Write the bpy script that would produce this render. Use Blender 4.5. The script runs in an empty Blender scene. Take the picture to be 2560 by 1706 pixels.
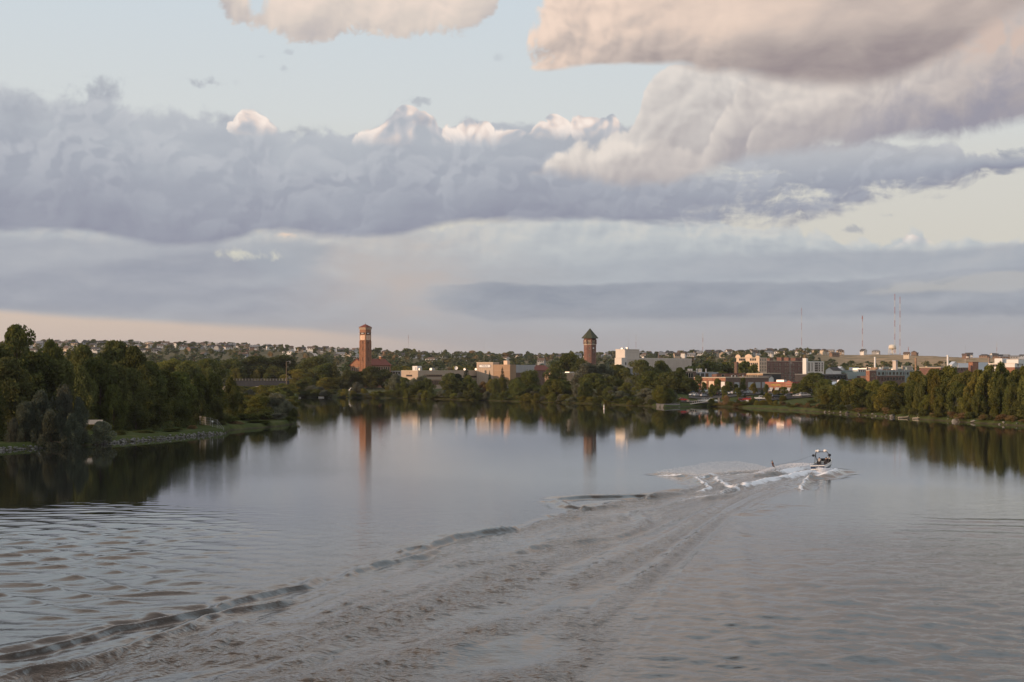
import bpy, bmesh, math, random
import numpy as np
from mathutils import Vector, Matrix

# ------------------------------------------------------------------ scale of the place
F = 3556.0          # focal length in photo pixels (50 mm on 36 mm, 2560 px wide)
CX, Y0 = 1280.0, 926.0   # photo pixel of the eye-level point straight ahead
H = 16.0            # eye height above the river (a road bridge deck)
SC = bpy.context.scene
COL = SC.collection

def lin(r, g, b, a=1.0):
    def f(c):
        c /= 255.0
        return c / 12.92 if c <= 0.04045 else ((c + 0.055) / 1.055) ** 2.4
    return (f(r), f(g), f(b), a)

# ------------------------------------------------------------------ camera
cam_d = bpy.data.cameras.new('camera')
cam = bpy.data.objects.new('camera', cam_d)
COL.objects.link(cam)
cam.location = (0, 0, H)
cam.rotation_euler = (math.radians(90), 0, 0)
cam_d.sensor_width = 36.0
cam_d.lens = 36.0 * F / 2560.0
cam_d.shift_y = (Y0 - 853.0) / 2560.0
cam_d.clip_start = 0.5
cam_d.clip_end = 60000.0
SC.camera = cam

# ------------------------------------------------------------------ sun, exposure
SUN_EL, SUN_AZ = math.radians(7.0), math.radians(-112.0)   # azimuth clockwise from +Y (view direction)
sd = Vector((math.sin(SUN_AZ) * math.cos(SUN_EL), math.cos(SUN_AZ) * math.cos(SUN_EL), math.sin(SUN_EL)))
sun_d = bpy.data.lights.new('sun', 'SUN')
sun = bpy.data.objects.new('sun', sun_d)
COL.objects.link(sun)
sun_d.energy = 4.4
sun_d.color = (1.0, 0.66, 0.42)
sun_d.angle = math.radians(0.6)
sun.rotation_euler = sd.to_track_quat('Z', 'Y').to_euler()
SC.view_settings.view_transform = 'Standard'
SC.view_settings.look = 'None'
SC.view_settings.exposure = 0.0
SC.view_settings.gamma = 1.0
SC.view_settings.use_curve_mapping = False
SC.render.engine = 'CYCLES'
SC.cycles.use_denoising = True
SC.cycles.max_bounces = 6
SC.cycles.diffuse_bounces = 3
SC.cycles.glossy_bounces = 3
SC.cycles.transmission_bounces = 3
SC.cycles.transparent_max_bounces = 6
SC.cycles.caustics_reflective = False
SC.cycles.caustics_refractive = False

# ------------------------------------------------------------------ small node compiler
class NT:
    def __init__(self, tree):
        self.t = tree
    def node(self, kind, **kw):
        n = self.t.nodes.new(kind)
        for k, v in kw.items():
            setattr(n, k, v)
        return n
    def put(self, sock, v):
        if isinstance(v, S):
            self.t.links.new(v.s, sock)
        elif v is not None:
            sock.default_value = v
    def m(self, op, a, b=None, c=None, clamp=False):
        n = self.node('ShaderNodeMath', operation=op, use_clamp=clamp)
        for i, v in enumerate((a, b, c)):
            self.put(n.inputs[i], v)
        return S(self, n.outputs[0])
    def vm(self, op, a, b=None, scale=None):
        n = self.node('ShaderNodeVectorMath', operation=op)
        self.put(n.inputs[0], a)
        if b is not None: self.put(n.inputs[1], b)
        if scale is not None: self.put(n.inputs['Scale'], scale)
        return S(self, n.outputs['Value'] if op in ('LENGTH', 'DOT_PRODUCT', 'DISTANCE') else n.outputs[0])
    def xyz(self, x, y, z):
        n = self.node('ShaderNodeCombineXYZ')
        for i, v in enumerate((x, y, z)): self.put(n.inputs[i], v)
        return S(self, n.outputs[0])
    def sep(self, v):
        n = self.node('ShaderNodeSeparateXYZ')
        self.put(n.inputs[0], v)
        return [S(self, n.outputs[i]) for i in range(3)]
    def noise(self, vec, scale=1.0, detail=4.0, rough=0.5, dist=0.0, lac=2.0, color=False, dims='3D'):
        n = self.node('ShaderNodeTexNoise')
        n.noise_dimensions = dims
        self.put(n.inputs['Vector'], vec)
        self.put(n.inputs['Scale'], scale); self.put(n.inputs['Detail'], detail)
        self.put(n.inputs['Roughness'], rough); self.put(n.inputs['Distortion'], dist); self.put(n.inputs['Lacunarity'], lac)
        return S(self, n.outputs[1 if color else 0])
    def voro(self, vec, scale=1.0, detail=0.0, rough=0.5, smooth=0.6, feature='SMOOTH_F1', out=0, dims='3D'):
        n = self.node('ShaderNodeTexVoronoi', feature=feature, voronoi_dimensions=dims)
        self.put(n.inputs['Vector'], vec); self.put(n.inputs['Scale'], scale)
        self.put(n.inputs['Detail'], detail); self.put(n.inputs['Roughness'], rough)
        if feature == 'SMOOTH_F1': self.put(n.inputs['Smoothness'], smooth)
        return S(self, n.outputs[out])
    def rng(self, v, a, b, c=0.0, d=1.0, smooth=False):
        n = self.node('ShaderNodeMapRange', interpolation_type='SMOOTHSTEP' if smooth else 'LINEAR', clamp=True)
        self.put(n.inputs[0], v)
        for i, x in enumerate((a, b, c, d)): self.put(n.inputs[i + 1], x)
        return S(self, n.outputs[0])
    def mix(self, f, a, b, blend='MIX'):
        n = self.node('ShaderNodeMix', data_type='RGBA', blend_type=blend)
        self.put(n.inputs[0], f); self.put(n.inputs[6], a); self.put(n.inputs[7], b)
        return S(self, n.outputs[2])
    def mixv(self, f, a, b):
        return a + (b - a) * f
    def ramp(self, f, stops, interp='LINEAR'):
        n = self.node('ShaderNodeValToRGB')
        cr = n.color_ramp; cr.interpolation = interp
        while len(cr.elements) < len(stops): cr.elements.new(0.5)
        for e, (p, c) in zip(cr.elements, stops):
            e.position = p; e.color = c if len(c) == 4 else (*c, 1)
        self.put(n.inputs[0], f)
        return S(self, n.outputs[0])
    def curve(self, f, pts):
        n = self.node('ShaderNodeFloatCurve')
        cv = n.mapping.curves[0]
        n.mapping.use_clip = False
        pts = sorted(pts)
        while len(cv.points) < len(pts): cv.points.new(0.5, 0.5)
        for p, (x, y) in zip(cv.points, pts):
            p.location = (x, y); p.handle_type = 'AUTO_CLAMPED'
        n.mapping.update()
        self.put(n.inputs['Value'], f)
        return S(self, n.outputs[0])

class S:
    def __init__(self, nt, s): self.nt, self.s = nt, s
    def __add__(self, o): return self.nt.m('ADD', self, o)
    __radd__ = __add__
    def __sub__(self, o): return self.nt.m('SUBTRACT', self, o)
    def __rsub__(self, o): return self.nt.m('SUBTRACT', o, self)
    def __mul__(self, o): return self.nt.m('MULTIPLY', self, o)
    __rmul__ = __mul__
    def __truediv__(self, o): return self.nt.m('DIVIDE', self, o)
    def __neg__(self): return self.nt.m('MULTIPLY', self, -1.0)
    def clamp(self): return self.nt.m('ADD', self, 0.0, clamp=True)
# ------------------------------------------------------------------ sky: Nishita air with cloud decks
world = bpy.data.worlds.new('World')
SC.world = world
world.use_nodes = True
world.node_tree.nodes.clear()
def build_sky():
    n = NT(world.node_tree)
    STR = 0.1
    sky = n.node('ShaderNodeTexSky', sky_type='NISHITA')
    sky.sun_disc = False
    sky.sun_elevation = SUN_EL
    sky.sun_rotation = SUN_AZ
    sky.altitude = 1000.0
    sky.air_density = 1.0; sky.dust_density = 1.5; sky.ozone_density = 1.0
    tc = n.node('ShaderNodeTexCoord')
    d = S(n, tc.outputs['Generated'])
    x, y, z = n.sep(d)
    h = n.m('SQRT', n.m('MAXIMUM', x * x + y * y, 1e-5))
    A = n.m('ARCTAN2', x, y)                       # azimuth from the view direction
    K = A * 3.556                                  # in thousands of photo pixels
    Q = (z / h) * 3.556                            # tangent of the elevation, same unit
    V = n.xyz(K, Q, 0.0)
    t = n.rng(K, -1.4, 1.4)
    def curve(pts):
        out = []
        for px, py in pts:
            a = math.atan((px - CX) / F)
            out.append(((a * 3.556 + 1.4) / 2.8, (Y0 - py) / 1000.0 * math.cos(a) / 1.2))
        return n.curve(t, out) * 1.2
    def at(px, py):
        a = math.atan((px - CX) / F)
        return a * 3.556, (Y0 - py) / 1000.0 * math.cos(a)
    L = lambda r, g, b: tuple(c / STR for c in lin(r, g, b)[:3]) + (1,)
    nz = lambda v, sc, de, ro=0.55, **k: n.noise(v, sc, de, ro, dims='2D', **k)
    # ---- shared noise fields
    wv = n.vm('SUBTRACT', nz(V, 4.0, 3, color=True), (0.5, 0.5, 0.5))
    W = n.vm('ADD', V, n.vm('SCALE', wv, scale=0.11))
    nb = nz(W, 2.4, 6) - 0.5                       # large lumps
    nf = nz(W, 9.0, 8, 0.62) - 0.5                 # cauliflower edge
    nfine = nz(W, 34.0, 5, 0.62) - 0.5
    lgt = lambda k: n.vm('ADD', W, (-0.016 * k, 0.020 * k, 0))
    rel = nz(W, 4.2, 7, 0.52) - nz(lgt(1.6), 4.2, 7, 0.52)
    bw = n.voro(W, 11.0, 2.0, 0.5, 0.45, dims='2D')
    bwl = n.voro(lgt(0.8), 11.0, 2.0, 0.5, 0.45, dims='2D')
    puff = 0.5 - bw
    prel = bwl - bw                                # > 0 on the sides that face the light
    Ws = n.vm('MULTIPLY', n.vm('ADD', V, n.vm('SCALE', wv, scale=0.06)), (1, 3.0, 1))
    ns = nz(Ws, 2.0, 7) - 0.5
    ns2 = nz(Ws, 6.5, 6) - 0.5
    srel = nz(Ws, 3.2, 6) - nz(n.vm('ADD', Ws, (-0.02, 0.07, 0)), 3.2, 6)   # stratus relief
    def mask_top(top, soft, nzv): return n.rng(top - Q + nzv, -soft, soft, smooth=True)
    def mask_bot(bot, soft, nzv): return n.rng(Q - bot + nzv, -soft, soft, smooth=True)
    def box(v, a, b, s): return n.rng(v, a - s, a + s, smooth=True) * n.rng(v, b + s, b - s, smooth=True)
    def r2(px, py, wx, wy):
        k, q = at(px, py)
        e = (K - k) * (1000.0 / wx); f = (Q - q) * (1000.0 / wy)
        return e * e + f * f
    def gauss(px, py, wx, wy, nzv=None):
        r = r2(px, py, wx, wy)
        if nzv is not None: r = r + nzv
        return n.m('EXPONENT', -r)
    def blob(px, py, wx, wy, amp, s=0.45):
        """a torn scrap of cloud"""
        return n.rng(0.75 - n.m('SQRT', r2(px, py, wx, wy)) + nf * amp + nfine * (amp * 0.6), 0.0, s * 2, smooth=True)

    # ---- clear air
    base = n.vm('SCALE', S(n, sky.outputs[0]), scale=1.6)
    air = n.ramp(n.rng(Q, 0.0, 1.5), [(0.0, L(206, 200, 190)), (0.22, L(211, 207, 198)), (0.32, L(213, 211, 204)), (0.42, L(213, 217, 217)), (0.62, L(207, 217, 224)), (0.8, L(212, 223, 232)), (1.0, L(218, 229, 238))])
    c = n.mix(0.96, base, air)

    # ---- low stratus that fills the sky above the horizon
    strat_top = curve([(-100, 520), (600, 560), (1100, 560), (1300, 535), (1500, 520), (1680, 518), (1760, 536), (1830, 552), (1900, 570), (1950, 568), (2060, 584), (2150, 606), (2220, 598), (2262, 572), (2300, 566), (2325, 596), (2390, 608), (2430, 598), (2560, 597), (2660, 600)])
    m = mask_top(strat_top, 0.007, nf * 0.05 + puff * 0.03 + nfine * 0.01)
    below = n.rng(strat_top - Q, 0.0, 0.17)
    scol = n.ramp(below * 0.85 + ns * 0.5 - prel * n.rng(below, 0.8, 0.2, 0.0, 0.7) - srel * 1.0 - nf * 0.15, [(0.0, L(203, 204, 202)), (0.3, L(190, 195, 198)), (0.7, L(175, 181, 188)), (1.0, L(166, 171, 179))])
    scol = n.mix(gauss(930, 700, 300, 130, ns2 * 2.0) * 0.8, scol, L(188, 180, 177))
    def band(top, bot, x0, x1, col, sx=0.12, sy=0.012, op=1.0, top_n=0.5):
        ms = mask_top(curve(top), sy, ns * 0.06 * top_n * 2 + ns2 * 0.03) * mask_bot(curve(bot), sy * 1.6, ns2 * 0.03) * box(K + ns2 * 0.2, at(x0, 500)[0], at(x1, 500)[0], sx)
        return ms * op, col
    bands = [
        band([(0, 585), (400, 590), (700, 620), (1100, 640)], [(0, 720), (500, 720), (1000, 690)], -9000, 760, L(163, 167, 178), 0.25, 0.03, 0.8),
        band([(0, 690), (300, 655), (520, 632), (640, 650), (900, 700)], [(0, 780), (300, 788), (600, 800), (1000, 830)], -9000, 800, L(152, 157, 170), 0.25, 0.012, 0.85),
        band([(600, 600), (700, 606), (850, 590)], [(600, 712), (700, 708), (800, 672), (880, 620)], 640, 800, L(162, 169, 179), 0.05, 0.014, 0.7),
        band([(1000, 714), (1280, 712), (1700, 704), (2100, 700), (2560, 670)], [(1000, 760), (1280, 802), (1700, 802), (2000, 790), (2560, 792)], 1120, 9000, L(143, 150, 163), 0.10, 0.006, 0.92, 0.2),
        band([(1300, 660), (1700, 640), (2000, 640), (2560, 610)], [(1300, 706), (1900, 706), (2560, 690)], 1650, 9000, L(160, 166, 177), 0.3, 0.014, 0.8),
        band([(2050, 738), (2200, 724), (2560, 690)], [(2050, 742), (2200, 738), (2560, 722)], 2140, 9000, L(181, 180, 178), 0.06, 0.005, 0.8),
    ]
    for ms, col in bands:
        scol = n.mix(ms, scol, n.mix((srel * 1.2 + ns * 0.5 + 0.22).clamp(), col, L(180, 183, 189)))
    # pinkish haze below the bands and the peach strip at the left
    scol = n.mix(n.rng(Q + ns * 0.03, 0.17, 0.06, smooth=True) * 0.85, scol, L(169, 166, 169))
    scol = n.mix(n.rng(Q + ns2 * 0.02, 0.125, 0.06, smooth=True) * n.rng(K, 0.3, -0.6, smooth=True) * 0.7, scol, L(188, 175, 169))
    peach_top = curve([(-100, 762), (0, 772), (250, 790), (500, 806), (800, 824), (1050, 850)])
    pm = n.rng(peach_top - Q + ns2 * 0.012, -0.006, 0.016, smooth=True) * n.rng(K, 0.05, -0.6, smooth=True)
    scol = n.mix(pm * 0.9, scol, n.ramp(n.rng(Q, 0.03, 0.15), [(0, L(199, 182, 173)), (1, L(216, 195, 177))]))
    c = n.mix(m, c, scol)
    c = n.mix(blob(585, 634, 120, 26, 2.2) * 0.9, c, L(213, 211, 197))
    c = n.mix(blob(715, 587, 40, 11, 2.8, 0.5) * 0.9, c, L(230, 209, 192))

    # ---- main bank across the whole picture
    bt = curve([(-100, 240), (0, 228), (60, 240), (120, 268), (150, 240), (200, 228), (290, 240), (330, 266), (440, 282), (560, 296), (592, 296), (628, 282), (668, 304), (700, 334), (760, 320), (830, 338), (885, 330), (940, 308), (1003, 270), (1060, 298), (1098, 322), (1140, 304), (1180, 286), (1230, 302), (1300, 310), (1390, 302), (1450, 305), (1530, 300), (1700, 330), (2000, 345), (2300, 352), (2440, 376), (2490, 390), (2600, 380), (2700, 370)])
    bb = curve([(-100, 574), (0, 575), (200, 580), (300, 600), (430, 612), (520, 609), (600, 594), (660, 578), (780, 584), (880, 590), (1000, 584), (1060, 568), (1120, 556), (1280, 552), (1500, 548), (1700, 550), (1850, 546), (1980, 522), (2080, 498), (2250, 464), (2400, 436), (2480, 416), (2560, 404), (2700, 396)])
    thick = n.m('MAXIMUM', bt - bb, 0.03)
    dep = (bt - Q) / thick                         # 0 top .. 1 base
    ragged = n.rng(K, 0.25, 0.7)                   # the lower right is torn
    tornl = n.rng(K, -0.45, -0.75)                 # so is the upper left
    edge_n = nf * 0.045 + puff * 0.030 + nfine * 0.016 + tornl * nf * 0.10
    mt = mask_top(bt, 0.009 + tornl * 0.014, edge_n)
    mb = mask_bot(bb, 0.012 + ragged * 0.016, ns2 * 0.025 + nb * 0.02 + ragged * (nf * 0.05 + ns2 * 0.09 + nfine * 0.03 + 0.012))
    holes = n.rng(ns2 * 0.9 + nf * 0.35 + nfine * 0.35 + nb * 0.3 - ragged * n.rng(dep, 0.6, 1.0) * 0.16, -0.34, -0.06, smooth=True)
    bank = mt * mb * n.mixv(ragged, 1.0, holes)
    def billows(base_col, top, specs, light, seed):
        """overlapping sheets of cauliflower cloud, each with its own crisp top that fades downward"""
        col = base_col
        for k, (down, amp, fade, op, sx) in enumerate(specs):
            ln = nz(n.vm('ADD', n.vm('MULTIPLY', W, (sx, sx * 0.55, 1)), (seed + k * 3.7, k * 1.9, 0)), 3.2, 3, 0.5) - 0.5
            ti = top - down + ln * amp + nf * 0.05 + puff * 0.035 + nfine * 0.014
            d = ti - Q
            ml = n.rng(d, -0.006, 0.014, smooth=True) * n.rng(d, fade, fade * 0.15, smooth=True)
            col = n.mix(ml * (n.rng(ln + prel * 2.0 + rel, -0.25, 0.2) * op), col, light)
        return col
    tone = dep * 0.80 - nb * 0.22 - rel * 0.55 - srel * 0.35 + 0.06
    bcol = n.ramp(tone, [(0.0, L(190, 194, 200)), (0.2, L(179, 184, 192)), (0.48, L(165, 170, 181)), (0.78, L(152, 156, 170)), (1.0, L(140, 143, 160))])
    bcol = n.mix(n.rng(K, 0.0, 0.4) * n.rng(dep, 0.7, 0.2) * 0.3, bcol, L(192, 188, 188))
    bcol = billows(bcol, bt, [(0.055, 0.20, 0.10, 0.36, 1.3), (0.10, 0.26, 0.12, 0.34, 1.0), (0.16, 0.30, 0.11, 0.24, 1.1), (0.215, 0.26, 0.07, 0.14, 1.3)], n.mix(n.rng(dep, 0.1, 0.8), L(205, 207, 211), L(176, 180, 190)), 2.0)
    c = n.mix(bank, c, bcol)
    # sunlit cauliflower heads standing on the bank
    KW, QW, _ = n.sep(n.vm('ADD', W, n.xyz(nf * 0.03, puff * 0.02 + 0.006, 0.0)))
    def heads(circs):
        best = None
        for px, py, r in circs:
            k, q = at(px, py); r = r / 1000.0
            a = (KW - k) * (1 / r); b = (QW - q) * (1 / r)
            v = (1.0 - n.m('SQRT', a * a + b * b)) * r
            best = v if best is None else n.m('MAXIMUM', best, v)
        return best
    for grp, ylow, x0, x1 in (([(632, 322, 44), (600, 332, 30), (664, 338, 34)], 350, 600, 690), ([(1000, 318, 52), (955, 336, 44), (908, 350, 36), (1046, 334, 46), (1085, 350, 34)], 372, 900, 1075), ([(1180, 328, 44), (1132, 342, 38), (1226, 336, 40), (1278, 345, 36)], 366, 1100, 1330), ([(1378, 332, 34), (1340, 344, 30), (1442, 326, 38), (1515, 324, 32), (1480, 334, 34)], 354, 1330, 1570), ([(2288, 604, 36), (2250, 618, 28), (2318, 612, 28)], 634, 2270, 2345)):
        v = heads(grp)
        hm = n.rng(v + nf * 0.012 + nfine * 0.012, 0.0, 0.006, smooth=True) * n.rng(Q + nf * 0.05, at(900, ylow)[1], at(900, ylow - 50)[1], smooth=True)
        xl, xr = at(x0, 300)[0], at(x1, 300)[0]
        hc = n.ramp(0.80 + prel * 1.1 + puff * 0.35 - n.rng(v + nf * 0.02, 0.008, 0.05) * 0.45 + n.rng(K, xl, xr, 0.12, -0.36), [(0.0, L(178, 183, 191)), (0.3, L(198, 197, 201)), (0.55, L(231, 216, 208)), (0.85, L(250, 236, 226))])
        c = n.mix(hm, c, hc)
    scr = n.mix((rel * 3 + 0.4).clamp(), L(152, 157, 170), L(180, 184, 192))
    for px, py, wx, wy, am, op in [(225, 225, 120, 44, 2.6, .45), (522, 207, 85, 22, 2.6, .75), (30, 285, 170, 60, 1.8, .45), (545, 292, 60, 24, 2.2, .5), (765, 325, 60, 26, 2.2, .5), (1055, 252, 55, 18, 3.2, .55), (1052, 303, 60, 24, 1.8, .6), (650, 143, 22, 8, 2.6, .35), (722, 132, 26, 10, 2.8, .35), (710, 170, 18, 18, 2.8, .4), (1247, 140, 36, 26, 3.4, .3), (2225, 537, 34, 10, 2.6, .6), (2130, 575, 50, 14, 2.6, .6), (2510, 428, 46, 12, 2.6, .7), (2540, 385, 70, 24, 2.4, .8)]:
        c = n.mix(blob(px, py, wx, wy, am) * op, c, scr)

    # ---- bright cumulus at the right
    rt = curve([(1180, 500), (1310, 440), (1345, 408), (1420, 372), (1500, 338), (1560, 318), (1592, 285), (1610, 232), (1640, 180), (1700, 152), (1760, 150), (1830, 150), (1900, 150), (2050, 150), (2250, 100), (2400, 40), (2560, -20), (2660, -40)])
    rb = curve([(1180, 420), (1310, 425), (1345, 432), (1440, 446), (1560, 456), (1680, 455), (1760, 438), (1850, 400), (1950, 384), (2080, 360), (2200, 345), (2330, 332), (2450, 320), (2560, 300), (2660, 290)])
    dr = (rt - Q) / n.m('MAXIMUM', rt - rb, 0.03)
    mr = mask_top(rt, 0.010, nf * 0.06 + puff * 0.04 + nfine * 0.016) * mask_bot(rb, 0.020, nf * 0.06 + nb * 0.03)
    Wd = n.vm('ADD', n.xyz(K * 0.75 + Q * 0.75, Q * 1.7 - K * 0.55, 0.0), n.vm('SCALE', wv, scale=0.14))
    drel = nz(Wd, 3.0, 7, 0.54) - nz(n.vm('ADD', Wd, (-0.02, 0.05, 0)), 3.0, 7, 0.54)
    low = n.rng(dr + nb * 0.3, 0.45, 1.05)
    rcol = n.ramp(dr * 0.55 - drel * 0.9 - prel * 0.5 + 0.12, [(0.0, L(226, 218, 211)), (0.35, L(208, 202, 198)), (0.7, L(188, 182, 181)), (1.0, L(166, 162, 169))])
    lobes = [
        (curve([(1180, 700), (1650, 700), (1720, 430), (1775, 330), (1830, 240), (1885, 186), (1960, 190), (2050, 200), (2250, 155), (2400, 95), (2560, 45), (2660, 20)]), 0.85),
        (curve([(1180, 700), (1790, 700), (1850, 400), (1905, 292), (1960, 248), (2060, 226), (2160, 218), (2300, 195), (2420, 130), (2560, 80), (2660, 60)]), 0.8),
        (curve([(1180, 520), (1300, 450), (1345, 412), (1420, 376), (1500, 350), (1600, 342), (1690, 348), (1760, 368), (1850, 398), (1900, 520), (2000, 700), (2660, 700)]), 0.9),
        (curve([(1180, 700), (1960, 700), (2060, 330), (2140, 290), (2240, 268), (2340, 240), (2430, 190), (2560, 150), (2660, 130)]), 0.6),
    ]
    for k, (lt, op) in enumerate(lobes):
        d = lt - Q + nf * 0.045 + puff * 0.035 + nfine * 0.014
        ml = n.rng(d, -0.006, 0.016, smooth=True)
        lc = n.ramp(n.rng(d, 0.0, 0.16) * 0.8 - drel * 0.9 - prel * 0.6 - rel * 0.4 + 0.10, [(0.0, L(233, 223, 214)), (0.3, L(215, 207, 201)), (0.65, L(194, 187, 185)), (1.0, L(172, 167, 171))])
        rcol = n.mix(ml * op, rcol, lc)
    rcol = n.mix(low * 0.65, rcol, L(168, 162, 166))
    rcol = n.mix(n.m('MINIMUM', gauss(2510, 100, 120, 55, nf * 5 - prel * 4), 1.0) * 0.75, rcol, L(234, 203, 182))
    rcol = n.mix(n.rng(K, 0.55, 1.1) * 0.45, rcol, L(174, 163, 163))
    rcol = n.mix(n.rng(K, 0.62, 1.0) * n.rng(dr + nf * 0.9, 0.55, 0.95) * 0.85, rcol, L(150, 149, 163))
    c = n.mix(mr, c, rcol)

    # ---- big flat-based cloud at the upper right (goes on above the frame)
    tb = curve([(-100, -300), (1180, -200), (1290, 60), (1325, 165), (1345, 172), (1450, 166), (1600, 160), (1690, 160), (1760, 174), (1860, 186), (1960, 204), (2080, 212), (2180, 204), (2300, 168), (2380, 126), (2460, 70), (2560, 15), (2660, -20)])
    soft = n.rng(K, 0.3, 0.75, 0.008, 0.030)
    mb2 = n.rng(Q - tb + ns2 * 0.02 + nf * 0.012, -soft, soft, smooth=True)
    sidex = n.rng(K - Q * 0.14 + nf * 0.13 + puff * 0.06 + nfine * 0.05, -0.076, -0.036, smooth=True)
    top_m = mb2 * sidex * n.rng(Q, 1.7, 1.15, smooth=True)
    du = Q - tb
    dark = gauss(2060, 165, 430, 85, ns * 1.2)
    tone = n.rng(K, 0.0, 1.1) * 0.46 + n.rng(du, 0.12, 0.0) * 0.16 + dark * 0.45 - drel * 0.55 - nb * 0.35 - ns * 0.30 - prel * n.rng(K, 0.6, 0.0, 0.0, 0.6) - rel * n.rng(K, 0.8, 0.0, 0.1, 0.6)
    tcol = n.ramp(tone, [(0.0, L(241, 217, 200)), (0.2, L(225, 204, 190)), (0.42, L(200, 185, 177)), (0.66, L(174, 162, 159)), (0.9, L(148, 137, 140)), (1.0, L(139, 130, 135))])
    c = n.mix(top_m, c, tcol)

    # ---- peach cloud at the top left
    pb = curve([(380, -200), (500, -60), (560, 20), (590, 50), (640, 62), (700, 78), (760, 88), (900, 86), (1000, 92), (1080, 86), (1160, 76), (1220, 40), (1250, -20), (1330, -200)])
    mp = mask_bot(pb, 0.012, nf * 0.10 + nfine * 0.05 + nb * 0.04) * n.rng(gauss(650, 10, 30, 40, nf * 5), 1.1, 0.3) * n.rng(Q, 1.35, 1.1, smooth=True)
    tone = n.rng(Q - pb, 0.09, 0.0) * 0.5 - rel * 1.6 - nb * 0.5 - prel * 0.3 + 0.15
    pcol = n.ramp(tone, [(0.0, L(236, 218, 205)), (0.4, L(219, 206, 196)), (0.8, L(196, 187, 184)), (1.0, L(182, 177, 180))])
    c = n.mix(mp * 0.95, c, pcol)

    # ---- broken deck overhead and all round, above the frame
    zz = n.m('MAXIMUM', z, 0.03)
    P = n.xyz(x / zz, y / zz, 0.0)
    on = nz(P, 0.42, 6, 0.55) - 0.5
    onl = nz(n.vm('ADD', P, (-0.22, -0.05, 0.0)), 0.42, 6, 0.55) - 0.5
    om = n.rng(on - 0.01, -0.03, 0.06, smooth=True) * n.rng(Q, 0.95, 1.35, smooth=True)
    oc = n.ramp((on - onl) * 2.4 + 0.5 - on * 1.2, [(0.0, L(122, 113, 114)), (0.40, L(172, 158, 153)), (0.65, L(232, 212, 196)), (1.0, L(253, 238, 222))])
    c = n.mix(om, c, oc)

    bg = n.node('ShaderNodeBackground')
    n.put(bg.inputs[0], c); bg.inputs[1].default_value = STR
    out = n.node('ShaderNodeOutputWorld')
    world.node_tree.links.new(bg.outputs[0], out.inputs[0])
    world.cycles.sampling_method = 'MANUAL'
    world.cycles.sample_map_resolution = 512
build_sky()
# ------------------------------------------------------------------ object helpers
RNG = random.Random(7)
def tag(o, label=None, cat=None, group=None, kind=None):
    if label: o['label'] = label
    if cat: o['category'] = cat
    if group: o['group'] = group
    if kind: o['kind'] = kind
    return o
def link(name, data, parent=None, loc=None, rz=None):
    o = bpy.data.objects.new(name, data)
    COL.objects.link(o)
    if parent is not None: o.parent = parent
    if loc is not None: o.location = loc
    if rz is not None: o.rotation_euler = (0, 0, rz)
    return o
def empty(name, loc, rz=0.0):
    o = link(name, None, None, loc, rz)
    o.empty_display_size = 0.5
    return o
def mesh(name, verts, faces, mats=(), fm=None, smooth=False):
    me = bpy.data.meshes.new(name)
    me.from_pydata([tuple(v) for v in verts], [], faces)
    for m in mats: me.materials.append(m)
    if fm is not None: me.polygons.foreach_set('material_index', fm)
    if smooth: me.polygons.foreach_set('use_smooth', [True] * len(me.polygons))
    me.update()
    return me
def grid_mesh(name, P, mats=(), smooth=True):
    """P: (rows, cols, 3) array -> quad sheet, fast path"""
    r, c = P.shape[:2]
    idx = np.arange(r * c).reshape(r, c)
    q = np.stack([idx[:-1, :-1], idx[:-1, 1:], idx[1:, 1:], idx[1:, :-1]], -1).reshape(-1, 4)
    return quad_mesh(name, P.reshape(-1, 3), q, mats, smooth)
def quad_mesh(name, V, Q, mats=(), smooth=False):
    me = bpy.data.meshes.new(name)
    me.vertices.add(len(V)); me.vertices.foreach_set('co', np.asarray(V, np.float32).ravel())
    me.loops.add(Q.size); me.loops.foreach_set('vertex_index', Q.astype(np.int32).ravel())
    me.polygons.add(len(Q))
    k = Q.shape[1]
    me.polygons.foreach_set('loop_start', np.arange(len(Q), dtype=np.int32) * k)
    for m in mats: me.materials.append(m)
    me.polygons.foreach_set('use_smooth', np.full(len(Q), smooth))
    me.update(calc_edges=True)
    return me
def attr(me, name, vals):
    a = me.attributes.new(name, 'FLOAT', 'POINT')
    a.data.foreach_set('value', np.asarray(vals, np.float32).ravel())

# ------------------------------------------------------------------ materials
def new_mat(name):
    m = bpy.data.materials.new(name)
    m.use_nodes = True
    m.node_tree.nodes.clear()
    return m, NT(m.node_tree)
def finish(n, color, rough=0.8, spec=0.3, normal=None, metal=0.0, extra=None):
    b = n.node('ShaderNodeBsdfPrincipled')
    n.put(b.inputs['Base Color'], color); n.put(b.inputs['Roughness'], rough)
    n.put(b.inputs['Specular IOR Level'], spec); n.put(b.inputs['Metallic'], metal)
    if normal is not None: n.put(b.inputs['Normal'], normal)
    for k, v in (extra or {}).items(): n.put(b.inputs[k], v)
    o = n.node('ShaderNodeOutputMaterial')
    n.t.links.new(b.outputs[0], o.inputs[0])
    return b
def bump(n, height, dist=0.02, strength=1.0, normal=None):
    b = n.node('ShaderNodeBump')
    n.put(b.inputs['Height'], height); b.inputs['Distance'].default_value = dist; n.put(b.inputs['Strength'], strength)
    if normal is not None: n.put(b.inputs['Normal'], normal)
    return S(n, b.outputs[0])
def world_pos(n):
    return S(n, n.node('ShaderNodeNewGeometry').outputs['Position'])
def obj_pos(n):
    return S(n, n.node('ShaderNodeTexCoord').outputs['Object'])
def attrib(n, name):
    a = n.node('ShaderNodeAttribute'); a.attribute_name = name
    return S(n, a.outputs['Fac'])
def obj_rand(n):
    return S(n, n.node('ShaderNodeObjectInfo').outputs['Random'])
def obj_col(n):
    return S(n, n.node('ShaderNodeObjectInfo').outputs['Color'])
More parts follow.
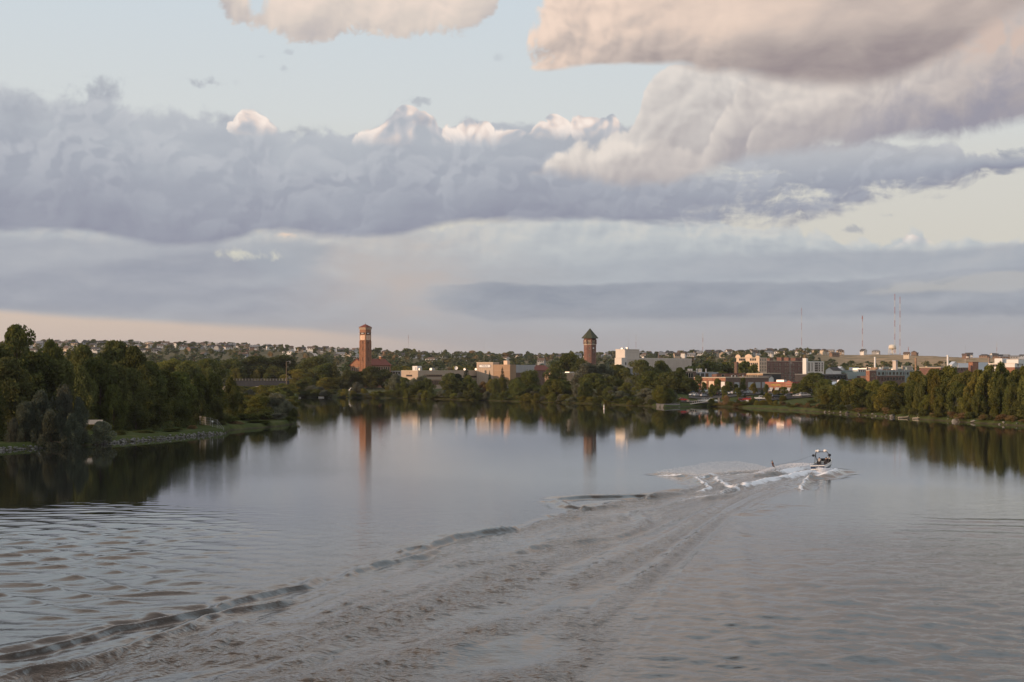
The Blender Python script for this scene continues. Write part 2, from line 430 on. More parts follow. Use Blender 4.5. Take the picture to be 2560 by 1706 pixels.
def plain(name, rgb, rough=0.7, vary=0.12, scale=0.6, spec=0.3, metal=0.0):
    """weathered one-colour surface: rgb is linear albedo"""
    m, n = new_mat(name)
    p = obj_pos(n)
    v = n.noise(p, scale, 5, 0.6)
    w = n.noise(n.vm('MULTIPLY', p, (2.2, 2.2, 0.35)), scale * 1.5, 4, 0.6)
    f = n.rng(v * 0.6 + w * 0.4, 0.3, 0.7)
    lo = tuple(c * (1 - vary) for c in rgb) + (1,); hi = tuple(min(1, c * (1 + vary)) for c in rgb) + (1,)
    finish(n, n.mix(f, lo, hi), rough, spec, None, metal)
    return m
def tinted(name, rough=0.6, vary=0.15, scale=0.8, spec=0.3, coat=0.0):
    """takes its colour from the object's own colour"""
    m, n = new_mat(name)
    p = obj_pos(n)
    f = n.rng(n.noise(p, scale, 4, 0.6), 0.3, 0.7, 1 - vary, 1 + vary)
    finish(n, n.vm('SCALE', obj_col(n), scale=f), rough, spec, None, 0.0, {'Coat Weight': coat})
    return m

# ------------------------------------------------------------------ land form
SHORE = [(-2600, 1330), (-900, 1215), (-300, 1150), (0, 1127), (120, 1120), (230, 1113), (400, 1099), (520, 1088), (560, 1085), (569, 1081), (574, 1076), (640, 1071), (700, 1066), (733, 1061), (741, 1050), (743, 1000), (748, 993),
         (800, 994), (880, 995), (1000, 996), (1150, 1000), (1280, 1004), (1480, 1010), (1620, 1016), (1660, 1020), (1760, 1016), (1820, 1018), (1900, 1022), (2030, 1029), (2150, 1038), (2300, 1049), (2420, 1057), (2560, 1066), (3000, 1100), (3600, 1150), (5200, 1330)]
CREST = [(-2500, 870), (0, 868), (150, 864), (300, 866), (450, 868), (600, 872), (800, 882), (930, 890), (1050, 893), (1200, 899), (1320, 900), (1450, 898), (1560, 896), (1700, 894), (1850, 890), (1930, 888), (2050, 888), (2250, 890), (2330, 893), (2450, 897), (2560, 898), (5000, 898)]
_sx = np.array([p[0] for p in SHORE], float); _sd = H * F / (np.array([p[1] for p in SHORE], float) - Y0)
_cx = np.array([p[0] for p in CREST], float); _cz = H + (Y0 - np.array([p[1] for p in CREST], float)) * 2800.0 / F
def sm(a, b, x):
    t = np.clip((x - a) / (b - a), 0, 1)
    return t * t * (3 - 2 * t)
def shore_d(px): return np.interp(px, _sx, _sd)
def ground(px, D):
    px = np.asarray(px, float); D = np.asarray(D, float)
    d = D - shore_d(px)
    left = sm(760, 720, px)
    h = -2.0 + 3.2 * sm(-4, 4, d)
    h = h + left * (1.6 * sm(6, 60, d)) + (1 - left) * (3.4 * sm(8, 80, d))
    h = h + 3.0 * sm(800, 1600, D)
    rgt = sm(1980, 2120, px)
    rise = (1 - rgt) * sm(1350, 2800, D) ** 1.15 + rgt * (0.30 * sm(1500, 2250, D) + 0.55 * sm(2250, 2600, D) + 0.15 * sm(2600, 2800, D))
    hill = np.interp(px, _cx, _cz)
    h = h + (hill - 7.0) * rise
    h = h - 12 * sm(2900, 6000, D)
    return h
def px_of(x, D): return CX + F * x / D
def xof(px, D): return (px - CX) / F * D
def zof(py, D): return H - (py - Y0) * D / F
def gz(x, y): return float(ground(px_of(x, y), y))
def at(px, D, dz=0.0):
    """point on the ground seen at photo column px, D metres ahead"""
    return Vector((xof(px, D), D, float(ground(px, D)) + dz))
def dwater(py): return H * F / (py - Y0)
def vnoise(x, y, seed=0, oct=4):
    """cheap smooth value noise, numpy"""
    rs = np.random.RandomState(seed)
    tab = rs.rand(256, 256)
    out = np.zeros_like(x); amp = 1.0; tot = 0
    for o in range(oct):
        xi = np.floor(x).astype(int); yi = np.floor(y).astype(int)
        fx = x - xi; fy = y - yi
        fx = fx * fx * (3 - 2 * fx); fy = fy * fy * (3 - 2 * fy)
        g = lambda a, b: tab[a & 255, b & 255]
        v = (g(xi, yi) * (1 - fx) + g(xi + 1, yi) * fx) * (1 - fy) + (g(xi, yi + 1) * (1 - fx) + g(xi + 1, yi + 1) * fx) * fy
        out += v * amp; tot += amp; amp *= 0.5
        x = x * 2.03 + 17.3; y = y * 2.03 + 5.1
    return out / tot

def build_land():
    m, n = new_mat('land')
    p = world_pos(n)
    x, y, z = n.sep(p)
    n1 = n.noise(p, 0.02, 6, 0.6); n2 = n.noise(p, 0.25, 5, 0.6); n3 = n.noise(p, 0.006, 4, 0.55)
    green = n.ramp(n2 * 0.6 + n1 * 0.4, [(0.3, (0.030, 0.042, 0.012)), (0.5, (0.050, 0.066, 0.018)), (0.7, (0.085, 0.085, 0.030))])
    town = n.ramp(n1 * 0.5 + n2 * 0.5, [(0.3, (0.055, 0.060, 0.030)), (0.5, (0.10, 0.095, 0.060)), (0.62, (0.16, 0.14, 0.11)), (0.75, (0.07, 0.08, 0.03))])
    far = n.rng(y + (n3 - 0.5) * 400, 760, 1000, smooth=True)
    c = n.mix(far, green, town)
    dry = n.ramp(n1 * 0.55 + n.noise(n.vm('MULTIPLY', p, (0.4, 1, 1)), 0.012, 6, 0.65) * 0.45, [(0.34, (0.10, 0.09, 0.045)), (0.44, (0.26, 0.19, 0.10)), (0.52, (0.40, 0.27, 0.16)), (0.58, (0.20, 0.155, 0.08)), (0.68, (0.30, 0.22, 0.12))])
    rr = n.rng(x / n.m('MAXIMUM', y, 1.0) + (n3 - 0.5) * 0.05, 0.19, 0.23, smooth=True) * n.rng(y, 1500, 1800, smooth=True)
    slope = n.ramp(n1 * 0.5 + n2 * 0.5, [(0.3, (0.07, 0.07, 0.035)), (0.5, (0.125, 0.105, 0.055)), (0.7, (0.18, 0.15, 0.09))])
    c = n.mix(n.rng(y, 1500, 2000, smooth=True), c, slope)
    c = n.mix(rr, c, dry)
    mud = n.ramp(n2, [(0.3, (0.030, 0.030, 0.016)), (0.7, (0.080, 0.072, 0.045))])
    c = n.mix(n.rng(z + (n2 - 0.5) * 1.0, 0.45, 0.1, smooth=True), c, mud)
    finish(n, c, 0.95, 0.1, bump(n, n.noise(p, 0.9, 6, 0.6), 0.5, 0.6))
    us = np.concatenate([np.linspace(-1.4, -0.42, 40, endpoint=False), np.linspace(-0.42, -0.21, 90, endpoint=False), np.linspace(-0.21, -0.14, 120, endpoint=False), np.linspace(-0.14, 0.42, 220, endpoint=False), np.linspace(0.42, 1.4, 40)])
    ds = np.concatenate([np.linspace(15, 230, 24, endpoint=False), np.linspace(230, 420, 150, endpoint=False), np.geomspace(420, 900, 180, endpoint=False), np.geomspace(900, 3000, 130, endpoint=False), np.geomspace(3000, 30000, 25)])
    U, Dg = np.meshgrid(us, ds)
    X = U * Dg
    Z = ground(CX + F * U, Dg)
    d = Dg - shore_d(CX + F * U)
    Z = Z + (vnoise(X / 9.0, Dg / 9.0, 3) - 0.5) * 0.9 * sm(0, 14, d)
    Z = Z + (vnoise(X / 90.0, Dg / 90.0, 4) - 0.5) * 7.0 * sm(1500, 2200, Dg) + (vnoise(X / 30.0, Dg / 60.0, 5) - 0.5) * 5 * sm(2000, 2400, Dg) * sm(2900, 2500, Dg)
    o = link('ground', grid_mesh('ground', np.stack([X, Dg, Z], -1), [m]))
    tag(o, 'grassy river banks and the town slope beyond', kind='structure')
    o2 = o
build_land()

# ------------------------------------------------------------------ the river, with the boat's wake as real relief
def seg_dist(X, Y, pts, closed=False):
    """distance to a polyline, signed side and arc parameter (0..1)"""
    best = np.full(X.shape, 1e9); side = np.zeros(X.shape); par = np.zeros(X.shape)
    L = [0.0]
    for a, b in zip(pts[:-1], pts[1:]): L.append(L[-1] + math.hypot(b[0] - a[0], b[1] - a[1]))
    for i, (a, b) in enumerate(zip(pts[:-1], pts[1:])):
        ex, ey = b[0] - a[0], b[1] - a[1]; l2 = ex * ex + ey * ey + 1e-9
        t = np.clip(((X - a[0]) * ex + (Y - a[1]) * ey) / l2, 0, 1)
        dx = X - a[0] - t * ex; dy = Y - a[1] - t * ey
        dd = np.hypot(dx, dy)
        k = dd < best
        best = np.where(k, dd, best)
        side = np.where(k, np.sign(ex * dy - ey * dx), side)
        par = np.where(k, (L[i] + t * math.sqrt(l2)) / L[-1], par)
    return best, side, par
def wpt(px, py):
    D = dwater(py)
    return (xof(px, D), D)
def spline(pts, n=8):
    """Catmull-Rom through the points"""
    P = np.array(pts, float); P = np.vstack([2 * P[0] - P[1], P, 2 * P[-1] - P[-2]])
    out = []
    for i in range(1, len(P) - 2):
        for t in np.linspace(0, 1, n, endpoint=False):
            a, b, c, d = P[i - 1], P[i], P[i + 1], P[i + 2]
            out.append(0.5 * ((2 * b) + (-a + c) * t + (2 * a - 5 * b + 4 * c - d) * t ** 2 + (-a + 3 * b - 3 * c + d) * t ** 3))
    out.append(P[-2])
    return [tuple(p) for p in out]

EDGE_U = [(-400, 1830), (0, 1704), (193, 1655), (405, 1592), (598, 1530), (753, 1488), (873, 1440), (1030, 1392), (1144, 1345), (1309, 1318), (1400, 1280), (1500, 1258), (1640, 1238), (1760, 1212), (1900, 1184), (2040, 1170)]
EDGE_L = [(1440, 1900), (1540, 1740), (1605, 1640), (1680, 1520), (1750, 1420), (1815, 1335), (1880, 1280), (1950, 1242), (2005, 1222), (2040, 1185)]
RIDGES = [  # pixels of each crest line, height in m, width in m
    ([(-60, 1716), (0, 1702), (193, 1652), (328, 1614), (405, 1590), (483, 1556), (598, 1528), (676, 1513), (753, 1500)], 0.34, 0.65),
    ([(-60, 1660), (100, 1625), (290, 1575), (425, 1548), (580, 1509), (657, 1486), (753, 1467), (792, 1448), (830, 1440)], 0.32, 0.6),
    ([(-60, 1636), (0, 1621), (174, 1587), (328, 1548), (420, 1530)], 0.12, 0.9),
    ([(845, 1446), (873, 1437), (934, 1414), (1030, 1395), (1106, 1376)], 0.36, 0.65),
    ([(980, 1384), (1068, 1364), (1144, 1343), (1221, 1330), (1309, 1322)], 0.40, 0.7),
    ([(1400, 1287), (1420, 1293), (1450, 1296)], 0.30, 0.7),
    ([(1384, 1251), (1420, 1247), (1500, 1243), (1580, 1242), (1650, 1239), (1740, 1224)], 0.50, 1.0),
    ([(1390, 1252), (1420, 1266), (1470, 1270), (1560, 1262)], 0.36, 0.9),
    ([(1590, 1276), (1620, 1305), (1610, 1320), (1520, 1345), (1380, 1362), (1280, 1385)], 0.36, 0.8),
    ([(1480, 1345), (1420, 1362), (1340, 1378)], 0.20, 0.7),
    ([(1640, 1183), (1690, 1188), (1742, 1197), (1750, 1205), (1772, 1217), (1765, 1225), (1720, 1238)], 0.40, 1.2),
    ([(1800, 1192), (1790, 1198), (1802, 1206), (1830, 1216), (1860, 1222), (1830, 1235), (1740, 1248)], 0.35, 1.0),
    ([(1742, 1195), (1780, 1188), (1840, 1182), (1930, 1178)], 0.35, 0.8),
    ([(1880, 1192), (1950, 1182), (2000, 1172), (2030, 1166)], 0.50, 0.7),
    ([(1800, 1230), (1880, 1208), (1950, 1194), (2010, 1182), (2040, 1178)], 0.50, 0.9),
    ([(2002, 1226), (2012, 1205), (2030, 1188)], 0.45, 0.8),
    ([(2092, 1178), (2075, 1186), (2050, 1194), (2020, 1198)], 0.55, 1.2),
    ([(1840, 1280), (1870, 1285), (1960, 1262)], 0.14, 1.4),
    ([(830, 1442), (873, 1437), (960, 1408), (1080, 1362), (1200, 1335), (1320, 1318), (1420, 1283), (1500, 1262), (1640, 1240), (1760, 1214), (1880, 1190)], 0.18, 0.5),
    ([(240, 1700), (430, 1640), (650, 1560), (860, 1490), (1010, 1440), (1180, 1400), (1350, 1360), (1500, 1330)], 0.13, 0.9),
    ([(620, 1706), (800, 1620), (1000, 1530), (1160, 1455), (1330, 1390), (1500, 1345), (1620, 1312), (1700, 1285)], 0.14, 1.0),
    ([(1000, 1700), (1180, 1600), (1330, 1500), (1480, 1420), (1600, 1350), (1720, 1295), (1830, 1250), (1930, 1215)], 0.12, 1.0),
    ([(1850, 1300), (1853, 1400), (1868, 1480), (1920, 1590), (1990, 1720)], 0.10, 1.1),
    ([(1790, 1470), (1830, 1560), (1880, 1660), (1940, 1760)], 0.10, 0.9),
]
FOAM = [  # white water: pixel lines, width in m, strength
    ([(1742, 1197), (1750, 1205), (1772, 1217), (1765, 1225), (1745, 1231)], 0.55, 0.9),
    ([(1640, 1187), (1700, 1190), (1745, 1194)], 0.30, 0.55),
    ([(1742, 1196), (1780, 1188), (1820, 1184)], 0.45, 0.8),
    ([(1795, 1193), (1790, 1198), (1802, 1206), (1822, 1214), (1845, 1224)], 0.60, 0.85),
    ([(1822, 1206), (1812, 1210), (1830, 1218)], 0.7, 0.7),
    ([(1820, 1184), (1880, 1181), (1940, 1180), (1975, 1180)], 0.35, 0.5),
    ([(1930, 1183), (1960, 1181), (2000, 1172), (2040, 1166)], 1.4, 1.0),
    ([(2045, 1167), (1960, 1179), (1880, 1184), (1790, 1188), (1700, 1190), (1650, 1188)], 0.75, 1.0),
    ([(1700, 1252), (1800, 1230), (1880, 1208)], 0.9, 0.55),
    ([(1860, 1214), (1950, 1194), (2010, 1182), (2045, 1176)], 1.8, 1.0),
    ([(2002, 1226), (2012, 1205), (2030, 1188)], 0.55, 0.85),
    ([(2088, 1175), (2070, 1181), (2048, 1189)], 3.0, 1.0),
    ([(2030, 1177), (2055, 1180), (2080, 1177)], 3.2, 1.0),
]
def build_river():
    # rows follow the eye's foreshortening so that near and far relief are equally fine
    pys = np.concatenate([[6000, 3600, 2600, 2200], np.arange(2000, 1720, -8), np.arange(1720, 1290, -1.5), np.arange(1290, 1160, -0.75), np.arange(1160, 985, -2.5), [980, 975]])
    us = np.concatenate([np.linspace(-1.4, -0.40, 30, endpoint=False), np.linspace(-0.40, 0.40, 1000, endpoint=False), np.linspace(0.40, 1.4, 30)])
    U, PY = np.meshgrid(us, pys)
    Y = dwater(PY); X = U * Y; PX = CX + F * U
    Z = np.zeros_like(X)
    def lump(sx, seed, o=3): return vnoise(X / sx + 40, Y / sx + 90, seed, o) - 0.5
    eu = np.interp(PX, [p[0] for p in EDGE_U], [p[1] for p in EDGE_U])
    el = np.interp(PX, [p[0] for p in EDGE_L], [p[1] for p in EDGE_L], left=2600)
    # distances in metres from the wake's two borders
    du = dwater(eu) - Y; dl = Y - dwater(el)
    v = np.clip(du / np.maximum(dwater(eu) - dwater(np.minimum(el, 1900)), 1), 0, 1)
    inside = sm(-0.5, 2.5, du + lump(6, 11) * 4) * sm(-10, 26, dl + lump(9, 12) * 24) * sm(2075, 2000, PX)
    streak = vnoise(v * 11 + 3, PX / 420.0, 21, 3) * 0.7 + vnoise(v * 26, PX / 260.0 + 9, 22, 2) * 0.3
    chop = inside * np.clip(0.36 + 3.4 * (streak - 0.40) + 0.9 * (vnoise(X / 5, Y / 9, 24, 3) - 0.5), 0.08, 1.0)
    chop = np.maximum(chop, inside * sm(0.16, 0.0, v) * 0.2)
    Z += inside * ((vnoise(v * 9, PX / 500.0, 23, 3) - 0.5) * 0.5)
    foam = np.zeros_like(X)
    for k, (pts, a, w) in enumerate(RIDGES):
        P = spline([wpt(*p) for p in pts], 6)
        sel = (PX > min(p[0] for p in pts) - 90) & (PX < max(p[0] for p in pts) + 90) & (PY > min(p[1] for p in pts) - 40) & (PY < max(p[1] for p in pts) + 60)
        if not sel.any(): continue
        xs, ys = X[sel], Y[sel]
        d, s, t = seg_dist(xs + (vnoise(xs / 2.5, ys / 2.5, 50 + k, 2) - 0.5) * 1.0, ys + (vnoise(xs / 3.0, ys / 3.0, 70 + k, 2) - 0.5) * 1.4, P)
        am = a * 0.70 * (0.70 + 0.6 * vnoise(t * (9 + 5 * (k % 3)), t * 0 + k, 33, 3)) * sm(0, 0.06, t) * sm(1, 0.93, t)
        w = w * 0.8; g = np.exp(-(d / w) ** 2) - 0.45 * np.exp(-((d - 2.0 * w) / (1.3 * w)) ** 2)
        Z[sel] += am * g
    for k, (pts, w, a) in enumerate(FOAM):
        P = spline([wpt(*p) for p in pts], 6)
        sel = (PX > min(p[0] for p in pts) - 60) & (PX < max(p[0] for p in pts) + 60) & (PY > min(p[1] for p in pts) - 25) & (PY < max(p[1] for p in pts) + 40)
        xs, ys = X[sel], Y[sel]
        d, s, t = seg_dist(xs + (vnoise(xs / 1.2, ys / 1.2, 150 + k, 3) - 0.5) * 0.9, ys + (vnoise(xs / 1.6, ys / 1.6, 170 + k, 3) - 0.5) * 2.6, P)
        w = w * 0.66; f = a * np.exp(-(d / w) ** 2) * (0.65 + 0.5 * vnoise(t * 22, t * 0 + k, 35, 3))
        foam[sel] = np.maximum(foam[sel], f)
        Z[sel] += 0.16 * f * a * (vnoise(xs * 2.2, ys * 1.1, 190 + k, 3))
    def dash(a, b, seed): return vnoise(X / a + 11, Y / b + 7, seed, 3) - 0.5
    fine = sm(1230, 1360, PY)
    # a spent wake running into the left bank, and others at the right
    ph = (0.62 * X + 1.0 * Y) + lump(16, 31) * 7 + 0.006 * (X + 35) ** 2
    lm = sm(-12, -30, X) * sm(72, 92, Y) * sm(178, 150, Y) * sm(-70, -50, X + lump(20, 32) * 30 + 10)
    lm = sm(900, 300, PX + lump(20, 32) * 300) * sm(1240, 1390, PY + lump(18, 64, 2) * 120) * sm(1660, 1480, PY)
    Z += lm * (0.105 * (1 - 2 * np.abs(np.sin((ph + lump(7, 62, 2) * 2.2) * math.pi / 4.6)) ** 0.8) * (0.35 + 1.2 * vnoise(X / 26, Y / 16, 34, 2)) + 0.045 * np.sin((Y * 1.0 - X * 0.1 + lump(6, 63, 2) * 2.5) * 2 * math.pi / 2.9) + 0.03 * np.sin((1.0 * Y - 0.25 * X + lump(9, 35) * 4) * 2 * math.pi / 2.4))
    ph = (-0.42 * X + 1.0 * Y) + lump(14, 41) * 6
    rm = sm(1700, 2150, PX + lump(14, 42) * 300) * sm(1380, 1520, PY)
    Z += fine * sm(1350, 1650, PX + lump(20, 58) * 300) * (dash(2.4, 1.5, 59) * 0.20 + dash(5.0, 3.0, 60) * 0.16) * sm(1340, 1520, PY)
    Z += rm * 0.055 * np.sin(ph * 2 * math.pi / 4.6) * (0.4 + 1.2 * vnoise(X / 8, Y / 8, 43, 2))
    ph = (0.5 * X + 1.0 * Y) + lump(12, 44) * 5
    Z += sm(1500, 1750, PX) * sm(1400, 1560, PY) * 0.035 * np.sin(ph * 2 * math.pi / 2.6) * (0.4 + 1.2 * vnoise(X / 6, Y / 6, 45, 2))
    ph = (0.26 * X + 1.0 * Y) + lump(14, 46) * 2.0
    tm = sm(2150, 2500, PX) * sm(1285, 1305, PY) * sm(1365, 1335, PY)
    Z += tm * 0.05 * np.sin(ph * 2 * math.pi / 6.5)
    # broad gentle swell everywhere in the near water
    near = sm(1220, 1440, PY)
    Z += near * (lump(3.2, 51, 3) * 0.11 + lump(1.3, 52, 3) * 0.075) * (0.45 + 0.8 * sm(1500, 1800, PX) + 0.3 * inside)
    # short steep chop in the churned water, fine ripples elsewhere
    Z += chop * (dash(0.75, 1.2, 53) * 0.31 + dash(2.2, 2.4, 54) * 0.20) * (0.35 + 0.65 * fine)
    Z += fine * (1 - inside) * (1 - 0.5 * lm) * (dash(0.8, 1.0, 55) * 0.050 + dash(0.35, 0.6, 56) * 0.016) * (0.5 + 0.9 * vnoise(X / 14, Y / 20, 57, 3))
    # ripple strength for the shader: calm by the banks and in long slicks
    slick = vnoise(X / 45.0 + 3, Y / 80.0, 61, 3)
    ripple = np.clip(0.35 + 1.3 * (slick - 0.35), 0.15, 1.0) * (0.10 + 0.30 * sm(1060, 1230, PY) + 0.60 * sm(1250, 1420, PY))
    ripple = ripple * (1 - 0.75 * sm(560, 380, PX) * sm(1310, 1270, PY))
    m, n = new_mat('river_water')
    p = world_pos(n)
    chop_a, foam_a, rip_a = attrib(n, 'chop'), attrib(n, 'foam'), attrib(n, 'ripple')
    pv = n.vm('MULTIPLY', p, (0.55, 1.0, 1.0))
    hgt = n.noise(pv, 1.0, 3, 0.55) * rip_a * 0.060 + n.noise(pv, 3.4, 4, 0.6) * rip_a * 0.034
    pc = n.vm('MULTIPLY', p, (0.75, 1.0, 1.0))
    hch = (n.noise(pc, 1.0, 3, 0.55) * 0.20 + n.noise(pc, 3.2, 3, 0.55) * 0.09) * chop_a
    nrm = bump(n, hgt + hch, 1.0, 1.0)
    speck = n.noise(n.vm('MULTIPLY', p, (1.0, 0.6, 1.0)), 6.5, 5, 0.7)
    ff = n.rng(foam_a + (speck - 0.5) * 1.2, 0.25, 0.80, smooth=True) * n.rng(foam_a, 0.05, 0.2)
    c = n.mix(chop_a * 0.7, (0.018, 0.019, 0.016, 1), (0.062, 0.044, 0.028, 1))
    c = n.mix(ff, c, (0.78, 0.80, 0.84, 1))
    rough = n.mixv(ff, 0.025 + chop_a * 0.06, 0.7)
    finish(n, c, rough, 0.5, nrm, 0.0, {'IOR': 1.65})
    me = grid_mesh('river', np.stack([X, Y, Z], -1), [m])
    attr(me, 'chop', chop); attr(me, 'foam', foam); attr(me, 'ripple', ripple)
    o = link('river_water', me)
    tag(o, 'dark river with a curling boat wake', kind='structure')
build_river()
# ------------------------------------------------------------------ labels that single things out
REG = []
ORD = ['first', 'second', 'third', 'fourth', 'fifth', 'sixth', 'seventh', 'eighth', 'ninth', 'tenth', 'eleventh', 'twelfth', 'thirteenth', 'fourteenth', 'fifteenth', 'sixteenth', 'seventeenth', 'eighteenth', 'nineteenth', 'twentieth']
TENS = {2: 'twenty', 3: 'thirty', 4: 'forty', 5: 'fifty', 6: 'sixty', 7: 'seventy', 8: 'eighty', 9: 'ninety'}
TIETH = {2: 'twentieth', 3: 'thirtieth', 4: 'fortieth', 5: 'fiftieth', 6: 'sixtieth', 7: 'seventieth', 8: 'eightieth', 9: 'ninetieth'}
def ordinal(i):
    if i <= 20: return ORD[i - 1]
    t, u = divmod(i, 10)
    return TIETH[t] if u == 0 else TENS[t] + '-' + ORD[u - 1]
def reg(o, what, where, cat, group, px):
    o['category'] = cat; o['group'] = group
    REG.append((o, what, where, px))
    return o
def write_labels():
    by = {}
    for e in REG: by.setdefault((e[1], e[2]), []).append(e)
    for (what, where), L in by.items():
        L.sort(key=lambda e: e[3])
        for i, e in enumerate(L):
            if len(L) == 1: e[0]['label'] = f'{what} {where}'
            elif i == len(L) - 1: e[0]['label'] = f'{what} {where}, rightmost of {"both" if len(L) == 2 else "these"}'
            elif i == 0: e[0]['label'] = f'{what} {where}, leftmost of {"both" if len(L) == 2 else "these"}'
            else: e[0]['label'] = f'{what} {where}, {ordinal(i + 1)} from the left'

# ------------------------------------------------------------------ foliage
def leaf_material(name, trans=0.35):
    m, n = new_mat(name)
    p = obj_pos(n)
    big = n.noise(p, 3.0, 3, 0.6); small = n.noise(p, 22.0, 3, 0.6)
    r = obj_rand(n)
    v = n.rng(big * 0.5 + small * 0.5, 0.32, 0.68, 0.62, 1.42)
    c = n.vm('SCALE', obj_col(n), scale=v * n.rng(r, 0, 1, 0.85, 1.15))
    yel = n.mix(n.rng(n.noise(p, 6.0, 4, 0.6), 0.52, 0.72, 0.0, 0.5), c, n.mix(1.0, c, (1.75, 1.35, 0.7, 1), 'MULTIPLY'))
    d = n.node('ShaderNodeBsdfDiffuse'); n.put(d.inputs[0], yel)
    t = n.node('ShaderNodeBsdfTranslucent'); n.put(t.inputs[0], yel)
    mx = n.node('ShaderNodeMixShader'); mx.inputs[0].default_value = trans
    n.t.links.new(d.outputs[0], mx.inputs[1]); n.t.links.new(t.outputs[0], mx.inputs[2])
    o = n.node('ShaderNodeOutputMaterial'); n.t.links.new(mx.outputs[0], o.inputs[0])
    return m
M_LEAF = leaf_material('leaves')
M_BARK = plain('bark', (0.085, 0.065, 0.048), 0.9, 0.35, 6.0)

def unit_dirs(rs, k):
    v = rs.normal(size=(k, 3)); return v / np.linalg.norm(v, axis=1, keepdims=True)
def leaf_cards(rs, C, N, w, l):
    """quads centred at C with normals N, width w, length l (arrays)"""
    a = np.cross(N, rs.normal(size=N.shape)); a /= np.linalg.norm(a, axis=1, keepdims=True) + 1e-9
    b = np.cross(N, a)
    a = a * w[:, None] * 0.5; b = b * l[:, None] * 0.5
    V = np.stack([C - a - b, C + a - b * 0.6, C + a * 0.7 + b, C - a * 0.9 + b * 0.8], 1).reshape(-1, 3)
    Q = np.arange(len(V)).reshape(-1, 4)
    return V, Q
def crown_mesh(name, seed, nleaf, clumps, prof, zb=0.1, rc=(0.08, 0.16), size=0.026, squash=(1, 1, 1), lean=0.0, droop=0.0, shell=0.5):
    rs = np.random.RandomState(seed)
    t = rs.rand(clumps) ** 0.85
    ang = rs.rand(clumps) * 2 * math.pi
    ph = rs.rand(4) * 6.28
    R = np.array([prof(x) for x in t]) * (1 + 0.16 * np.sin(2 * ang + ph[0]) + 0.12 * np.sin(3 * ang + ph[1]))
    rad = R * np.sqrt(rs.uniform(0.15, 1.0, clumps))
    rcl = rs.uniform(rc[0], rc[1], clumps)
    zc = zb + (1 - zb) * t
    cen = np.stack([np.cos(ang) * np.maximum(rad - rcl * 0.6, 0), np.sin(ang) * np.maximum(rad - rcl * 0.6, 0), np.minimum(zc, 1 - rcl * 0.8)], 1)
    wgt = rcl ** 2; wgt /= wgt.sum()
    k = rs.choice(clumps, nleaf, p=wgt)
    d = unit_dirs(rs, nleaf); d[:, 2] += 0.25; d /= np.linalg.norm(d, axis=1, keepdims=True)
    r = rcl[k] * (shell + (1.08 - shell) * rs.rand(nleaf) ** 0.5)
    C = cen[k] + d * r[:, None] * np.array(squash)
    C[:, 2] -= droop * r * rs.rand(nleaf)
    C[:, 2] = np.maximum(C[:, 2], 0.004)
    N = d * 0.7 + unit_dirs(rs, nleaf) * 0.8
    N /= np.linalg.norm(N, axis=1, keepdims=True)
    s = size * rs.uniform(0.6, 1.35, nleaf)
    V, Q = leaf_cards(rs, C, N, s, s * rs.uniform(1.0, 1.9, nleaf))
    V[:, 0] += lean * V[:, 2]
    w = np.percentile(np.abs(V[:, :2]), 98.5)
    V[:, :2] *= 0.5 / w
    me = quad_mesh(name, V, Q, [M_LEAF])
    return me, cen * np.array([0.5 / w, 0.5 / w, 1.0])
def conifer_mesh(name, seed, nleaf, taper=1.0, size=0.028):
    rs = np.random.RandomState(seed)
    t = 1 - np.sqrt(rs.rand(nleaf))
    tier = np.round(t * 17) / 17 + rs.normal(size=nleaf) * 0.009
    ang = rs.randint(0, 11, nleaf) / 11.0 * 6.283 + np.floor(t * 17) * 1.9 + rs.normal(size=nleaf) * 0.16
    R = 0.5 * (1 - t) ** taper * (0.85 + 0.3 * np.sin(ang * 2.0 + seed)) + 0.015
    rr = rs.rand(nleaf) ** 0.6 * R
    C = np.stack([np.cos(ang) * rr, np.sin(ang) * rr, 0.05 + 0.95 * np.clip(tier, 0, 1) - rr * 0.18], 1)
    N = unit_dirs(rs, nleaf) * 0.6 + np.array([0, 0, 0.8]); N /= np.linalg.norm(N, axis=1, keepdims=True)
    s = size * rs.uniform(0.7, 1.3, nleaf)
    V, Q = leaf_cards(rs, C, N, s, s * 1.8)
    V[:, 2] = np.maximum(V[:, 2], 0.004)
    return quad_mesh(name, V, Q, [M_LEAF]), None
def tube(V, Fc, a, b, r0, r1, k=6):
    a, b = Vector(a), Vector(b)
    ax = (b - a).normalized(); u = ax.orthogonal().normalized(); w = ax.cross(u)
    s = len(V)
    for p, r in ((a, r0), (b, r1)):
        for i in range(k):
            t = 2 * math.pi * i / k
            V.append(p + (u * math.cos(t) + w * math.sin(t)) * r)
    for i in range(k): Fc.append((s + i, s + (i + 1) % k, s + k + (i + 1) % k, s + k + i))
    Fc.append(tuple(s + i for i in range(k))[::-1]); Fc.append(tuple(s + k + i for i in range(k)))
def trunk_mesh(name, seed, cen, fork=0.28, r=0.016, limbs=7, top=0.8):
    rs = random.Random(seed); V, Fc = [], []
    p = Vector((0, 0, 0)); q = Vector((rs.uniform(-.02, .02), rs.uniform(-.02, .02), fork))
    tube(V, Fc, p, q, r * 1.25, r, 7)
    q2 = Vector((rs.uniform(-.04, .04), rs.uniform(-.04, .04), top))
    tube(V, Fc, q, q2, r * 0.95, r * 0.3, 6)
    if cen is not None:
        idx = list(range(len(cen))); rs.shuffle(idx)
        for i in idx[:limbs]:
            c = Vector(cen[i]); t = rs.uniform(0.0, 0.75)
            s = q.lerp(q2, t)
            if c.z < s.z: s = q.lerp(q2, max(0, t - 0.4))
            mid = s.lerp(c, 0.5) + Vector((0, 0, 0.03))
            tube(V, Fc, s, mid, r * 0.6, r * 0.4, 5); tube(V, Fc, mid, c, r * 0.4, r * 0.12, 5)
    return mesh(name, V, Fc, [M_BARK])

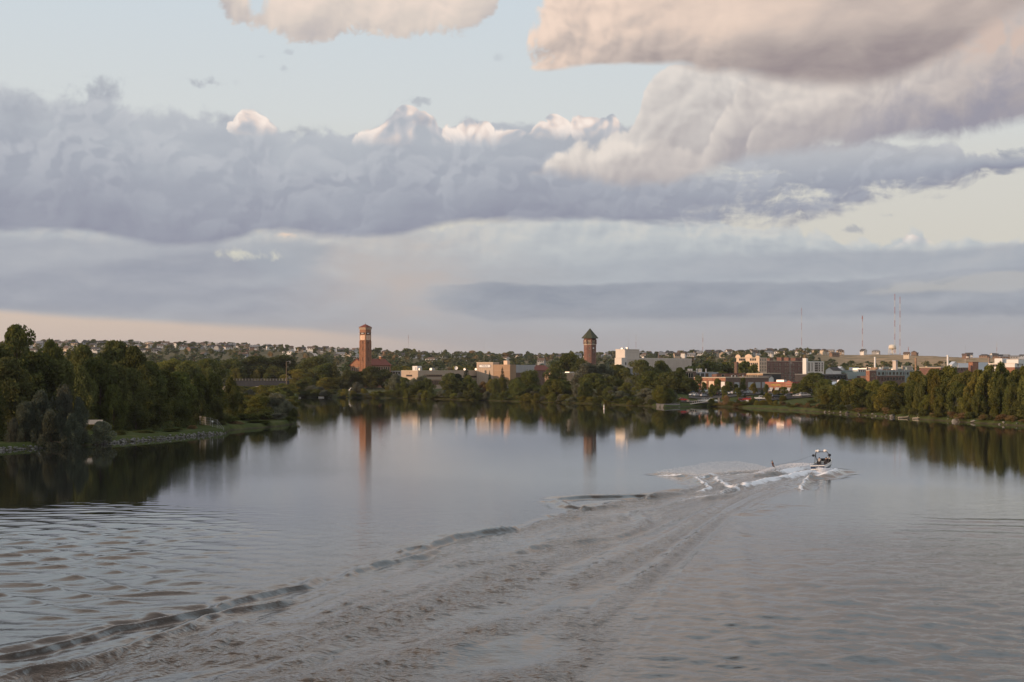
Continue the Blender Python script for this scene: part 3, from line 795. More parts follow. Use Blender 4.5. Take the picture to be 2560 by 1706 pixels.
PROTO = {}
def proto(kind, name, crown, trunk): PROTO.setdefault(kind, []).append((name, crown, trunk))
def make_protos():
    bell = lambda x: 0.42 * math.sin(math.pi * min(1, max(0.02, x * 0.86 + 0.12))) ** 0.7 + 0.02
    dome = lambda x: 0.5 * math.sqrt(max(0.03, 1 - (x * 0.97) ** 2.2))
    plume = lambda x: 0.28 * (math.sin(math.pi * min(1, x * 0.80 + 0.15)) ** 0.8) + 0.03
    for i in range(4):
        c, cen = crown_mesh('cottonwood_crown', 100 + i, 13000, 64, bell, 0.10, (0.07, 0.145), 0.021)
        proto('cottonwood', 'cottonwood_tree', c, trunk_mesh('cottonwood_trunk', i, cen))
    for i in range(3):
        c, cen = crown_mesh('willow_crown', 120 + i, 13000, 70, lambda x: dome(x) * (0.8 + 0.35 * math.sin(9 * x + i)), 0.02, (0.045, 0.14), 0.018, (0.9, 0.9, 1.6), 0, 0.9, 0.3)
        proto('willow', 'willow_tree', c, trunk_mesh('willow_trunk', 20 + i, cen, 0.15, 0.02, 8))
    for i in range(3):
        c, cen = crown_mesh('plume_crown', 140 + i, 11000, 54, plume, 0.03, (0.05, 0.10), 0.018, (0.85, 0.85, 1.7))
        proto('plume', 'poplar_tree', c, trunk_mesh('poplar_trunk', 40 + i, cen, 0.2, 0.012, 7, 0.9))
    for i in range(3):
        c, cen = crown_mesh('bush_foliage', 160 + i, 5000, 30, dome, 0.0, (0.10, 0.20), 0.036)
        proto('bush', 'riverside_bush', c, None)
    for i in range(3):
        c, cen = conifer_mesh('spruce_crown', 180 + i, 4200, 0.85 if i else 1.1)
        proto('conifer', 'spruce_tree', c, trunk_mesh('spruce_trunk', 60 + i, None, 0.2, 0.016))
    # light versions for the town and the slopes beyond
    for i in range(3):
        c, cen = crown_mesh('street_tree_crown', 200 + i, 1500, 26, bell, 0.16, (0.09, 0.17), 0.055)
        proto('far', 'street_tree', c, trunk_mesh('street_tree_trunk', 80 + i, cen, 0.25, 0.02, 3))
    for i in range(4):
        c, cen = crown_mesh('hill_tree', 220 + i, 260, 12, bell if i < 3 else dome, 0.10, (0.13, 0.22), 0.13)
        proto('hill', 'hill_tree', c, None)
    c, cen = conifer_mesh('hill_spruce', 240, 240, 1.0, 0.11)
    proto('hillspruce', 'hill_spruce', c, None)
make_protos()

DARK, GREEN, YEL, OLIVE, TAN, SPR, LIME = (0.090, 0.101, 0.037), (0.100, 0.114, 0.036), (0.175, 0.160, 0.040), (0.150, 0.160, 0.115), (0.22, 0.16, 0.08), (0.040, 0.062, 0.040), (0.142, 0.146, 0.040)
CNAME = {DARK: 'dark green', GREEN: 'mid green', YEL: 'yellow-green', OLIVE: 'grey-green', TAN: 'tan autumn', SPR: 'blackish green', LIME: 'bright green'}
KNAME = {'cottonwood': 'cottonwood tree', 'willow': 'willow', 'plume': 'poplar', 'bush': 'bush', 'conifer': 'spruce', 'far': 'street tree', 'hill': 'tree', 'hillspruce': 'spruce'}
def plant(kind, px, ytop, wpx, D, col, where, group, base=None, i=None, parts=True, cat=None, dz=0.0):
    b = at(px, D, -0.15 + dz)
    if base is not None: b.z = zof(base, D) - 0.1
    hgt = max(zof(ytop, D) - b.z, 0.8)
    w = wpx * D / F
    ch = PROTO[kind]
    name, crown, trunk = ch[(RNG.randrange(len(ch)) if i is None else i) % len(ch)]
    dep = w * RNG.uniform(0.85, 1.15)
    jit = RNG.uniform(0.85, 1.18)
    cc = (col[0] * jit, col[1] * jit * RNG.uniform(0.95, 1.05), col[2] * jit, 1)
    rz = RNG.uniform(0, 6.28)
    # keep the drawn width: scale after the turn is the same in x and y
    s = (w * 0.5 + dep * 0.5)
    size = '' if kind in ('hill', 'hillspruce', 'far') else ('tall ' if hgt > 17 else ('small ' if hgt < 5 else ''))
    what = f'{size}{CNAME[col]} {KNAME[kind]}'
    if parts and trunk is not None:
        r = empty(name, b, rz)
        r.scale = (s, s, hgt)
        c = link('crown', crown, r); c.color = cc
        link('trunk', trunk, r)
    else:
        r = link(name, crown, None, b, rz)
        r.scale = (s, s, hgt); r.color = cc
    reg(r, what, where, cat or ('bush' if kind == 'bush' else 'tree'), group, px)
    return r

def left_bank():
    W1, W2 = 'on the near left bank', 'behind the trees of the near left bank'
    g = 'trees on the near left bank'
    for px, yt, w, D in ((-200, 935, 120, 300), (-330, 930, 130, 290), (-480, 930, 140, 285)): plant('willow', px, yt, w, D, DARK, W1, g)
    T = [  # back row to front row
        ('cottonwood', 42, 819, 112, 400, GREEN, W2), ('cottonwood', 128, 855, 70, 380, GREEN, W2), ('cottonwood', -30, 872, 150, 340, DARK, W1), ('cottonwood', -120, 850, 170, 330, DARK, W1),
        ('cottonwood', 205, 868, 110, 372, DARK, W1), ('cottonwood', 288, 858, 120, 378, DARK, W1), ('cottonwood', 335, 872, 90, 372, DARK, W1), ('cottonwood', 85, 886, 130, 335, DARK, W1),
        ('cottonwood', 250, 898, 110, 350, DARK, W1), ('cottonwood', 376, 908, 84, 372, DARK, W1), ('cottonwood', 150, 905, 110, 340, DARK, W1), ('cottonwood', 20, 900, 120, 318, DARK, W1),
        ('willow', 200, 925, 100, 335, DARK, W1), ('willow', 330, 930, 110, 352, DARK, W1), ('cottonwood', 300, 912, 100, 356, DARK, W1),
        ('plume', 412, 934, 80, 378, GREEN, W1), ('cottonwood', 448, 934, 90, 386, GREEN, W1), ('plume', 500, 944, 80, 392, GREEN, W1), ('plume', 535, 940, 70, 398, GREEN, W1), ('willow', 575, 948, 75, 410, GREEN, W1),
        ('plume', 284, 970, 62, 338, GREEN, W1), ('willow', 340, 1008, 80, 345, DARK, W1), ('willow', 400, 1000, 70, 352, DARK, W1), ('willow', 455, 985, 90, 365, DARK, W1), ('willow', 500, 1000, 66, 374, DARK, W1), ('willow', 545, 1000, 60, 388, DARK, W1),
        ('willow', -20, 960, 120, 300, DARK, W1), 
    ]
    for k, px, yt, w, D, c, wh in T: plant(k, px, yt, w, D, c, wh, g)
    for px, D, h in ((-560, 255, 24), (-760, 235, 26), (-980, 215, 25), (-1200, 205, 27), (-1450, 195, 26), (-1750, 180, 27), (-2050, 172, 25), (-2400, 160, 26), (-2800, 155, 27), (-1050, 245, 27), (-1600, 215, 28)):
        b_ = at(px, D); plant('cottonwood', px, Y0 - (b_.z + h - H) * F / D, h * .95 / D * F, D, DARK, 'unseen upstream, added to shade the river', g)  # trees out of view, added to shade the boat and near water
    OL2 = (0.080, 0.092, 0.070)
    CNAME[OL2] = 'dark grey-green'
    for px, yt, w, D in [(62, 1010, 80, 296), (104, 984, 100, 299), (158, 972, 96, 302), (196, 1000, 62, 303), (130, 1030, 90, 294), (178, 1040, 70, 297), (34, 1048, 50, 294)]:
        plant('willow', px, yt, w, D, OL2, 'over the near left rocks', 'grey willows over the rocks')
    plant('bush', 252, 1056, 58, 308, OLIVE, 'beside the grey willows on the rocky bank', 'bushes on the left bank')
    W3 = 'on the low spit past the rocks'
    for k, px, yt, w, D, c in [('willow', 598, 985, 70, 440, DARK), ('willow', 642, 992, 96, 436, LIME), ('willow', 690, 986, 78, 440, OLIVE), ('willow', 716, 1004, 50, 432, OLIVE), ('bush', 560, 1040, 70, 392, GREEN), ('bush', 610, 1036, 80, 412, GREEN), ('bush', 655, 1030, 70, 420, DARK), ('bush', 700, 1034, 60, 424, OLIVE), ('bush', 724, 1042, 30, 420, GREEN), ('bush', 585, 1056, 60, 392, TAN), ('bush', 640, 1052, 70, 402, GREEN), ('bush', 545, 1060, 40, 380, DARK), ('bush', 300, 1076, 40, 325, GREEN), ('bush', 480, 1064, 26, 356, TAN), ('bush', 440, 1072, 60, 346, GREEN), ('bush', 360, 1078, 60, 334, GREEN)]:
        plant(k, px, yt, w, D, c, W3 if px > 530 else 'in the grass above the rocks', 'bushes on the left bank')
    r = random.Random(31)
    for i in range(26):
        D = 430 + i * 16.5; px = 736 - r.uniform(2, 26)
        plant(r.choice(['willow', 'bush', 'willow', 'plume']), px, np.interp(D, [430, 850], [1016, 962]) + r.uniform(-10, 12), r.uniform(26, 46), D, r.choice([GREEN, OLIVE, DARK, LIME, YEL]), 'on the bank receding beyond the spit', 'bushes on the left bank')
    for i in range(30):
        D = r.uniform(440, 800); px = r.uniform(560, 722)
        plant(r.choice(['willow', 'bush', 'cottonwood']), px, np.interp(D, [430, 850], [1008, 950]) + r.uniform(-8, 14), r.uniform(36, 60), D, r.choice([GREEN, DARK, LIME, YEL, OLIVE]), 'in the thicket below the railway bridge', 'bushes on the left bank')
def far_shore():
    g = 'trees along the far shore'
    WB, WD, WT, WM, WR = 'behind the railway bridge', 'before the brick clock-tower depot', 'before the long tan newspaper building', 'before the green-roofed brick tower', 'before the pale concrete block'
    L = [
        ('cottonwood', 470, 905, 90, 640, GREEN, WB), ('cottonwood', 425, 900, 80, 650, LIME, WB), ('cottonwood', 520, 900, 80, 700, GREEN, WB), ('willow', 508, 925, 40, 660, YEL, WB),
        ('cottonwood', 575, 900, 90, 960, GREEN, WB), ('cottonwood', 640, 893, 116, 970, DARK, WB), ('willow', 640, 928, 46, 950, YEL, WB), ('cottonwood', 695, 891, 112, 975, DARK, WB), ('cottonwood', 690, 918, 64, 950, GREEN, WB), ('willow', 590, 925, 50, 945, YEL, WB), ('cottonwood', 745, 925, 66, 905, YEL, WB), ('cottonwood', 792, 894, 96, 925, DARK, WB), ('cottonwood', 768, 945, 54, 890, GREEN, WB), ('willow', 620, 972, 40, 850, YEL, WB), ('willow', 668, 975, 46, 850, TAN, WB), ('willow', 706, 960, 56, 870, GREEN, WB),
        ('cottonwood', 812, 910, 76, 905, GREEN, WD), ('conifer', 836, 902, 56, 900, DARK, WD), ('cottonwood', 818, 945, 60, 880, YEL, WD), ('cottonwood', 872, 926, 56, 885, DARK, WD), ('cottonwood', 905, 930, 50, 890, DARK, WD), ('cottonwood', 930, 918, 60, 885, DARK, WD), ('cottonwood', 962, 925, 56, 885, DARK, WD), ('willow', 780, 965, 50, 862, OLIVE, WD), ('willow', 800, 968, 46, 864, OLIVE, WD), ('willow', 892, 957, 40, 850, OLIVE, WD),
        ('willow', 990, 938, 58, 832, OLIVE, WT), ('cottonwood', 1012, 946, 46, 830, GREEN, WT), ('willow', 1034, 948, 44, 826, OLIVE, WT), ('willow', 1058, 942, 54, 828, OLIVE, WT), ('willow', 1076, 958, 34, 826, DARK, WT), ('cottonwood', 1124, 934, 46, 830, DARK, WT), ('cottonwood', 1144, 936, 34, 832, SPR, WT), ('conifer', 1166, 914, 34, 826, SPR, WT), ('willow', 1172, 941, 46, 800, LIME, WT), ('conifer', 1224, 927, 26, 800, SPR, WT), ('conifer', 1256, 917, 24, 800, SPR, WT), ('cottonwood', 1208, 955, 30, 790, TAN, WT), ('plume', 1228, 950, 26, 785, YEL, WT), ('willow', 1254, 946, 48, 785, LIME, WT), ('willow', 1282, 950, 40, 785, GREEN, WT), ('willow', 1276, 975, 36, 770, GREEN, WT),
        ('willow', 1326, 929, 90, 760, GREEN, WM), ('cottonwood', 1300, 945, 50, 770, GREEN, WM), ('cottonwood', 1390, 921, 60, 770, GREEN, WM), ('cottonwood', 1420, 886, 84, 860, DARK, WM), ('cottonwood', 1452, 900, 56, 850, DARK, WM), ('cottonwood', 1400, 950, 56, 745, GREEN, WM), ('willow', 1408, 968, 50, 735, LIME, WM), ('plume', 1470, 912, 70, 740, OLIVE, WM), ('plume', 1510, 914, 70, 745, OLIVE, WM), ('cottonwood', 1485, 935, 66, 730, GREEN, WM), ('willow', 1530, 942, 62, 728, GREEN, WM), ('willow', 1484, 975, 56, 712, OLIVE, WM), ('willow', 1524, 968, 46, 712, OLIVE, WM), ('willow', 1510, 990, 50, 704, OLIVE, WM),
        ('willow', 1572, 948, 44, 705, OLIVE, WR), ('willow', 1552, 972, 46, 700, OLIVE, WR), ('willow', 1584, 975, 44, 696, OLIVE, WR), ('cottonwood', 1602, 902, 84, 770, DARK, WR), ('cottonwood', 1652, 904, 54, 780, GREEN, WR), ('cottonwood', 1626, 930, 60, 700, GREEN, WR), ('cottonwood', 1660, 934, 66, 700, GREEN, WR), ('cottonwood', 1692, 930, 80, 695, DARK, WR), ('cottonwood', 1720, 948, 46, 690, DARK, WR), ('willow', 1622, 968, 60, 672, LIME, WR), ('willow', 1650, 975, 40, 678, GREEN, WR), ('bush', 1598, 998, 26, 668, TAN, WR),
    ]
    for k, px, yt, w, D, c, wh in L: plant(k, px, yt, w, D, c, wh, g)
    for px, yt, w, D, c in ((1545, 914, 56, 800, GREEN), (1526, 920, 46, 790, DARK), (1563, 921, 40, 790, GREEN), (1700, 921, 44, 720, GREEN), (1745, 940, 26, 745, DARK), (1690, 945, 40, 690, GREEN), (2010, 955, 40, 680, GREEN), (1915, 962, 14, 668, GREEN), (1960, 968, 20, 664, GREEN), (2000, 975, 26, 655, LIME), (1780, 962, 18, 668, GREEN), (1810, 966, 16, 662, LIME), (1845, 970, 18, 660, GREEN)):
        plant('cottonwood' if w > 30 else 'far', px, yt, w, D, c, 'between the shore and the town buildings', g)
    WP, WS = 'in the car park', 'at the edge of the riverside drive'
    L = [('far', 1737, 957, 18, 690, GREEN), ('far', 1759, 957, 17, 690, GREEN), ('far', 1793, 948, 22, 690, GREEN), ('far', 1823, 955, 22, 690, GREEN), ('far', 1840, 961, 14, 692, DARK), ('far', 1857, 946, 15, 695, GREEN), ('far', 1884, 960, 18, 672, YEL), ('conifer', 1905, 972, 20, 650, SPR), ('conifer', 1862, 982, 22, 640, SPR), ('far', 1986, 960, 26, 670, GREEN), ('far', 1940, 976, 20, 655, YEL), ('conifer', 1884, 984, 12, 640, SPR)]
    for k, px, yt, w, D, c in L: plant(k, px, yt, w, D, c, WP, 'trees planted round the car park')
    L = [('willow', 1815, 990, 34, 622, TAN), ('plume', 1920, 984, 24, 622, YEL), ('plume', 1958, 990, 22, 618, YEL), ('cottonwood', 2036, 934, 80, 625, GREEN), ('cottonwood', 2062, 950, 60, 600, GREEN), ('willow', 1884, 996, 18, 614, GREEN), ('willow', 2030, 1000, 44, 588, GREEN)]
    for k, px, yt, w, D, c in L: plant(k, px, yt, w, D, c, WS, 'trees along the far shore')
    r = random.Random(5)
    for i in range(58):
        px = 1775 + i * 5.2 + r.uniform(-4, 4)
        if 1795 < px < 1830: continue
        yb = np.interp(px, [1760, 1900, 2030, 2070], [1016, 1021, 1028, 1031])
        plant(r.choice(['bush', 'willow']), px, yb - r.uniform(6, 22), r.uniform(14, 26), dwater(yb) + r.uniform(0.8, 12), r.choice([YEL, LIME, TAN, GREEN, YEL]), 'below the car park', 'bushes on the far bank')
    for i in range(92):
        px = 752 + i * 10.2 + r.uniform(-4, 4)
        yb = np.interp(px, _sx, H * F / _sd + Y0)
        if 820 < px < 880 and r.random() < .6: continue
        if px < 1640: plant(r.choice(['bush', 'bush', 'willow']), px, yb - r.uniform(9, 24), r.uniform(18, 36), dwater(yb) + r.uniform(0.8, 5), r.choice([LIME, OLIVE, GREEN, GREEN, YEL, DARK]), 'at the far waterline', 'bushes on the far bank')
    for i in range(34):
        px = r.uniform(985, 1700); D = float(shore_d(px)) + r.uniform(14, 32)
        yb = np.interp(px, _sx, H * F / _sd + Y0)
        plant(r.choice(['willow', 'cottonwood', 'plume', 'cottonwood']), px, yb - r.uniform(34, 58), r.uniform(36, 58), D, r.choice([GREEN, LIME, OLIVE, GREEN, DARK]), 'in the shore wood before the town', 'trees along the far shore')
def right_bank():
    g = 'trees along the right bank'
    r = random.Random(9)
    tops = [(2070, 964), (2110, 954), (2150, 948), (2190, 955), (2225, 958), (2260, 962), (2292, 934), (2336, 926), (2372, 923), (2410, 930), (2445, 928), (2475, 922), (2502, 915), (2535, 934), (2562, 924), (2610, 918), (2680, 915), (2780, 905), (2900, 895)]
    tx = [t[0] for t in tops]; ty = [t[1] for t in tops]
    for i, (px, yt) in enumerate(tops):
        ds = float(shore_d(px))
        plant(r.choice(['plume', 'cottonwood', 'plume']), px, yt, r.uniform(60, 84), ds + r.uniform(22, 30), r.choice([LIME, GREEN, YEL, LIME]), 'along the right bank', g)
    px = 2062
    while px < 2900:
        ds = float(shore_d(px)); base = np.interp(px, tx, ty)
        plant(r.choice(['plume', 'cottonwood', 'willow', 'plume']), px + r.uniform(-6, 6), base + r.uniform(8, 34), r.uniform(46, 66), ds + r.uniform(11, 17), r.choice([LIME, GREEN, LIME, YEL, GREEN]), 'in the front row of the right bank', g)
        plant(r.choice(['willow', 'willow', 'plume']), px + 14 + r.uniform(-6, 6), base + r.uniform(44, 70), r.uniform(40, 60), ds + r.uniform(4.5, 7.5), r.choice([LIME, GREEN, DARK, GREEN, OLIVE]), 'at the waterline of the right bank', g)
        px += r.uniform(27, 36) * (1 if px < 2560 else 2)
    plant('willow', 2322, 1010, 56, 468, OLIVE, 'as a round silvery dome on the right bank', g)
    for i in range(22):
        px = 2056 + i * 25 + r.uniform(-8, 8)
        ds = float(shore_d(px)); yb = H * F / ds + Y0
        plant('bush', px, yb - r.uniform(14, 26), r.uniform(22, 40), ds + r.uniform(3, 5), r.choice([LIME, GREEN, DARK, TAN]), 'over the right bank stones', 'bushes on the right bank')
left_bank(); far_shore(); right_bank()
# ------------------------------------------------------------------ town: materials
def brick_mat(name, rgb, mortar=(0.30, 0.27, 0.24), scale=1.0):
    m, n = new_mat(name)
    p = obj_pos(n)
    x, y, z = n.sep(p)
    b = n.node('ShaderNodeTexBrick')
    n.put(b.inputs['Vector'], n.xyz(x + y, z, 0.0))
    lo = tuple(c * 0.78 for c in rgb) + (1,); hi = tuple(c * 1.2 for c in rgb) + (1,)
    b.inputs['Color1'].default_value = lo; b.inputs['Color2'].default_value = hi; b.inputs['Mortar'].default_value = mortar + (1,)
    b.inputs['Scale'].default_value = 1.0; b.inputs['Brick Width'].default_value = 0.44; b.inputs['Row Height'].default_value = 0.15; b.inputs['Mortar Size'].default_value = 0.012
    v = n.rng(n.noise(p, 0.5, 5, 0.65), 0.3, 0.7, 0.8, 1.18)
    finish(n, n.vm('SCALE', S(n, b.outputs[0]), scale=v), 0.88, 0.2)
    return m
MT = {
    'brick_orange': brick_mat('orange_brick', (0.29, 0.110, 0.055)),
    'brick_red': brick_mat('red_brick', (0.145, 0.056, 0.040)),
    'brick_brown': brick_mat('brown_brick', (0.115, 0.062, 0.046)),
    'brick_depot': brick_mat('depot_brick', (0.27, 0.110, 0.050)),
    'brick_tan': brick_mat('tan_brick', (0.42, 0.27, 0.16), (0.40, 0.34, 0.28)),
    'tan': plain('tan_block', (0.42, 0.33, 0.255), 0.85, 0.08, 0.3),
    'tan_dark': plain('ochre_block', (0.32, 0.215, 0.14), 0.85, 0.08, 0.3),
    'cream': plain('cream_stucco', (0.66, 0.50, 0.37), 0.8, 0.08, 0.4),
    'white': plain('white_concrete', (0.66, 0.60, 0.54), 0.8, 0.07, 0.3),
    'white_paint': plain('white_paint', (0.68, 0.67, 0.65), 0.6, 0.05, 0.5),
    'panel': plain('concrete_panel', (0.52, 0.45, 0.39), 0.85, 0.10, 0.25),
    'grey_metal': plain('grey_cladding', (0.34, 0.35, 0.37), 0.55, 0.08, 0.3, 0.4),
    'teal_metal': plain('weathered_teal_sheet', (0.24, 0.29, 0.28), 0.6, 0.15, 0.2),
    'blue_roof': plain('pale_metal_roof', (0.55, 0.58, 0.62), 0.5, 0.08, 0.3, 0.5),
    'grey_roof': plain('grey_roofing', (0.22, 0.22, 0.23), 0.9, 0.2, 0.4),
    'dark_roof': plain('dark_roofing', (0.055, 0.05, 0.05), 0.9, 0.2, 0.4),
    'tile_red': plain('red_roof_tiles', (0.17, 0.050, 0.034), 0.8, 0.2, 1.2),
    'green_roof': plain('green_copper_roof', (0.055, 0.060, 0.036), 0.75, 0.2, 0.8),
    'stone': plain('pale_stone_trim', (0.52, 0.44, 0.34), 0.85, 0.1, 0.8),
    'dark': plain('dark_opening', (0.022, 0.021, 0.022), 0.6, 0.2, 1.0),
    'steel': plain('dark_steel', (0.035, 0.036, 0.042), 0.55, 0.25, 0.5, 0.4),
    'galv': plain('galvanised_steel', (0.42, 0.42, 0.42), 0.45, 0.1, 1.0, 0.5, 0.6),
    'wood': plain('weathered_timber', (0.20, 0.15, 0.10), 0.85, 0.2, 2.0),
    'ramp': plain('worn_concrete', (0.13, 0.12, 0.11), 0.9, 0.2, 0.3),
    'asphalt': plain('asphalt', (0.060, 0.058, 0.056), 0.9, 0.2, 0.2),
    'paving': plain('pale_paving', (0.36, 0.33, 0.29), 0.9, 0.12, 0.3),
    'red_paint': plain('red_paint', (0.28, 0.055, 0.038), 0.5, 0.08, 0.6),
    'yellow_green': plain('lime_lettering', (0.50, 0.48, 0.05), 0.5, 0.05, 0.6),
    'blue_ink': plain('navy_lettering', (0.03, 0.035, 0.09), 0.5, 0.05, 0.6),
    'red_ink': plain('red_lettering', (0.42, 0.10, 0.06), 0.5, 0.05, 0.6),
}
def glass_mat():
    m, n = new_mat('window_glass')
    finish(n, (0.018, 0.020, 0.024, 1), 0.06, 0.6)
    return m
MT['glass'] = glass_mat()

BOXF = [(0, 3, 2, 1), (4, 5, 6, 7), (0, 1, 5, 4), (1, 2, 6, 5), (2, 3, 7, 6), (3, 0, 4, 7)]
def box_verts(x0, x1, y0, y1, z0, z1):
    return [(x0, y0, z0), (x1, y0, z0), (x1, y1, z0), (x0, y1, z0), (x0, y0, z1), (x1, y0, z1), (x1, y1, z1), (x0, y1, z1)]
class MB:
    """collects boxes and tubes into one mesh"""
    def __init__(s): s.V, s.Fc, s.M, s.mats = [], [], [], []
    def mi(s, mat):
        if mat not in s.mats: s.mats.append(mat)
        return s.mats.index(mat)
    def add(s, V, Fc, mat):
        k = len(s.V); i = s.mi(mat)
        s.V += [tuple(v) for v in V]; s.Fc += [tuple(a + k for a in f) for f in Fc]; s.M += [i] * len(Fc)
        return s
    def box(s, x0, x1, y0, y1, z0, z1, mat): return s.add(box_verts(x0, x1, y0, y1, z0, z1), BOXF, mat)
    def tube(s, a, b, r0, r1, mat, k=8):
        V, Fc = [], []
        tube(V, Fc, a, b, r0, r1, k)
        return s.add(V, Fc, mat)
    def path(s, pts, r, mat, k=6):
        for a, b in zip(pts[:-1], pts[1:]): s.tube(a, b, r, r, mat, k)
        return s
    def lathe(s, prof, mat, k=16, c=(0, 0), ph=0.0):
        V = []; Fc = []
        for r, z in prof:
            for i in range(k):
                t = 2 * math.pi * i / k + ph
                V.append((c[0] + r * math.cos(t), c[1] + r * math.sin(t), z))
        for j in range(len(prof) - 1):
            for i in range(k):
                Fc.append((j * k + i, j * k + (i + 1) % k, (j + 1) * k + (i + 1) % k, (j + 1) * k + i))
        Fc.append(tuple(range(k))[::-1]); Fc.append(tuple((len(prof) - 1) * k + i for i in range(k)))
        return s.add(V, Fc, mat)
    def mesh(s, name, smooth=False): return mesh(name, s.V, s.Fc, [MT[m] if isinstance(m, str) else m for m in s.mats], s.M, smooth)
    def obj(s, name, parent=None, loc=None, rz=None, smooth=False): return link(name, s.mesh(name, smooth), parent, loc, rz)

_win = {}
def window_mesh(w, h, bars=0, frame='stone', glass='glass', t=0.10):
    """outward is -y; origin at the lower left of the opening"""
    k = (round(w, 2), round(h, 2), bars, frame, glass)
    if k not in _win:
        b = MB(); f = min(0.14, w * 0.16)
        b.box(0, w, -0.015, 0.02, 0, h, glass)
        b.box(-f, 0, -t, 0.01, -f, h + f, frame); b.box(w, w + f, -t, 0.01, -f, h + f, frame)
        b.box(0, w, -t, 0.01, h, h + f, frame); b.box(-f * 0.3, w + f * 0.3, -t * 1.8, 0.01, -f, -0.004, frame)
        for i in range(bars):
            x = w * (i + 1) / (bars + 1); b.box(x - f * 0.25, x + f * 0.25, -t * 0.6, -0.016, 0.004, h - 0.004, frame)
        _win[k] = b.mesh('window')
    return _win[k]
_txt = {}
def text_obj(s, size, mat, parent, loc, rot, depth=0.04, xs=1.0, name='lettering'):
    c = bpy.data.curves.new('lettering', 'FONT')
    c.body = s; c.size = size; c.extrude = depth; c.align_x = 'CENTER'; c.align_y = 'CENTER'; c.resolution_u = 2
    o = bpy.data.objects.new('lettering_source', c)
    COL.objects.link(o)
    bpy.context.view_layer.update()
    me = bpy.data.meshes.new_from_object(o.evaluated_get(bpy.context.evaluated_depsgraph_get()))
    bpy.data.objects.remove(o)
    me.materials.clear(); me.materials.append(MT[mat])
    t = link(name, me, parent, loc)
    t.rotation_euler = rot; t.scale = (xs, 1, 1)
    return t
FACE_R = (math.radians(90), 0, 0)                   # lettering on the right (local y = 0) face
FACE_L = (math.radians(90), 0, math.radians(-90))   # lettering on the left (local x = 0) face

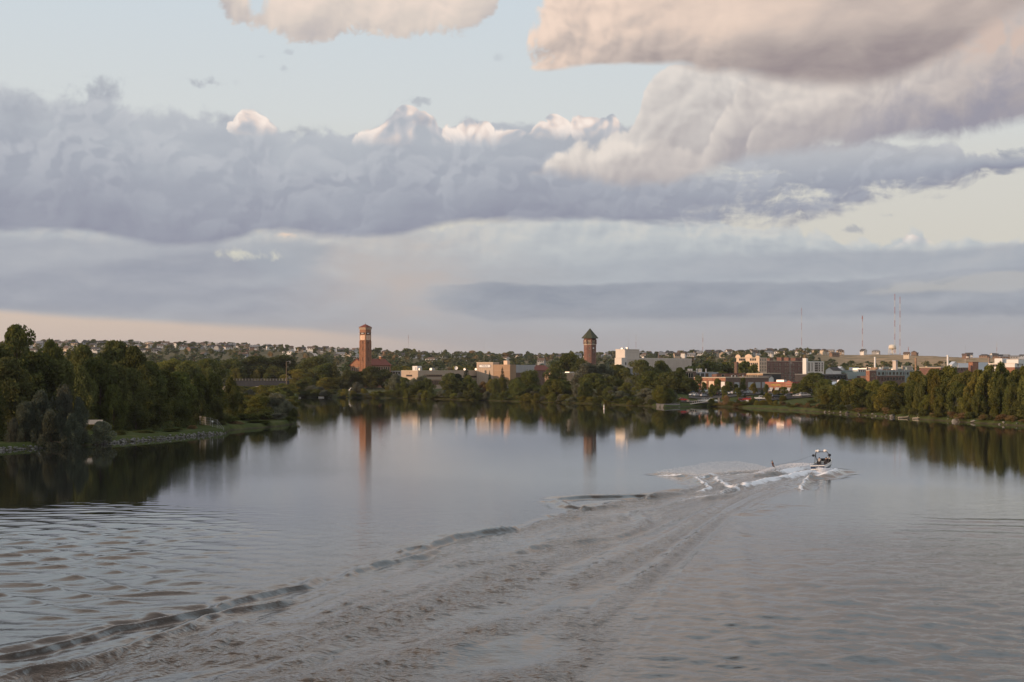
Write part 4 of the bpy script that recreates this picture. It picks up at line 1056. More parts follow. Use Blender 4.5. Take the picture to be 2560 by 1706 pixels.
TH = math.radians(37)
CT, ST = math.cos(TH), math.sin(TH)
class Bld:
    """a building set to the town grid: near corner at photo column cx, D metres ahead; left face runs to column l, right face to column r"""
    def __init__(s, name, label, cx, D, l, r, cat='building', group=None, depth=None, base=None):
        s.cx, s.D = cx, D
        s.Xc, s.Yc = xof(cx, D), D
        s.L = s.yl(l) if l is not None else depth
        s.R = s.xr(r) if r is not None else depth
        g = min(gz(s.Xc, s.Yc), gz(s.Xc - s.L * CT, s.Yc + s.L * ST), gz(s.Xc + s.R * ST, s.Yc + s.R * CT)) - 0.3
        s.root = empty(name, (s.Xc, s.Yc, g if base is None else base), math.atan2(CT, ST))
        tag(s.root, label, cat, group)
    def yl(s, px): u = (px - CX) / F; return (s.Xc - u * s.Yc) / (CT + u * ST)
    def xr(s, px): u = (px - CX) / F; return (u * s.Yc - s.Xc) / (ST - u * CT)
    def z(s, py, dist=0.0): return zof(py, s.D + dist) - s.root.location.z
    def zl(s, py, y): return s.z(py, y * ST)
    def zr(s, py, x): return s.z(py, x * CT)
    def block(s, mat, x0=0, x1=None, y0=0, y1=None, z0=0, z1=5, name='wall', coping=None, parent=None, roof='grey_roof'):
        x1 = s.R if x1 is None else x1; y1 = s.L if y1 is None else y1
        w = MB().box(x0, x1, y0, y1, z0, z1, mat).obj(name, parent or s.root)
        if coping:
            c = MB(); e = 0.12; h = 0.35
            c.box(x0 - e, x1 + e, y0 - e, y0 + 0.3, z1, z1 + h, coping); c.box(x0 - e, x1 + e, y1 - 0.3, y1 + e, z1, z1 + h, coping)
            c.box(x0 - e, x0 + 0.3, y0 + 0.3, y1 - 0.3, z1, z1 + h, coping); c.box(x1 - 0.3, x1 + e, y0 + 0.3, y1 - 0.3, z1, z1 + h, coping)
            c.obj('coping', w if parent is None else parent)
            MB().box(x0 + 0.31, x1 - 0.31, y0 + 0.31, y1 - 0.31, z1 + 0.004, z1 + 0.06, roof).obj('roof', w if parent is None else parent)
        return w
    def win_r(s, parent, x, z, w, h, y=0.0, **k): return link('window', window_mesh(w, h, **k), parent, (x, y, z))
    def win_l(s, parent, y, z, w, h, x=0.0, **k): return link('window', window_mesh(w, h, **k), parent, (x, y + w, z), math.radians(-90))
    def row_l(s, parent, y0, y1, cnt, z, w, h, x=0.0, **k):
        for i in range(cnt): s.win_l(parent, y0 + (y1 - y0) * (i + 0.5) / cnt - w / 2, z, w, h, x, **k)
    def row_r(s, parent, x0, x1, cnt, z, w, h, y=0.0, **k):
        for i in range(cnt): s.win_r(parent, x0 + (x1 - x0) * (i + 0.5) / cnt - w / 2, z, w, h, y, **k)
    def gable(s, mat, wallmat, x0, x1, y0, y1, z0, z1, along='x', over=0.35, parent=None):
        """pitched roof; ridge along local x or y"""
        t = 0.22
        if along == 'x':
            m = (y0 + y1) / 2; k = (z1 - z0) / (m - y0)
            e = over
            V = [(x0 - e, y0 - e, z0 - e * k), (x1 + e, y0 - e, z0 - e * k), (x1 + e, m, z1), (x0 - e, m, z1), (x0 - e, y1 + e, z0 - e * k), (x1 + e, y1 + e, z0 - e * k)]
            W = [(x0, y0, z0), (x0, y1, z0), (x0, m, z1 - 0.05), (x1, y0, z0), (x1, y1, z0), (x1, m, z1 - 0.05)]
        else:
            m = (x0 + x1) / 2; k = (z1 - z0) / (m - x0)
            e = over
            V = [(x0 - e, y0 - e, z0 - e * k), (x0 - e, y1 + e, z0 - e * k), (m, y1 + e, z1), (m, y0 - e, z1), (x1 + e, y0 - e, z0 - e * k), (x1 + e, y1 + e, z0 - e * k)]
            W = [(x0, y0, z0), (x1, y0, z0), (m, y0, z1 - 0.05), (x0, y1, z0), (x1, y1, z0), (m, y1, z1 - 0.05)]
        V2 = [(a, b, c + t) for a, b, c in V]
        Fc = [(0, 1, 2, 3), (3, 2, 5, 4)]
        top = [tuple(i + 6 for i in f) for f in Fc]
        side = [(0, 1, 7, 6), (1, 2, 8, 7), (2, 5, 11, 8), (5, 4, 10, 11), (4, 3, 9, 10), (3, 0, 6, 9)]
        MB().add(V + V2, Fc + top + side, mat).obj('roof', parent or s.root)
        MB().add(W, [(0, 2, 1), (3, 4, 5), (0, 3, 5, 2), (1, 2, 5, 4), (0, 1, 4, 3)], wallmat).obj('gable', parent or s.root)

# ------------------------------------------------------------------ the brick clock-tower depot
def depot():
    b = Bld('railway_depot', 'brick railway depot with a tall square tower and red tiled roofs', 908, 905, 876, 977)
    ze, zr = b.z(912.6), b.z(897.5)
    w = b.block('brick_depot', z1=ze)
    # ridge runs along the right face; gable end looks left
    b.gable('tile_red', 'brick_depot', 0, b.R, 0, b.L, ze, zr, 'x', 0.5)
    for i in range(5): b.win_l(w, b.L * (0.1 + 0.17 * i), ze - 4.2, 0.9, 2.6, frame='stone')
    b.row_r(w, 8, b.R - 1, 8, ze - 3.6, 1.3, 2.4, frame='stone')
    c = MB().box(b.R * 0.80, b.R * 0.80 + 1.7, b.L * 0.35, b.L * 0.35 + 1.7, zr - 3, b.z(892.5, 25), 'brick_depot').box(b.R * 0.80 - 0.15, b.R * 0.80 + 1.85, b.L * 0.35 - .15, b.L * 0.35 + 1.85, b.z(892.5, 25), b.z(892.5, 25) + 0.4, 'stone').obj('chimney', b.root)
    # the tower stands in front of the hall's near corner; its local frame is parallel to the hall's
    dx, dy = xof(914, 898) - b.Xc, 898 - b.Yc
    ox, oy = dx * ST + dy * CT, -dx * CT + dy * ST
    sd = 5.1
    Z = lambda py: zof(py, 898) - b.root.location.z
    def rel(o): o.location = Vector(o.location) + Vector((ox, oy, 0)); return o
    t = rel(MB().box(0, sd, 0, sd, 0, Z(823), 'brick_depot').obj('tower', b.root))
    # battered foot, corner pilasters and central ribs
    rib = MB()
    z0, z1 = 0, Z(852)
    for a in (-0.10, 1.62, 3.0, sd - 0.62):
        wd = 0.72 if a in (-0.10, sd - 0.62) else 0.45
        rib.box(-0.22, -0.002, a, a + wd, z0, z1, 'brick_depot'); rib.box(max(a, 0.01), min(a + wd, sd + .1), -0.22, -0.002, z0, z1, 'brick_depot')
    rib.obj('pilaster', t)
    for k, (py, h) in enumerate(((856, 1.6), (872, 1.9), (898, 2.2))):
        for yy in (2.32,):
            b.win_l(t, yy - 0.25, Z(py) - h / 2, 0.5, h, frame='brick_depot'); b.win_r(t, yy - 0.25, Z(py) - h / 2, 0.5, h, frame='brick_depot')
    # belt with openings below the cornice
    zb, zt = Z(836.5), Z(831.5)
    for i in range(4):
        o = MB().box(-0.03, 0.06, 0.5 + i * 1.12, 1.2 + i * 1.12, zb, zt, 'dark').obj('opening', t)
        o = MB().box(0.5 + i * 1.12, 1.2 + i * 1.12, -0.03, 0.06, zb, zt, 'dark').obj('opening', t)
    for p in ((-0.55, sd - 0.2), (-0.5, 1.6), (-0.5, 2.5), (1.5, -0.5), (2.2, -0.5)):
        MB().lathe([(0.05, Z(834) - .35), (0.42, Z(834) - .2), (0.42, Z(834) + .25), (0.05, Z(834) + .35)], 'white_paint', 8, p).tube((p[0], p[1], Z(834)), (max(p[0], 0.05), max(p[1], 0.05), Z(834)), 0.06, 0.06, 'galv').obj('floodlight', t)
    # cream emblem boards on both seen faces
    for side in (0, 1):
        z0, z1 = Z(850), Z(838.5)
        pl = MB(); ln = MB()
        if side == 0:
            bx = lambda B, y0, y1, za, zb_, e, m: B.box(-e, -e + 0.05, y0, y1, za, zb_, m)
        else:
            bx = lambda B, y0, y1, za, zb_, e, m: B.box(sd - y1, sd - y0, -e, -e + 0.05, za, zb_, m)
        bx(pl, 0.75, sd - 0.55, z0, z1, 0.08, 'cream')
        p = pl.obj('emblem_board', t)
        hh = z1 - z0
        for (ya, yb, fa, fb) in ((1.6, 3.0, .80, .86), (1.6, 1.75, .55, .80), (2.85, 3.0, .55, .80), (1.3, 3.3, .52, .57), (1.3, 3.3, .36, .41), (1.5, 3.4, .18, .24)):
            bx(ln, ya, yb, z0 + hh * fa, z0 + hh * fb, 0.10, 'red_ink')
        ln.obj('emblem', p)
    # cornice, corbels, pyramid roof
    c = MB()
    c.box(-0.18, sd + 0.18, -0.18, sd + 0.18, Z(831), Z(830), 'brick_depot')
    c.box(-0.22, sd + 0.22, -0.22, sd + 0.22, Z(823.8), Z(822.8), 'stone')
    c.box(-0.30, sd + 0.30, -0.30, sd + 0.30, Z(822.8) + .01, Z(818.3), 'brick_depot')
    c.obj('cornice', t)
    k = MB()
    for i in range(7):
        a = -0.1 + i * 0.78
        k.box(-0.42, -0.31, a, a + 0.34, Z(822), Z(819), 'stone'); k.box(a, a + 0.34, -0.42, -0.31, Z(822), Z(819), 'stone')
    k.obj('corbels', t)
    e = 0.55; za, zb_ = Z(818.3), Z(810)
    m = sd / 2
    MB().add([(-e, -e, za), (sd + e, -e, za), (sd + e, sd + e, za), (-e, sd + e, za), (m, m, zb_)], [(3, 2, 1, 0), (0, 1, 4), (1, 2, 4), (2, 3, 4), (3, 0, 4)], 'tile_red').obj('tower_roof', t)
    MB().tube((m, m, zb_ - .2), (m, m, zb_ + 0.9), 0.08, 0.03, 'steel').obj('finial', t)
depot()

# ------------------------------------------------------------------ the long tan newspaper building
def newspaper():
    g = Bld('annex', 'low grey flat-roofed annex between the red-roofed depot and the tan newspaper building', 1004, 925, 973, None, depth=12)
    w = g.block('grey_metal', z1=g.z(927.5)); g.row_l(w, 1, g.L - 1, 4, g.z(935), 1.6, 1.2)
    b = Bld('newspaper_building', 'long tan flat-roofed newspaper building with an oval name sign', 1045, 862, 1003, 1262)
    w = b.block('tan', z1=b.z(927.8), coping='stone')
    win = b.win_l(w, b.yl(1030), b.z(941.5), b.yl(1016) - b.yl(1030), 0.95, bars=3, frame='tan_dark')
    MB().box(-0.05, 0.03, b.yl(1025), b.yl(1023.5), b.z(934), b.z(930.5), 'tan_dark').obj('plaque', w)
    for x0, x1, yt, yb in ((1060, 1105, 937.5, 942), (1160, 1174, 939, 943), (1177, 1199, 940, 944.5), (1214, 1236, 940, 944.5)):
        a, c = b.xr(x0), b.xr(x1)
        b.win_r(w, a, b.zr(yb, a), c - a, b.zr(yt, a) - b.zr(yb, a), bars=7, frame='tan_dark')
    for x0, x1, yt, yb in ((1079, 1103, 952, 962), (1112, 1150, 953, 962), (1170, 1200, 954, 962)):
        a, c = b.xr(x0), b.xr(x1)
        b.win_r(w, a, b.zr(yb, a), c - a, b.zr(yt, a) - b.zr(yb, a), bars=5, frame='tan_dark')
    MB().box(-0.0, b.R, -0.25, -0.003, b.z(950), b.z(949), 'tan_dark').obj('string_course', w)
    # roof plant
    ph = MB().box(4.5, 8.5, b.yl(1031), b.yl(1019), b.z(927.8), b.z(915.5, 6), 'white_paint').obj('penthouse', b.root)
    MB().box(4.46, 4.6, b.yl(1029) , b.yl(1025.5), b.z(927) + .3, b.z(918.5, 6), 'grey_metal').obj('door', ph)
    for px, d, sx in ((1059, 3, 2.2), (1092, 4, 3.0), (1180, 5, 2.0), (1205, 4, 2.6)):
        x = b.xr(px); MB().box(x, x + sx, d, d + 1.8, b.z(927.8) + .4, b.z(927.8) + 1.6, 'galv').box(x + .2, x + sx - .2, d + .2, d + 1.6, b.z(927.8) + 1.6, b.z(927.8) + 1.9, 'grey_metal').obj('roof_unit', b.root)
    # dish on the roof edge
    x = b.xr(1147); z = b.z(927.8) + 0.4
    dish = MB(); dish.lathe([(0.05, 0.0), (0.5, 0.06), (0.95, 0.24), (1.15, 0.42), (1.12, 0.45), (0.9, 0.28), (0.5, 0.10), (0.03, 0.05)], 'white_paint', 20)
    d = dish.obj('satellite_dish', None); d.location = Vector(b.root.matrix_basis @ Vector((x, 2.0, z + 1.35))); d.rotation_euler = (math.radians(82), 0, math.radians(-14))
    tag(d, 'round white satellite dish on the roof edge of the tan newspaper building', 'satellite dish')
    f = MB().tube((0, 0, -0.05), (0, -1.25, -0.55), 0.06, 0.08, 'galv').obj('mount', d)
    # upper block with the sign
    u = b
    U = Bld('upper', None, 1275, 890, 1192, 1290)
    r = U.root
    zb = 2.0
    ww = MB().box(0, U.R, 0, U.yl(1233), zb, U.z(911.8), 'tan_dark').obj('ochre_block', r)
    y0, y1 = U.yl(1233), U.yl(1192)
    wa = MB().box(-0.15, U.R, y0 + .003, y1, zb, U.zl(907, (y0 + y1) / 2), 'tan').obj('sign_block', r)
    MB().box(-0.2, U.R + .1, y0 - 0.05, y1 + .1, U.zl(907, (y0 + y1) / 2), U.zl(907, (y0 + y1) / 2) + 0.3, 'stone').obj('coping', wa)
    for i in range(1, 8):
        yy = y0 + (y1 - y0) * i / 8
        MB().box(-0.19, -0.152, yy - 0.05, yy + 0.05, zb, U.zl(907, (y0 + y1) / 2) - .02, 'tan_dark').obj('joint', wa)
    s0, s1 = U.yl(1227), U.yl(1198.5); sc = (s0 + s1) / 2; zz = U.zl(915.6, sc)
    pl = MB(); rr = 0.80; L2 = (s1 - s0) / 2 - rr
    outer = [(sc + L2 * (1 if math.cos(a) > 0 else -1) + rr * math.cos(a), zz + rr * math.sin(a)) for a in np.linspace(0.01, 2 * math.pi - 0.01, 28)]
    def plate(pts, e, th, mat):
        k = len(pts); V = [(-e, y, z) for y, z in pts] + [(-e + th, y, z) for y, z in pts]
        pl.add(V, [tuple(range(k)), tuple(range(2 * k - 1, k - 1, -1))] + [(i, i + k, (i + 1) % k + k, (i + 1) % k) for i in range(k)], mat)
    plate([(sc + (y - sc) * 1.06, zz + (z - zz) * 1.22) for y, z in outer], 0.30, 0.1, 'blue_ink')
    plate(outer, 0.34, 0.03, 'white_paint')
    sg = pl.obj('name_sign', r)
    text_obj('TRIBUNE', 1.25, 'blue_ink', sg, (-0.345, sc, zz), FACE_L, 0.02, 1.02)
    MB().box(2.5, 5.2, U.yl(1262), U.yl(1253), U.z(911.8), U.z(902, 8), 'cream').obj('lift_house', r)
    MB().box(-0.08, -0.004, 0.05, y0 - .05, U.z(926.5), U.z(925.8), 'tan').obj('string_course', ww)
    r.name = 'upper_block'
    tag(r, 'lit tan upper block carrying the oval sign above the low newspaper building', 'building')
    G = Bld('press_hall', 'windowless grey metal-clad press hall right of the tan upper block', 1287, 905, None, 1336, depth=14)
    w = G.block('grey_metal', z0=0, z1=G.z(912.5))
    for i in range(1, 7):
        x = G.R * i / 7; MB().box(x - .06, x + .06, -0.06, -0.003, G.z(931), G.z(913), 'galv').obj('rib', w)
    w2 = MB().box(-0.3, G.R + 8, -0.5, -0.004, 0, G.z(932), 'brick_brown').obj('brick_base', G.root)
    R2 = Bld('workshop', 'small dark red-roofed workshop behind the shore willows, right of the grey hall', 1338, 930, None, 1378, depth=11)
    R2.block('brick_brown', z1=R2.z(926)); R2.gable('tile_red', 'brick_brown', 0, R2.R, 0, R2.L, R2.z(926), R2.z(914), 'x')
    MB().box(2, 6, 4, 6, R2.z(917), R2.z(913), 'galv').obj('roof_vent', R2.root)
    W = Bld('riverside_wing', 'low tan brick wing with a tall dark entrance among the willows', 1405, 806, 1388, 1470)
    w = W.block('brick_tan', z1=W.z(934), coping='stone', y1=12)
    a, c = W.xr(1441), W.xr(1458)
    MB().box(a, c, -0.04, 0.05, W.zr(973, a), W.zr(944.5, a), 'dark').obj('entrance', w)
    MB().box(a - .4, c + .4, -1.6, -0.06, W.zr(944, a), W.zr(942, a), 'white').obj('canopy', w)
    for x in (a - .3, c + .1): MB().box(x, x + .22, -1.5, -1.28, 0, W.zr(944.2, a), 'white').obj('canopy_post', w)
    W.row_r(w, 1, a - 2, 3, W.zr(960, 5), 1.2, 1.8)
    MB().box(W.xr(1434), W.xr(1446), 3, 6, W.z(934) + .4, W.z(930), 'galv').obj('roof_unit', W.root)
newspaper()

# ------------------------------------------------------------------ eight-sided brick tower with the green roof
def green_tower():
    D = 880; c = at(1475, D, -0.3)
    r = empty('octagonal_tower', c, math.radians(10))
    tag(r, 'eight-sided red brick tower with a steep green pyramid roof', 'tower')
    Z = lambda py: zof(py, D) - c.z
    R = 31 * D / F / 2 / math.cos(math.radians(11)); k = 8
    sh = MB().lathe([(R, 0), (R, Z(862.5))], 'brick_red', k).obj('shaft', r)
    MB().lathe([(R + .12, Z(862.5)), (R + .12, Z(861.2))], 'stone', k).obj('stone_belt', r)
    MB().lathe([(R * 0.86, Z(861.2)), (R * 0.86, Z(849.5))], 'dark', k).obj('belfry_core', r)
    for i in range(k):
        t0 = 2 * math.pi * i / k; t1 = 2 * math.pi * (i + 1) / k
        p0 = Vector((R * math.cos(t0), R * math.sin(t0), 0)); p1 = Vector((R * math.cos(t1), R * math.sin(t1), 0))
        MB().tube(p0 * 0.95 + Vector((0, 0, Z(861.2))), p0 * 0.95 + Vector((0, 0, Z(849.5))), 0.52, 0.52, 'brick_red', 6).obj('corner_pier', r)
        a = MB()
        for f in (0.2, 0.41, 0.62, 0.83):
            q = p0.lerp(p1, f) * 0.94
            a.tube(q + Vector((0, 0, Z(861.2))), q + Vector((0, 0, Z(853.5))), 0.13, 0.13, 'stone', 5)
        q0, q1 = p0.lerp(p1, 0.1) * 0.95, p0.lerp(p1, 0.9) * 0.95
        a.tube(q0 + Vector((0, 0, Z(853))), q1 + Vector((0, 0, Z(853))), 0.32, 0.32, 'stone', 5)
        a.obj('arcade', r)
    MB().lathe([(R, Z(852.3)), (R, Z(846.8))], 'brick_red', k).obj('frieze', r)
    Re = 42 * D / F / 2 / math.cos(math.radians(11))
    rf = MB().lathe([(Re, Z(846.6)), (Re, Z(845.6)), (Re * 0.52, Z(834.5)), (0.12, Z(822))], 'green_roof', k).obj('roof', r)
    for i in range(k):
        t = 2 * math.pi * i / k
        MB().path([Vector((Re * math.cos(t), Re * math.sin(t), Z(845.4))), Vector((Re * .52 * math.cos(t), Re * .52 * math.sin(t), Z(834.2))), Vector((0.12 * math.cos(t), .12 * math.sin(t), Z(821.8)))], 0.10, 'green_roof', 4).obj('hip', rf)
    # small round clock on the right-hand face
    t = math.radians(22.5 + 45 * 6 + 0); n_ = Vector((math.cos(t), math.sin(t), 0)); ap = R * math.cos(math.pi / 8)
    ck = MB().lathe([(0.55, 0), (0.55, 0.08), (0.45, 0.10)], 'white_paint', 14).obj('clock', sh)
    ck.location = n_ * (ap + 0.01) + Vector((0, 0, Z(871))); ck.rotation_euler = (math.radians(90), 0, t + math.radians(90))
    for i, f in ((5, 0.72), (5, 0.88), (6, 0.8)):
        t = math.radians(22.5 + 45 * i); w = link('window', window_mesh(0.5, 1.5, frame='stone'), sh, Vector((math.cos(t), math.sin(t), 0)) * (ap + .002) + Vector((0, 0, Z(861) * f)), t + math.radians(90))
green_tower()

# ------------------------------------------------------------------ the pale windowless concrete block
def concrete_block():
    b = Bld('concrete_block', 'pale windowless concrete building with a taller sunlit left block', 1568, 890, 1537, 1729)
    zt = b.z(896.3)
    w = b.block('panel', z1=zt, coping='white')
    MB().box(-0.10, -0.003, 0.0, b.L, 0.5, zt - .05, 'white').obj('sunlit_end_wall', w)  # paler facing: the sun on this end is put into the colour
    rows, cols = 4, 8
    z0 = b.z(921); pm = None
    for i in range(rows):
        for j in range(cols):
            x0, x1 = b.R * j / cols, b.R * (j + 1) / cols
            za, zb = z0 + (zt - z0) * i / rows, z0 + (zt - z0) * (i + 1) / rows
            MB().box(x0 + 0.10, x1 - 0.10, -0.14, -0.003, za + 0.12, zb - 0.10, 'panel').obj('panel', w)
    t0, t1 = b.xr(1570), b.xr(1603)
    tw = MB().box(2.0, 2.0 + (t1 - t0), 2, b.L + 0.6, zt + .06, b.z(874.3, 3), 'panel').obj('upper_block', b.root)
    MB().box(1.9, 1.997, 2, b.L + .6, zt + .4, b.z(874.3, 3), 'white').obj('sunlit_end_wall', tw)  # sunlight put into the colour here too, on the upper end
    zt2 = b.z(874.3, 3)
    for i in range(1, 5): MB().box(2.0, 2.0 + (t1 - t0), 1.92, 1.997, zt + (zt2 - zt) * i / 5 - .08, zt + (zt2 - zt) * i / 5 + .08, 'white').obj('string_course', tw)
    MB().box(1.8, 2.1 + (t1 - t0), 1.8, b.L + 0.8, zt2, zt2 + 0.3, 'white').obj('coping', tw)
    for x, y, h in ((4, 6, 0.8), (6.5, 4, 1.2), (8.5, 5, 0.7)): MB().box(x, x + 1.2, y, y + 1.2, zt2 + .3, zt2 + .3 + h, 'galv').obj('roof_unit', b.root)
    MB().tube((7.5, 4, zt2), (7.5, 4, b.z(846, 6)), 0.10, 0.05, 'galv').obj('mast', b.root)
    MB().box(-0.25, -0.105, b.yl(1566), b.yl(1563.5), b.z(913), b.z(906), 'dark').obj('vent', b.root)
    lo = Bld('garage', 'low grey garage roof just left of the pale concrete block', 1556, 850, 1522, None, depth=20)
    lo.block('grey_roof', z1=lo.z(921)); 
concrete_block()

# ------------------------------------------------------------------ brick workshops, hotel, apartments, restaurant
def workshops():
    b = Bld('brick_workshop', 'long brown brick workshop with pale roller doors behind the parked cars', 1814, 735, 1735, 1922)
    w = b.block('brick_brown', z1=b.z(945.2), coping='stone')
    MB().box(-0.12, -0.003, 0, b.L, b.z(952.5), b.z(945.4), 'brick_orange').obj('lit_frieze', w)  # orange strip puts the sunlight of this side into the brick colour
    for a, c in ((1735.5, 1750), (1754, 1768), (1772, 1787)):
        MB().box(-0.10, 0.03, b.yl(c), b.yl(a), b.zl(969, b.yl(c)), b.zl(953.5, b.yl(c)), 'cream').obj('roller_door', w)
    for px in (1751, 1770, 1789):
        MB().box(-0.35, -0.13, b.yl(px) , b.yl(px) + 0.8, 0, b.zl(951, b.yl(px)), 'brick_orange').obj('pilaster', w)
    MB().box(-0.12, 0.03, b.yl(1812), b.yl(1803), 0, b.zl(955, b.yl(1812)), 'white_paint').obj('door', w)
    for a, c in ((1836, 1848), (1870, 1883), (1888.5, 1901), (1905, 1913)):
        x = b.xr(a); MB().box(x, b.xr(c), -0.08, 0.03, b.zr(970, x), b.zr(956, x), 'grey_metal').obj('roller_door', w)
    for px in (1842, 1851, 1870): MB().lathe([(0.3, 0), (0.3, 0.7), (0.42, .72), (0.3, 1.0)], 'galv', 8, (b.xr(px), 3)).obj('roof_vent', b.root).location.z = b.z(945.2) + .3
    r = Bld('orange_brick_block', 'flat-topped orange brick block above the brown workshop', 1825, 790, 1792, 1866)
    w = r.block('brick_orange', z1=r.z(935.3), coping='brick_red')
    r.win_l(w, r.yl(1810), r.z(942), 1.3, 1.2); r.row_r(w, 2, r.R - 2, 4, r.z(944), 1.2, 1.4)
    MB().box(4, 14, r.L, r.L + (r.yl(1771) - r.L), 0, r.z(936), 'brick_red').obj('rear_block', r.root)  # darker brick: shade of the set-back left part put into the colour
    c = Bld('brick_store', 'narrow brown brick store with two tall windows beside the dark shore trees', 1735, 782, 1700, 1741)
    w = c.block('brick_brown', z1=c.z(929.5), coping='stone'); c.row_l(w, 0.5, c.L * 0.55, 3, c.z(944), 1.2, 2.4)
    g = Bld('plant_house', 'low grey plant house crowded with rooftop vents', 1737, 805, None, 1796, depth=12)
    w = g.block('grey_metal', z1=g.z(931)); g.row_r(w, 1, g.R * .6, 3, g.z(943), 3.2, 2.0, bars=2, frame='steel')
    rr = random.Random(3)
    for i in range(9): MB().lathe([(0.4, g.z(931)), (0.4, g.z(931) + rr.uniform(.5, 1.6)), (0.55, g.z(931) + 1.7), (.2, g.z(931) + 2.0)], 'galv', 8, (2 + i * 2.3, rr.uniform(2, 8))).obj('roof_vent', g.root)
    d = Bld('olive_office', 'flat olive-tan brick office behind the brown workshop', 1907, 830, 1849, 1952)
    w = d.block('brick_tan', z1=d.z(935), coping='stone')
    d.row_l(w, 2, d.L - 2, 9, d.z(945), 1.0, 1.5)
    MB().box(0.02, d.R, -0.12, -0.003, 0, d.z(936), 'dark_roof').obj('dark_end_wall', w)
    s = Bld('white_gable_shed', 'little shed with a white gable below the brick apartments', 1923, 812, None, 1934, depth=7)
    s.block('white_paint', z1=s.z(945)); s.gable('dark_roof', 'white_paint', 0, s.R, 0, s.L, s.z(945), s.z(940), 'y')
    k = empty('brick_chimney', at(1840.5, 860, -.3), math.atan2(CT, ST)); tag(k, 'tall square brick chimney left of the cream hotel', 'chimney')
    Z = lambda py: zof(py, 860) - k.location.z
    MB().box(-0.85, 0.85, -0.85, 0.85, 0, Z(907), 'brick_brown').obj('stack', k); MB().box(-1.0, 1.0, -1.0, 1.0, Z(907), Z(905.3), 'brick_red').obj('cap', k)
workshops()
def hotel():
    b = Bld('cream_hotel', 'sunlit cream hotel with curved mission parapets', 1898, 950, 1841, 1917)
    zt = b.z(895.5)
    w = b.block('cream', z1=zt, coping='stone')
    for c, wd, h in ((0.07, 1.6, 1.3), (0.46, 2.8, 2.4), (0.93, 1.9, 2.2)):
        y = b.L * c
        prof = [(y + wd * math.cos(a) * (1 if abs(math.cos(a)) > .55 else .8), zt + 0.3 + h * max(0, math.sin(a))) for a in np.linspace(math.pi, 0, 13)]
        V = [(-0.25, p[0], p[1]) for p in prof] + [(0.25, p[0], p[1]) for p in prof]; n_ = len(prof)
        MB().add(V, [tuple(range(n_)), tuple(range(2 * n_ - 1, n_ - 1, -1))] + [(i, i + n_, (i + 1) % n_ + n_, (i + 1) % n_) for i in range(n_)], 'cream').obj('parapet_gable', b.root)
    for y0, y1, c in ((0.14, 0.40, 4), (0.60, 0.88, 4)):
        b.row_l(w, b.L * y0, b.L * y1, c, b.z(902), 1.1, 1.5, frame='stone')
    for py in (912.5, 918.5, 925, 931): b.row_l(w, 0.8, b.L - 0.8, 11, b.z(py), 0.95, 1.35, frame='stone')
    for py in (903, 912, 921, 929): b.row_r(w, 0.5, b.R - 0.4, 4, b.z(py), 1.0, 1.6, frame='stone')
    MB().box(-0.2, -0.003, 0, b.L, b.z(905.2), b.z(904.2), 'stone').obj('string_course', w)
    MB().box(-0.2, -0.003, 0, b.L, b.z(914.5), b.z(914), 'stone').obj('string_course', w)
    a = Bld('brick_apartments', 'five-storey dark red brick apartments right of the cream hotel', 1917, 978, None, 2008, depth=10)
    zt = a.z(903.5)
    w = a.block('brick_red', z1=zt, coping='stone')
    for py in (914.5, 925.5, 936.5, 947.5, 957): a.row_r(w, 1, a.R - 1, 13, a.zr(py, a.R * .4), 1.25, 1.6, frame='stone')
    for px0, px1, py in ((1924, 1932, 897), (1953, 1959, 894.5), (1971, 1976, 895), (1988, 1996, 896), (1999, 2008, 895.5)):
        x0, x1 = a.xr(px0), a.xr(px1); h = MB().box(x0, x1, -0.1, 3.5, zt - 8, a.zr(py, x0), 'brick_red').obj('stair_tower', a.root)
        MB().box(x0 - .1, x1 + .1, -0.2, 3.6, a.zr(py, x0), a.zr(py, x0) + .3, 'brick_brown').obj('coping', h)
    x = a.xr(1974); MB().tube((x, -0.3, 0), (x, -0.3, a.zr(905, x)), 0.18, 0.18, 'galv').obj('downpipe', a.root)
    h = Bld('white_office', 'white concrete office slab with dark vertical window strips', 2016, 915, 2007, 2060)
    w = h.block('white', z1=h.z(905), coping='white_paint')
    MB().box(-0.3, 2.2, 0.0, h.L, 0, h.z(896), 'white_paint').obj('stair_tower', h.root)
    for px0, px1 in ((2021, 2024), (2029, 2031), (2037, 2045), (2046.5, 2050), (2054, 2057)):
        x0, x1 = h.xr(px0), h.xr(px1); MB().box(x0, x1, -0.05, 0.04, h.z(929), h.z(906.5), 'glass').obj('window_strip', w)
    for i in range(1, 4): MB().box(h.xr(2037), h.xr(2057), -0.12, -0.055, h.z(906 + 6 * i), h.z(905.2 + 6 * i), 'white').obj('floor_band', w)
hotel()
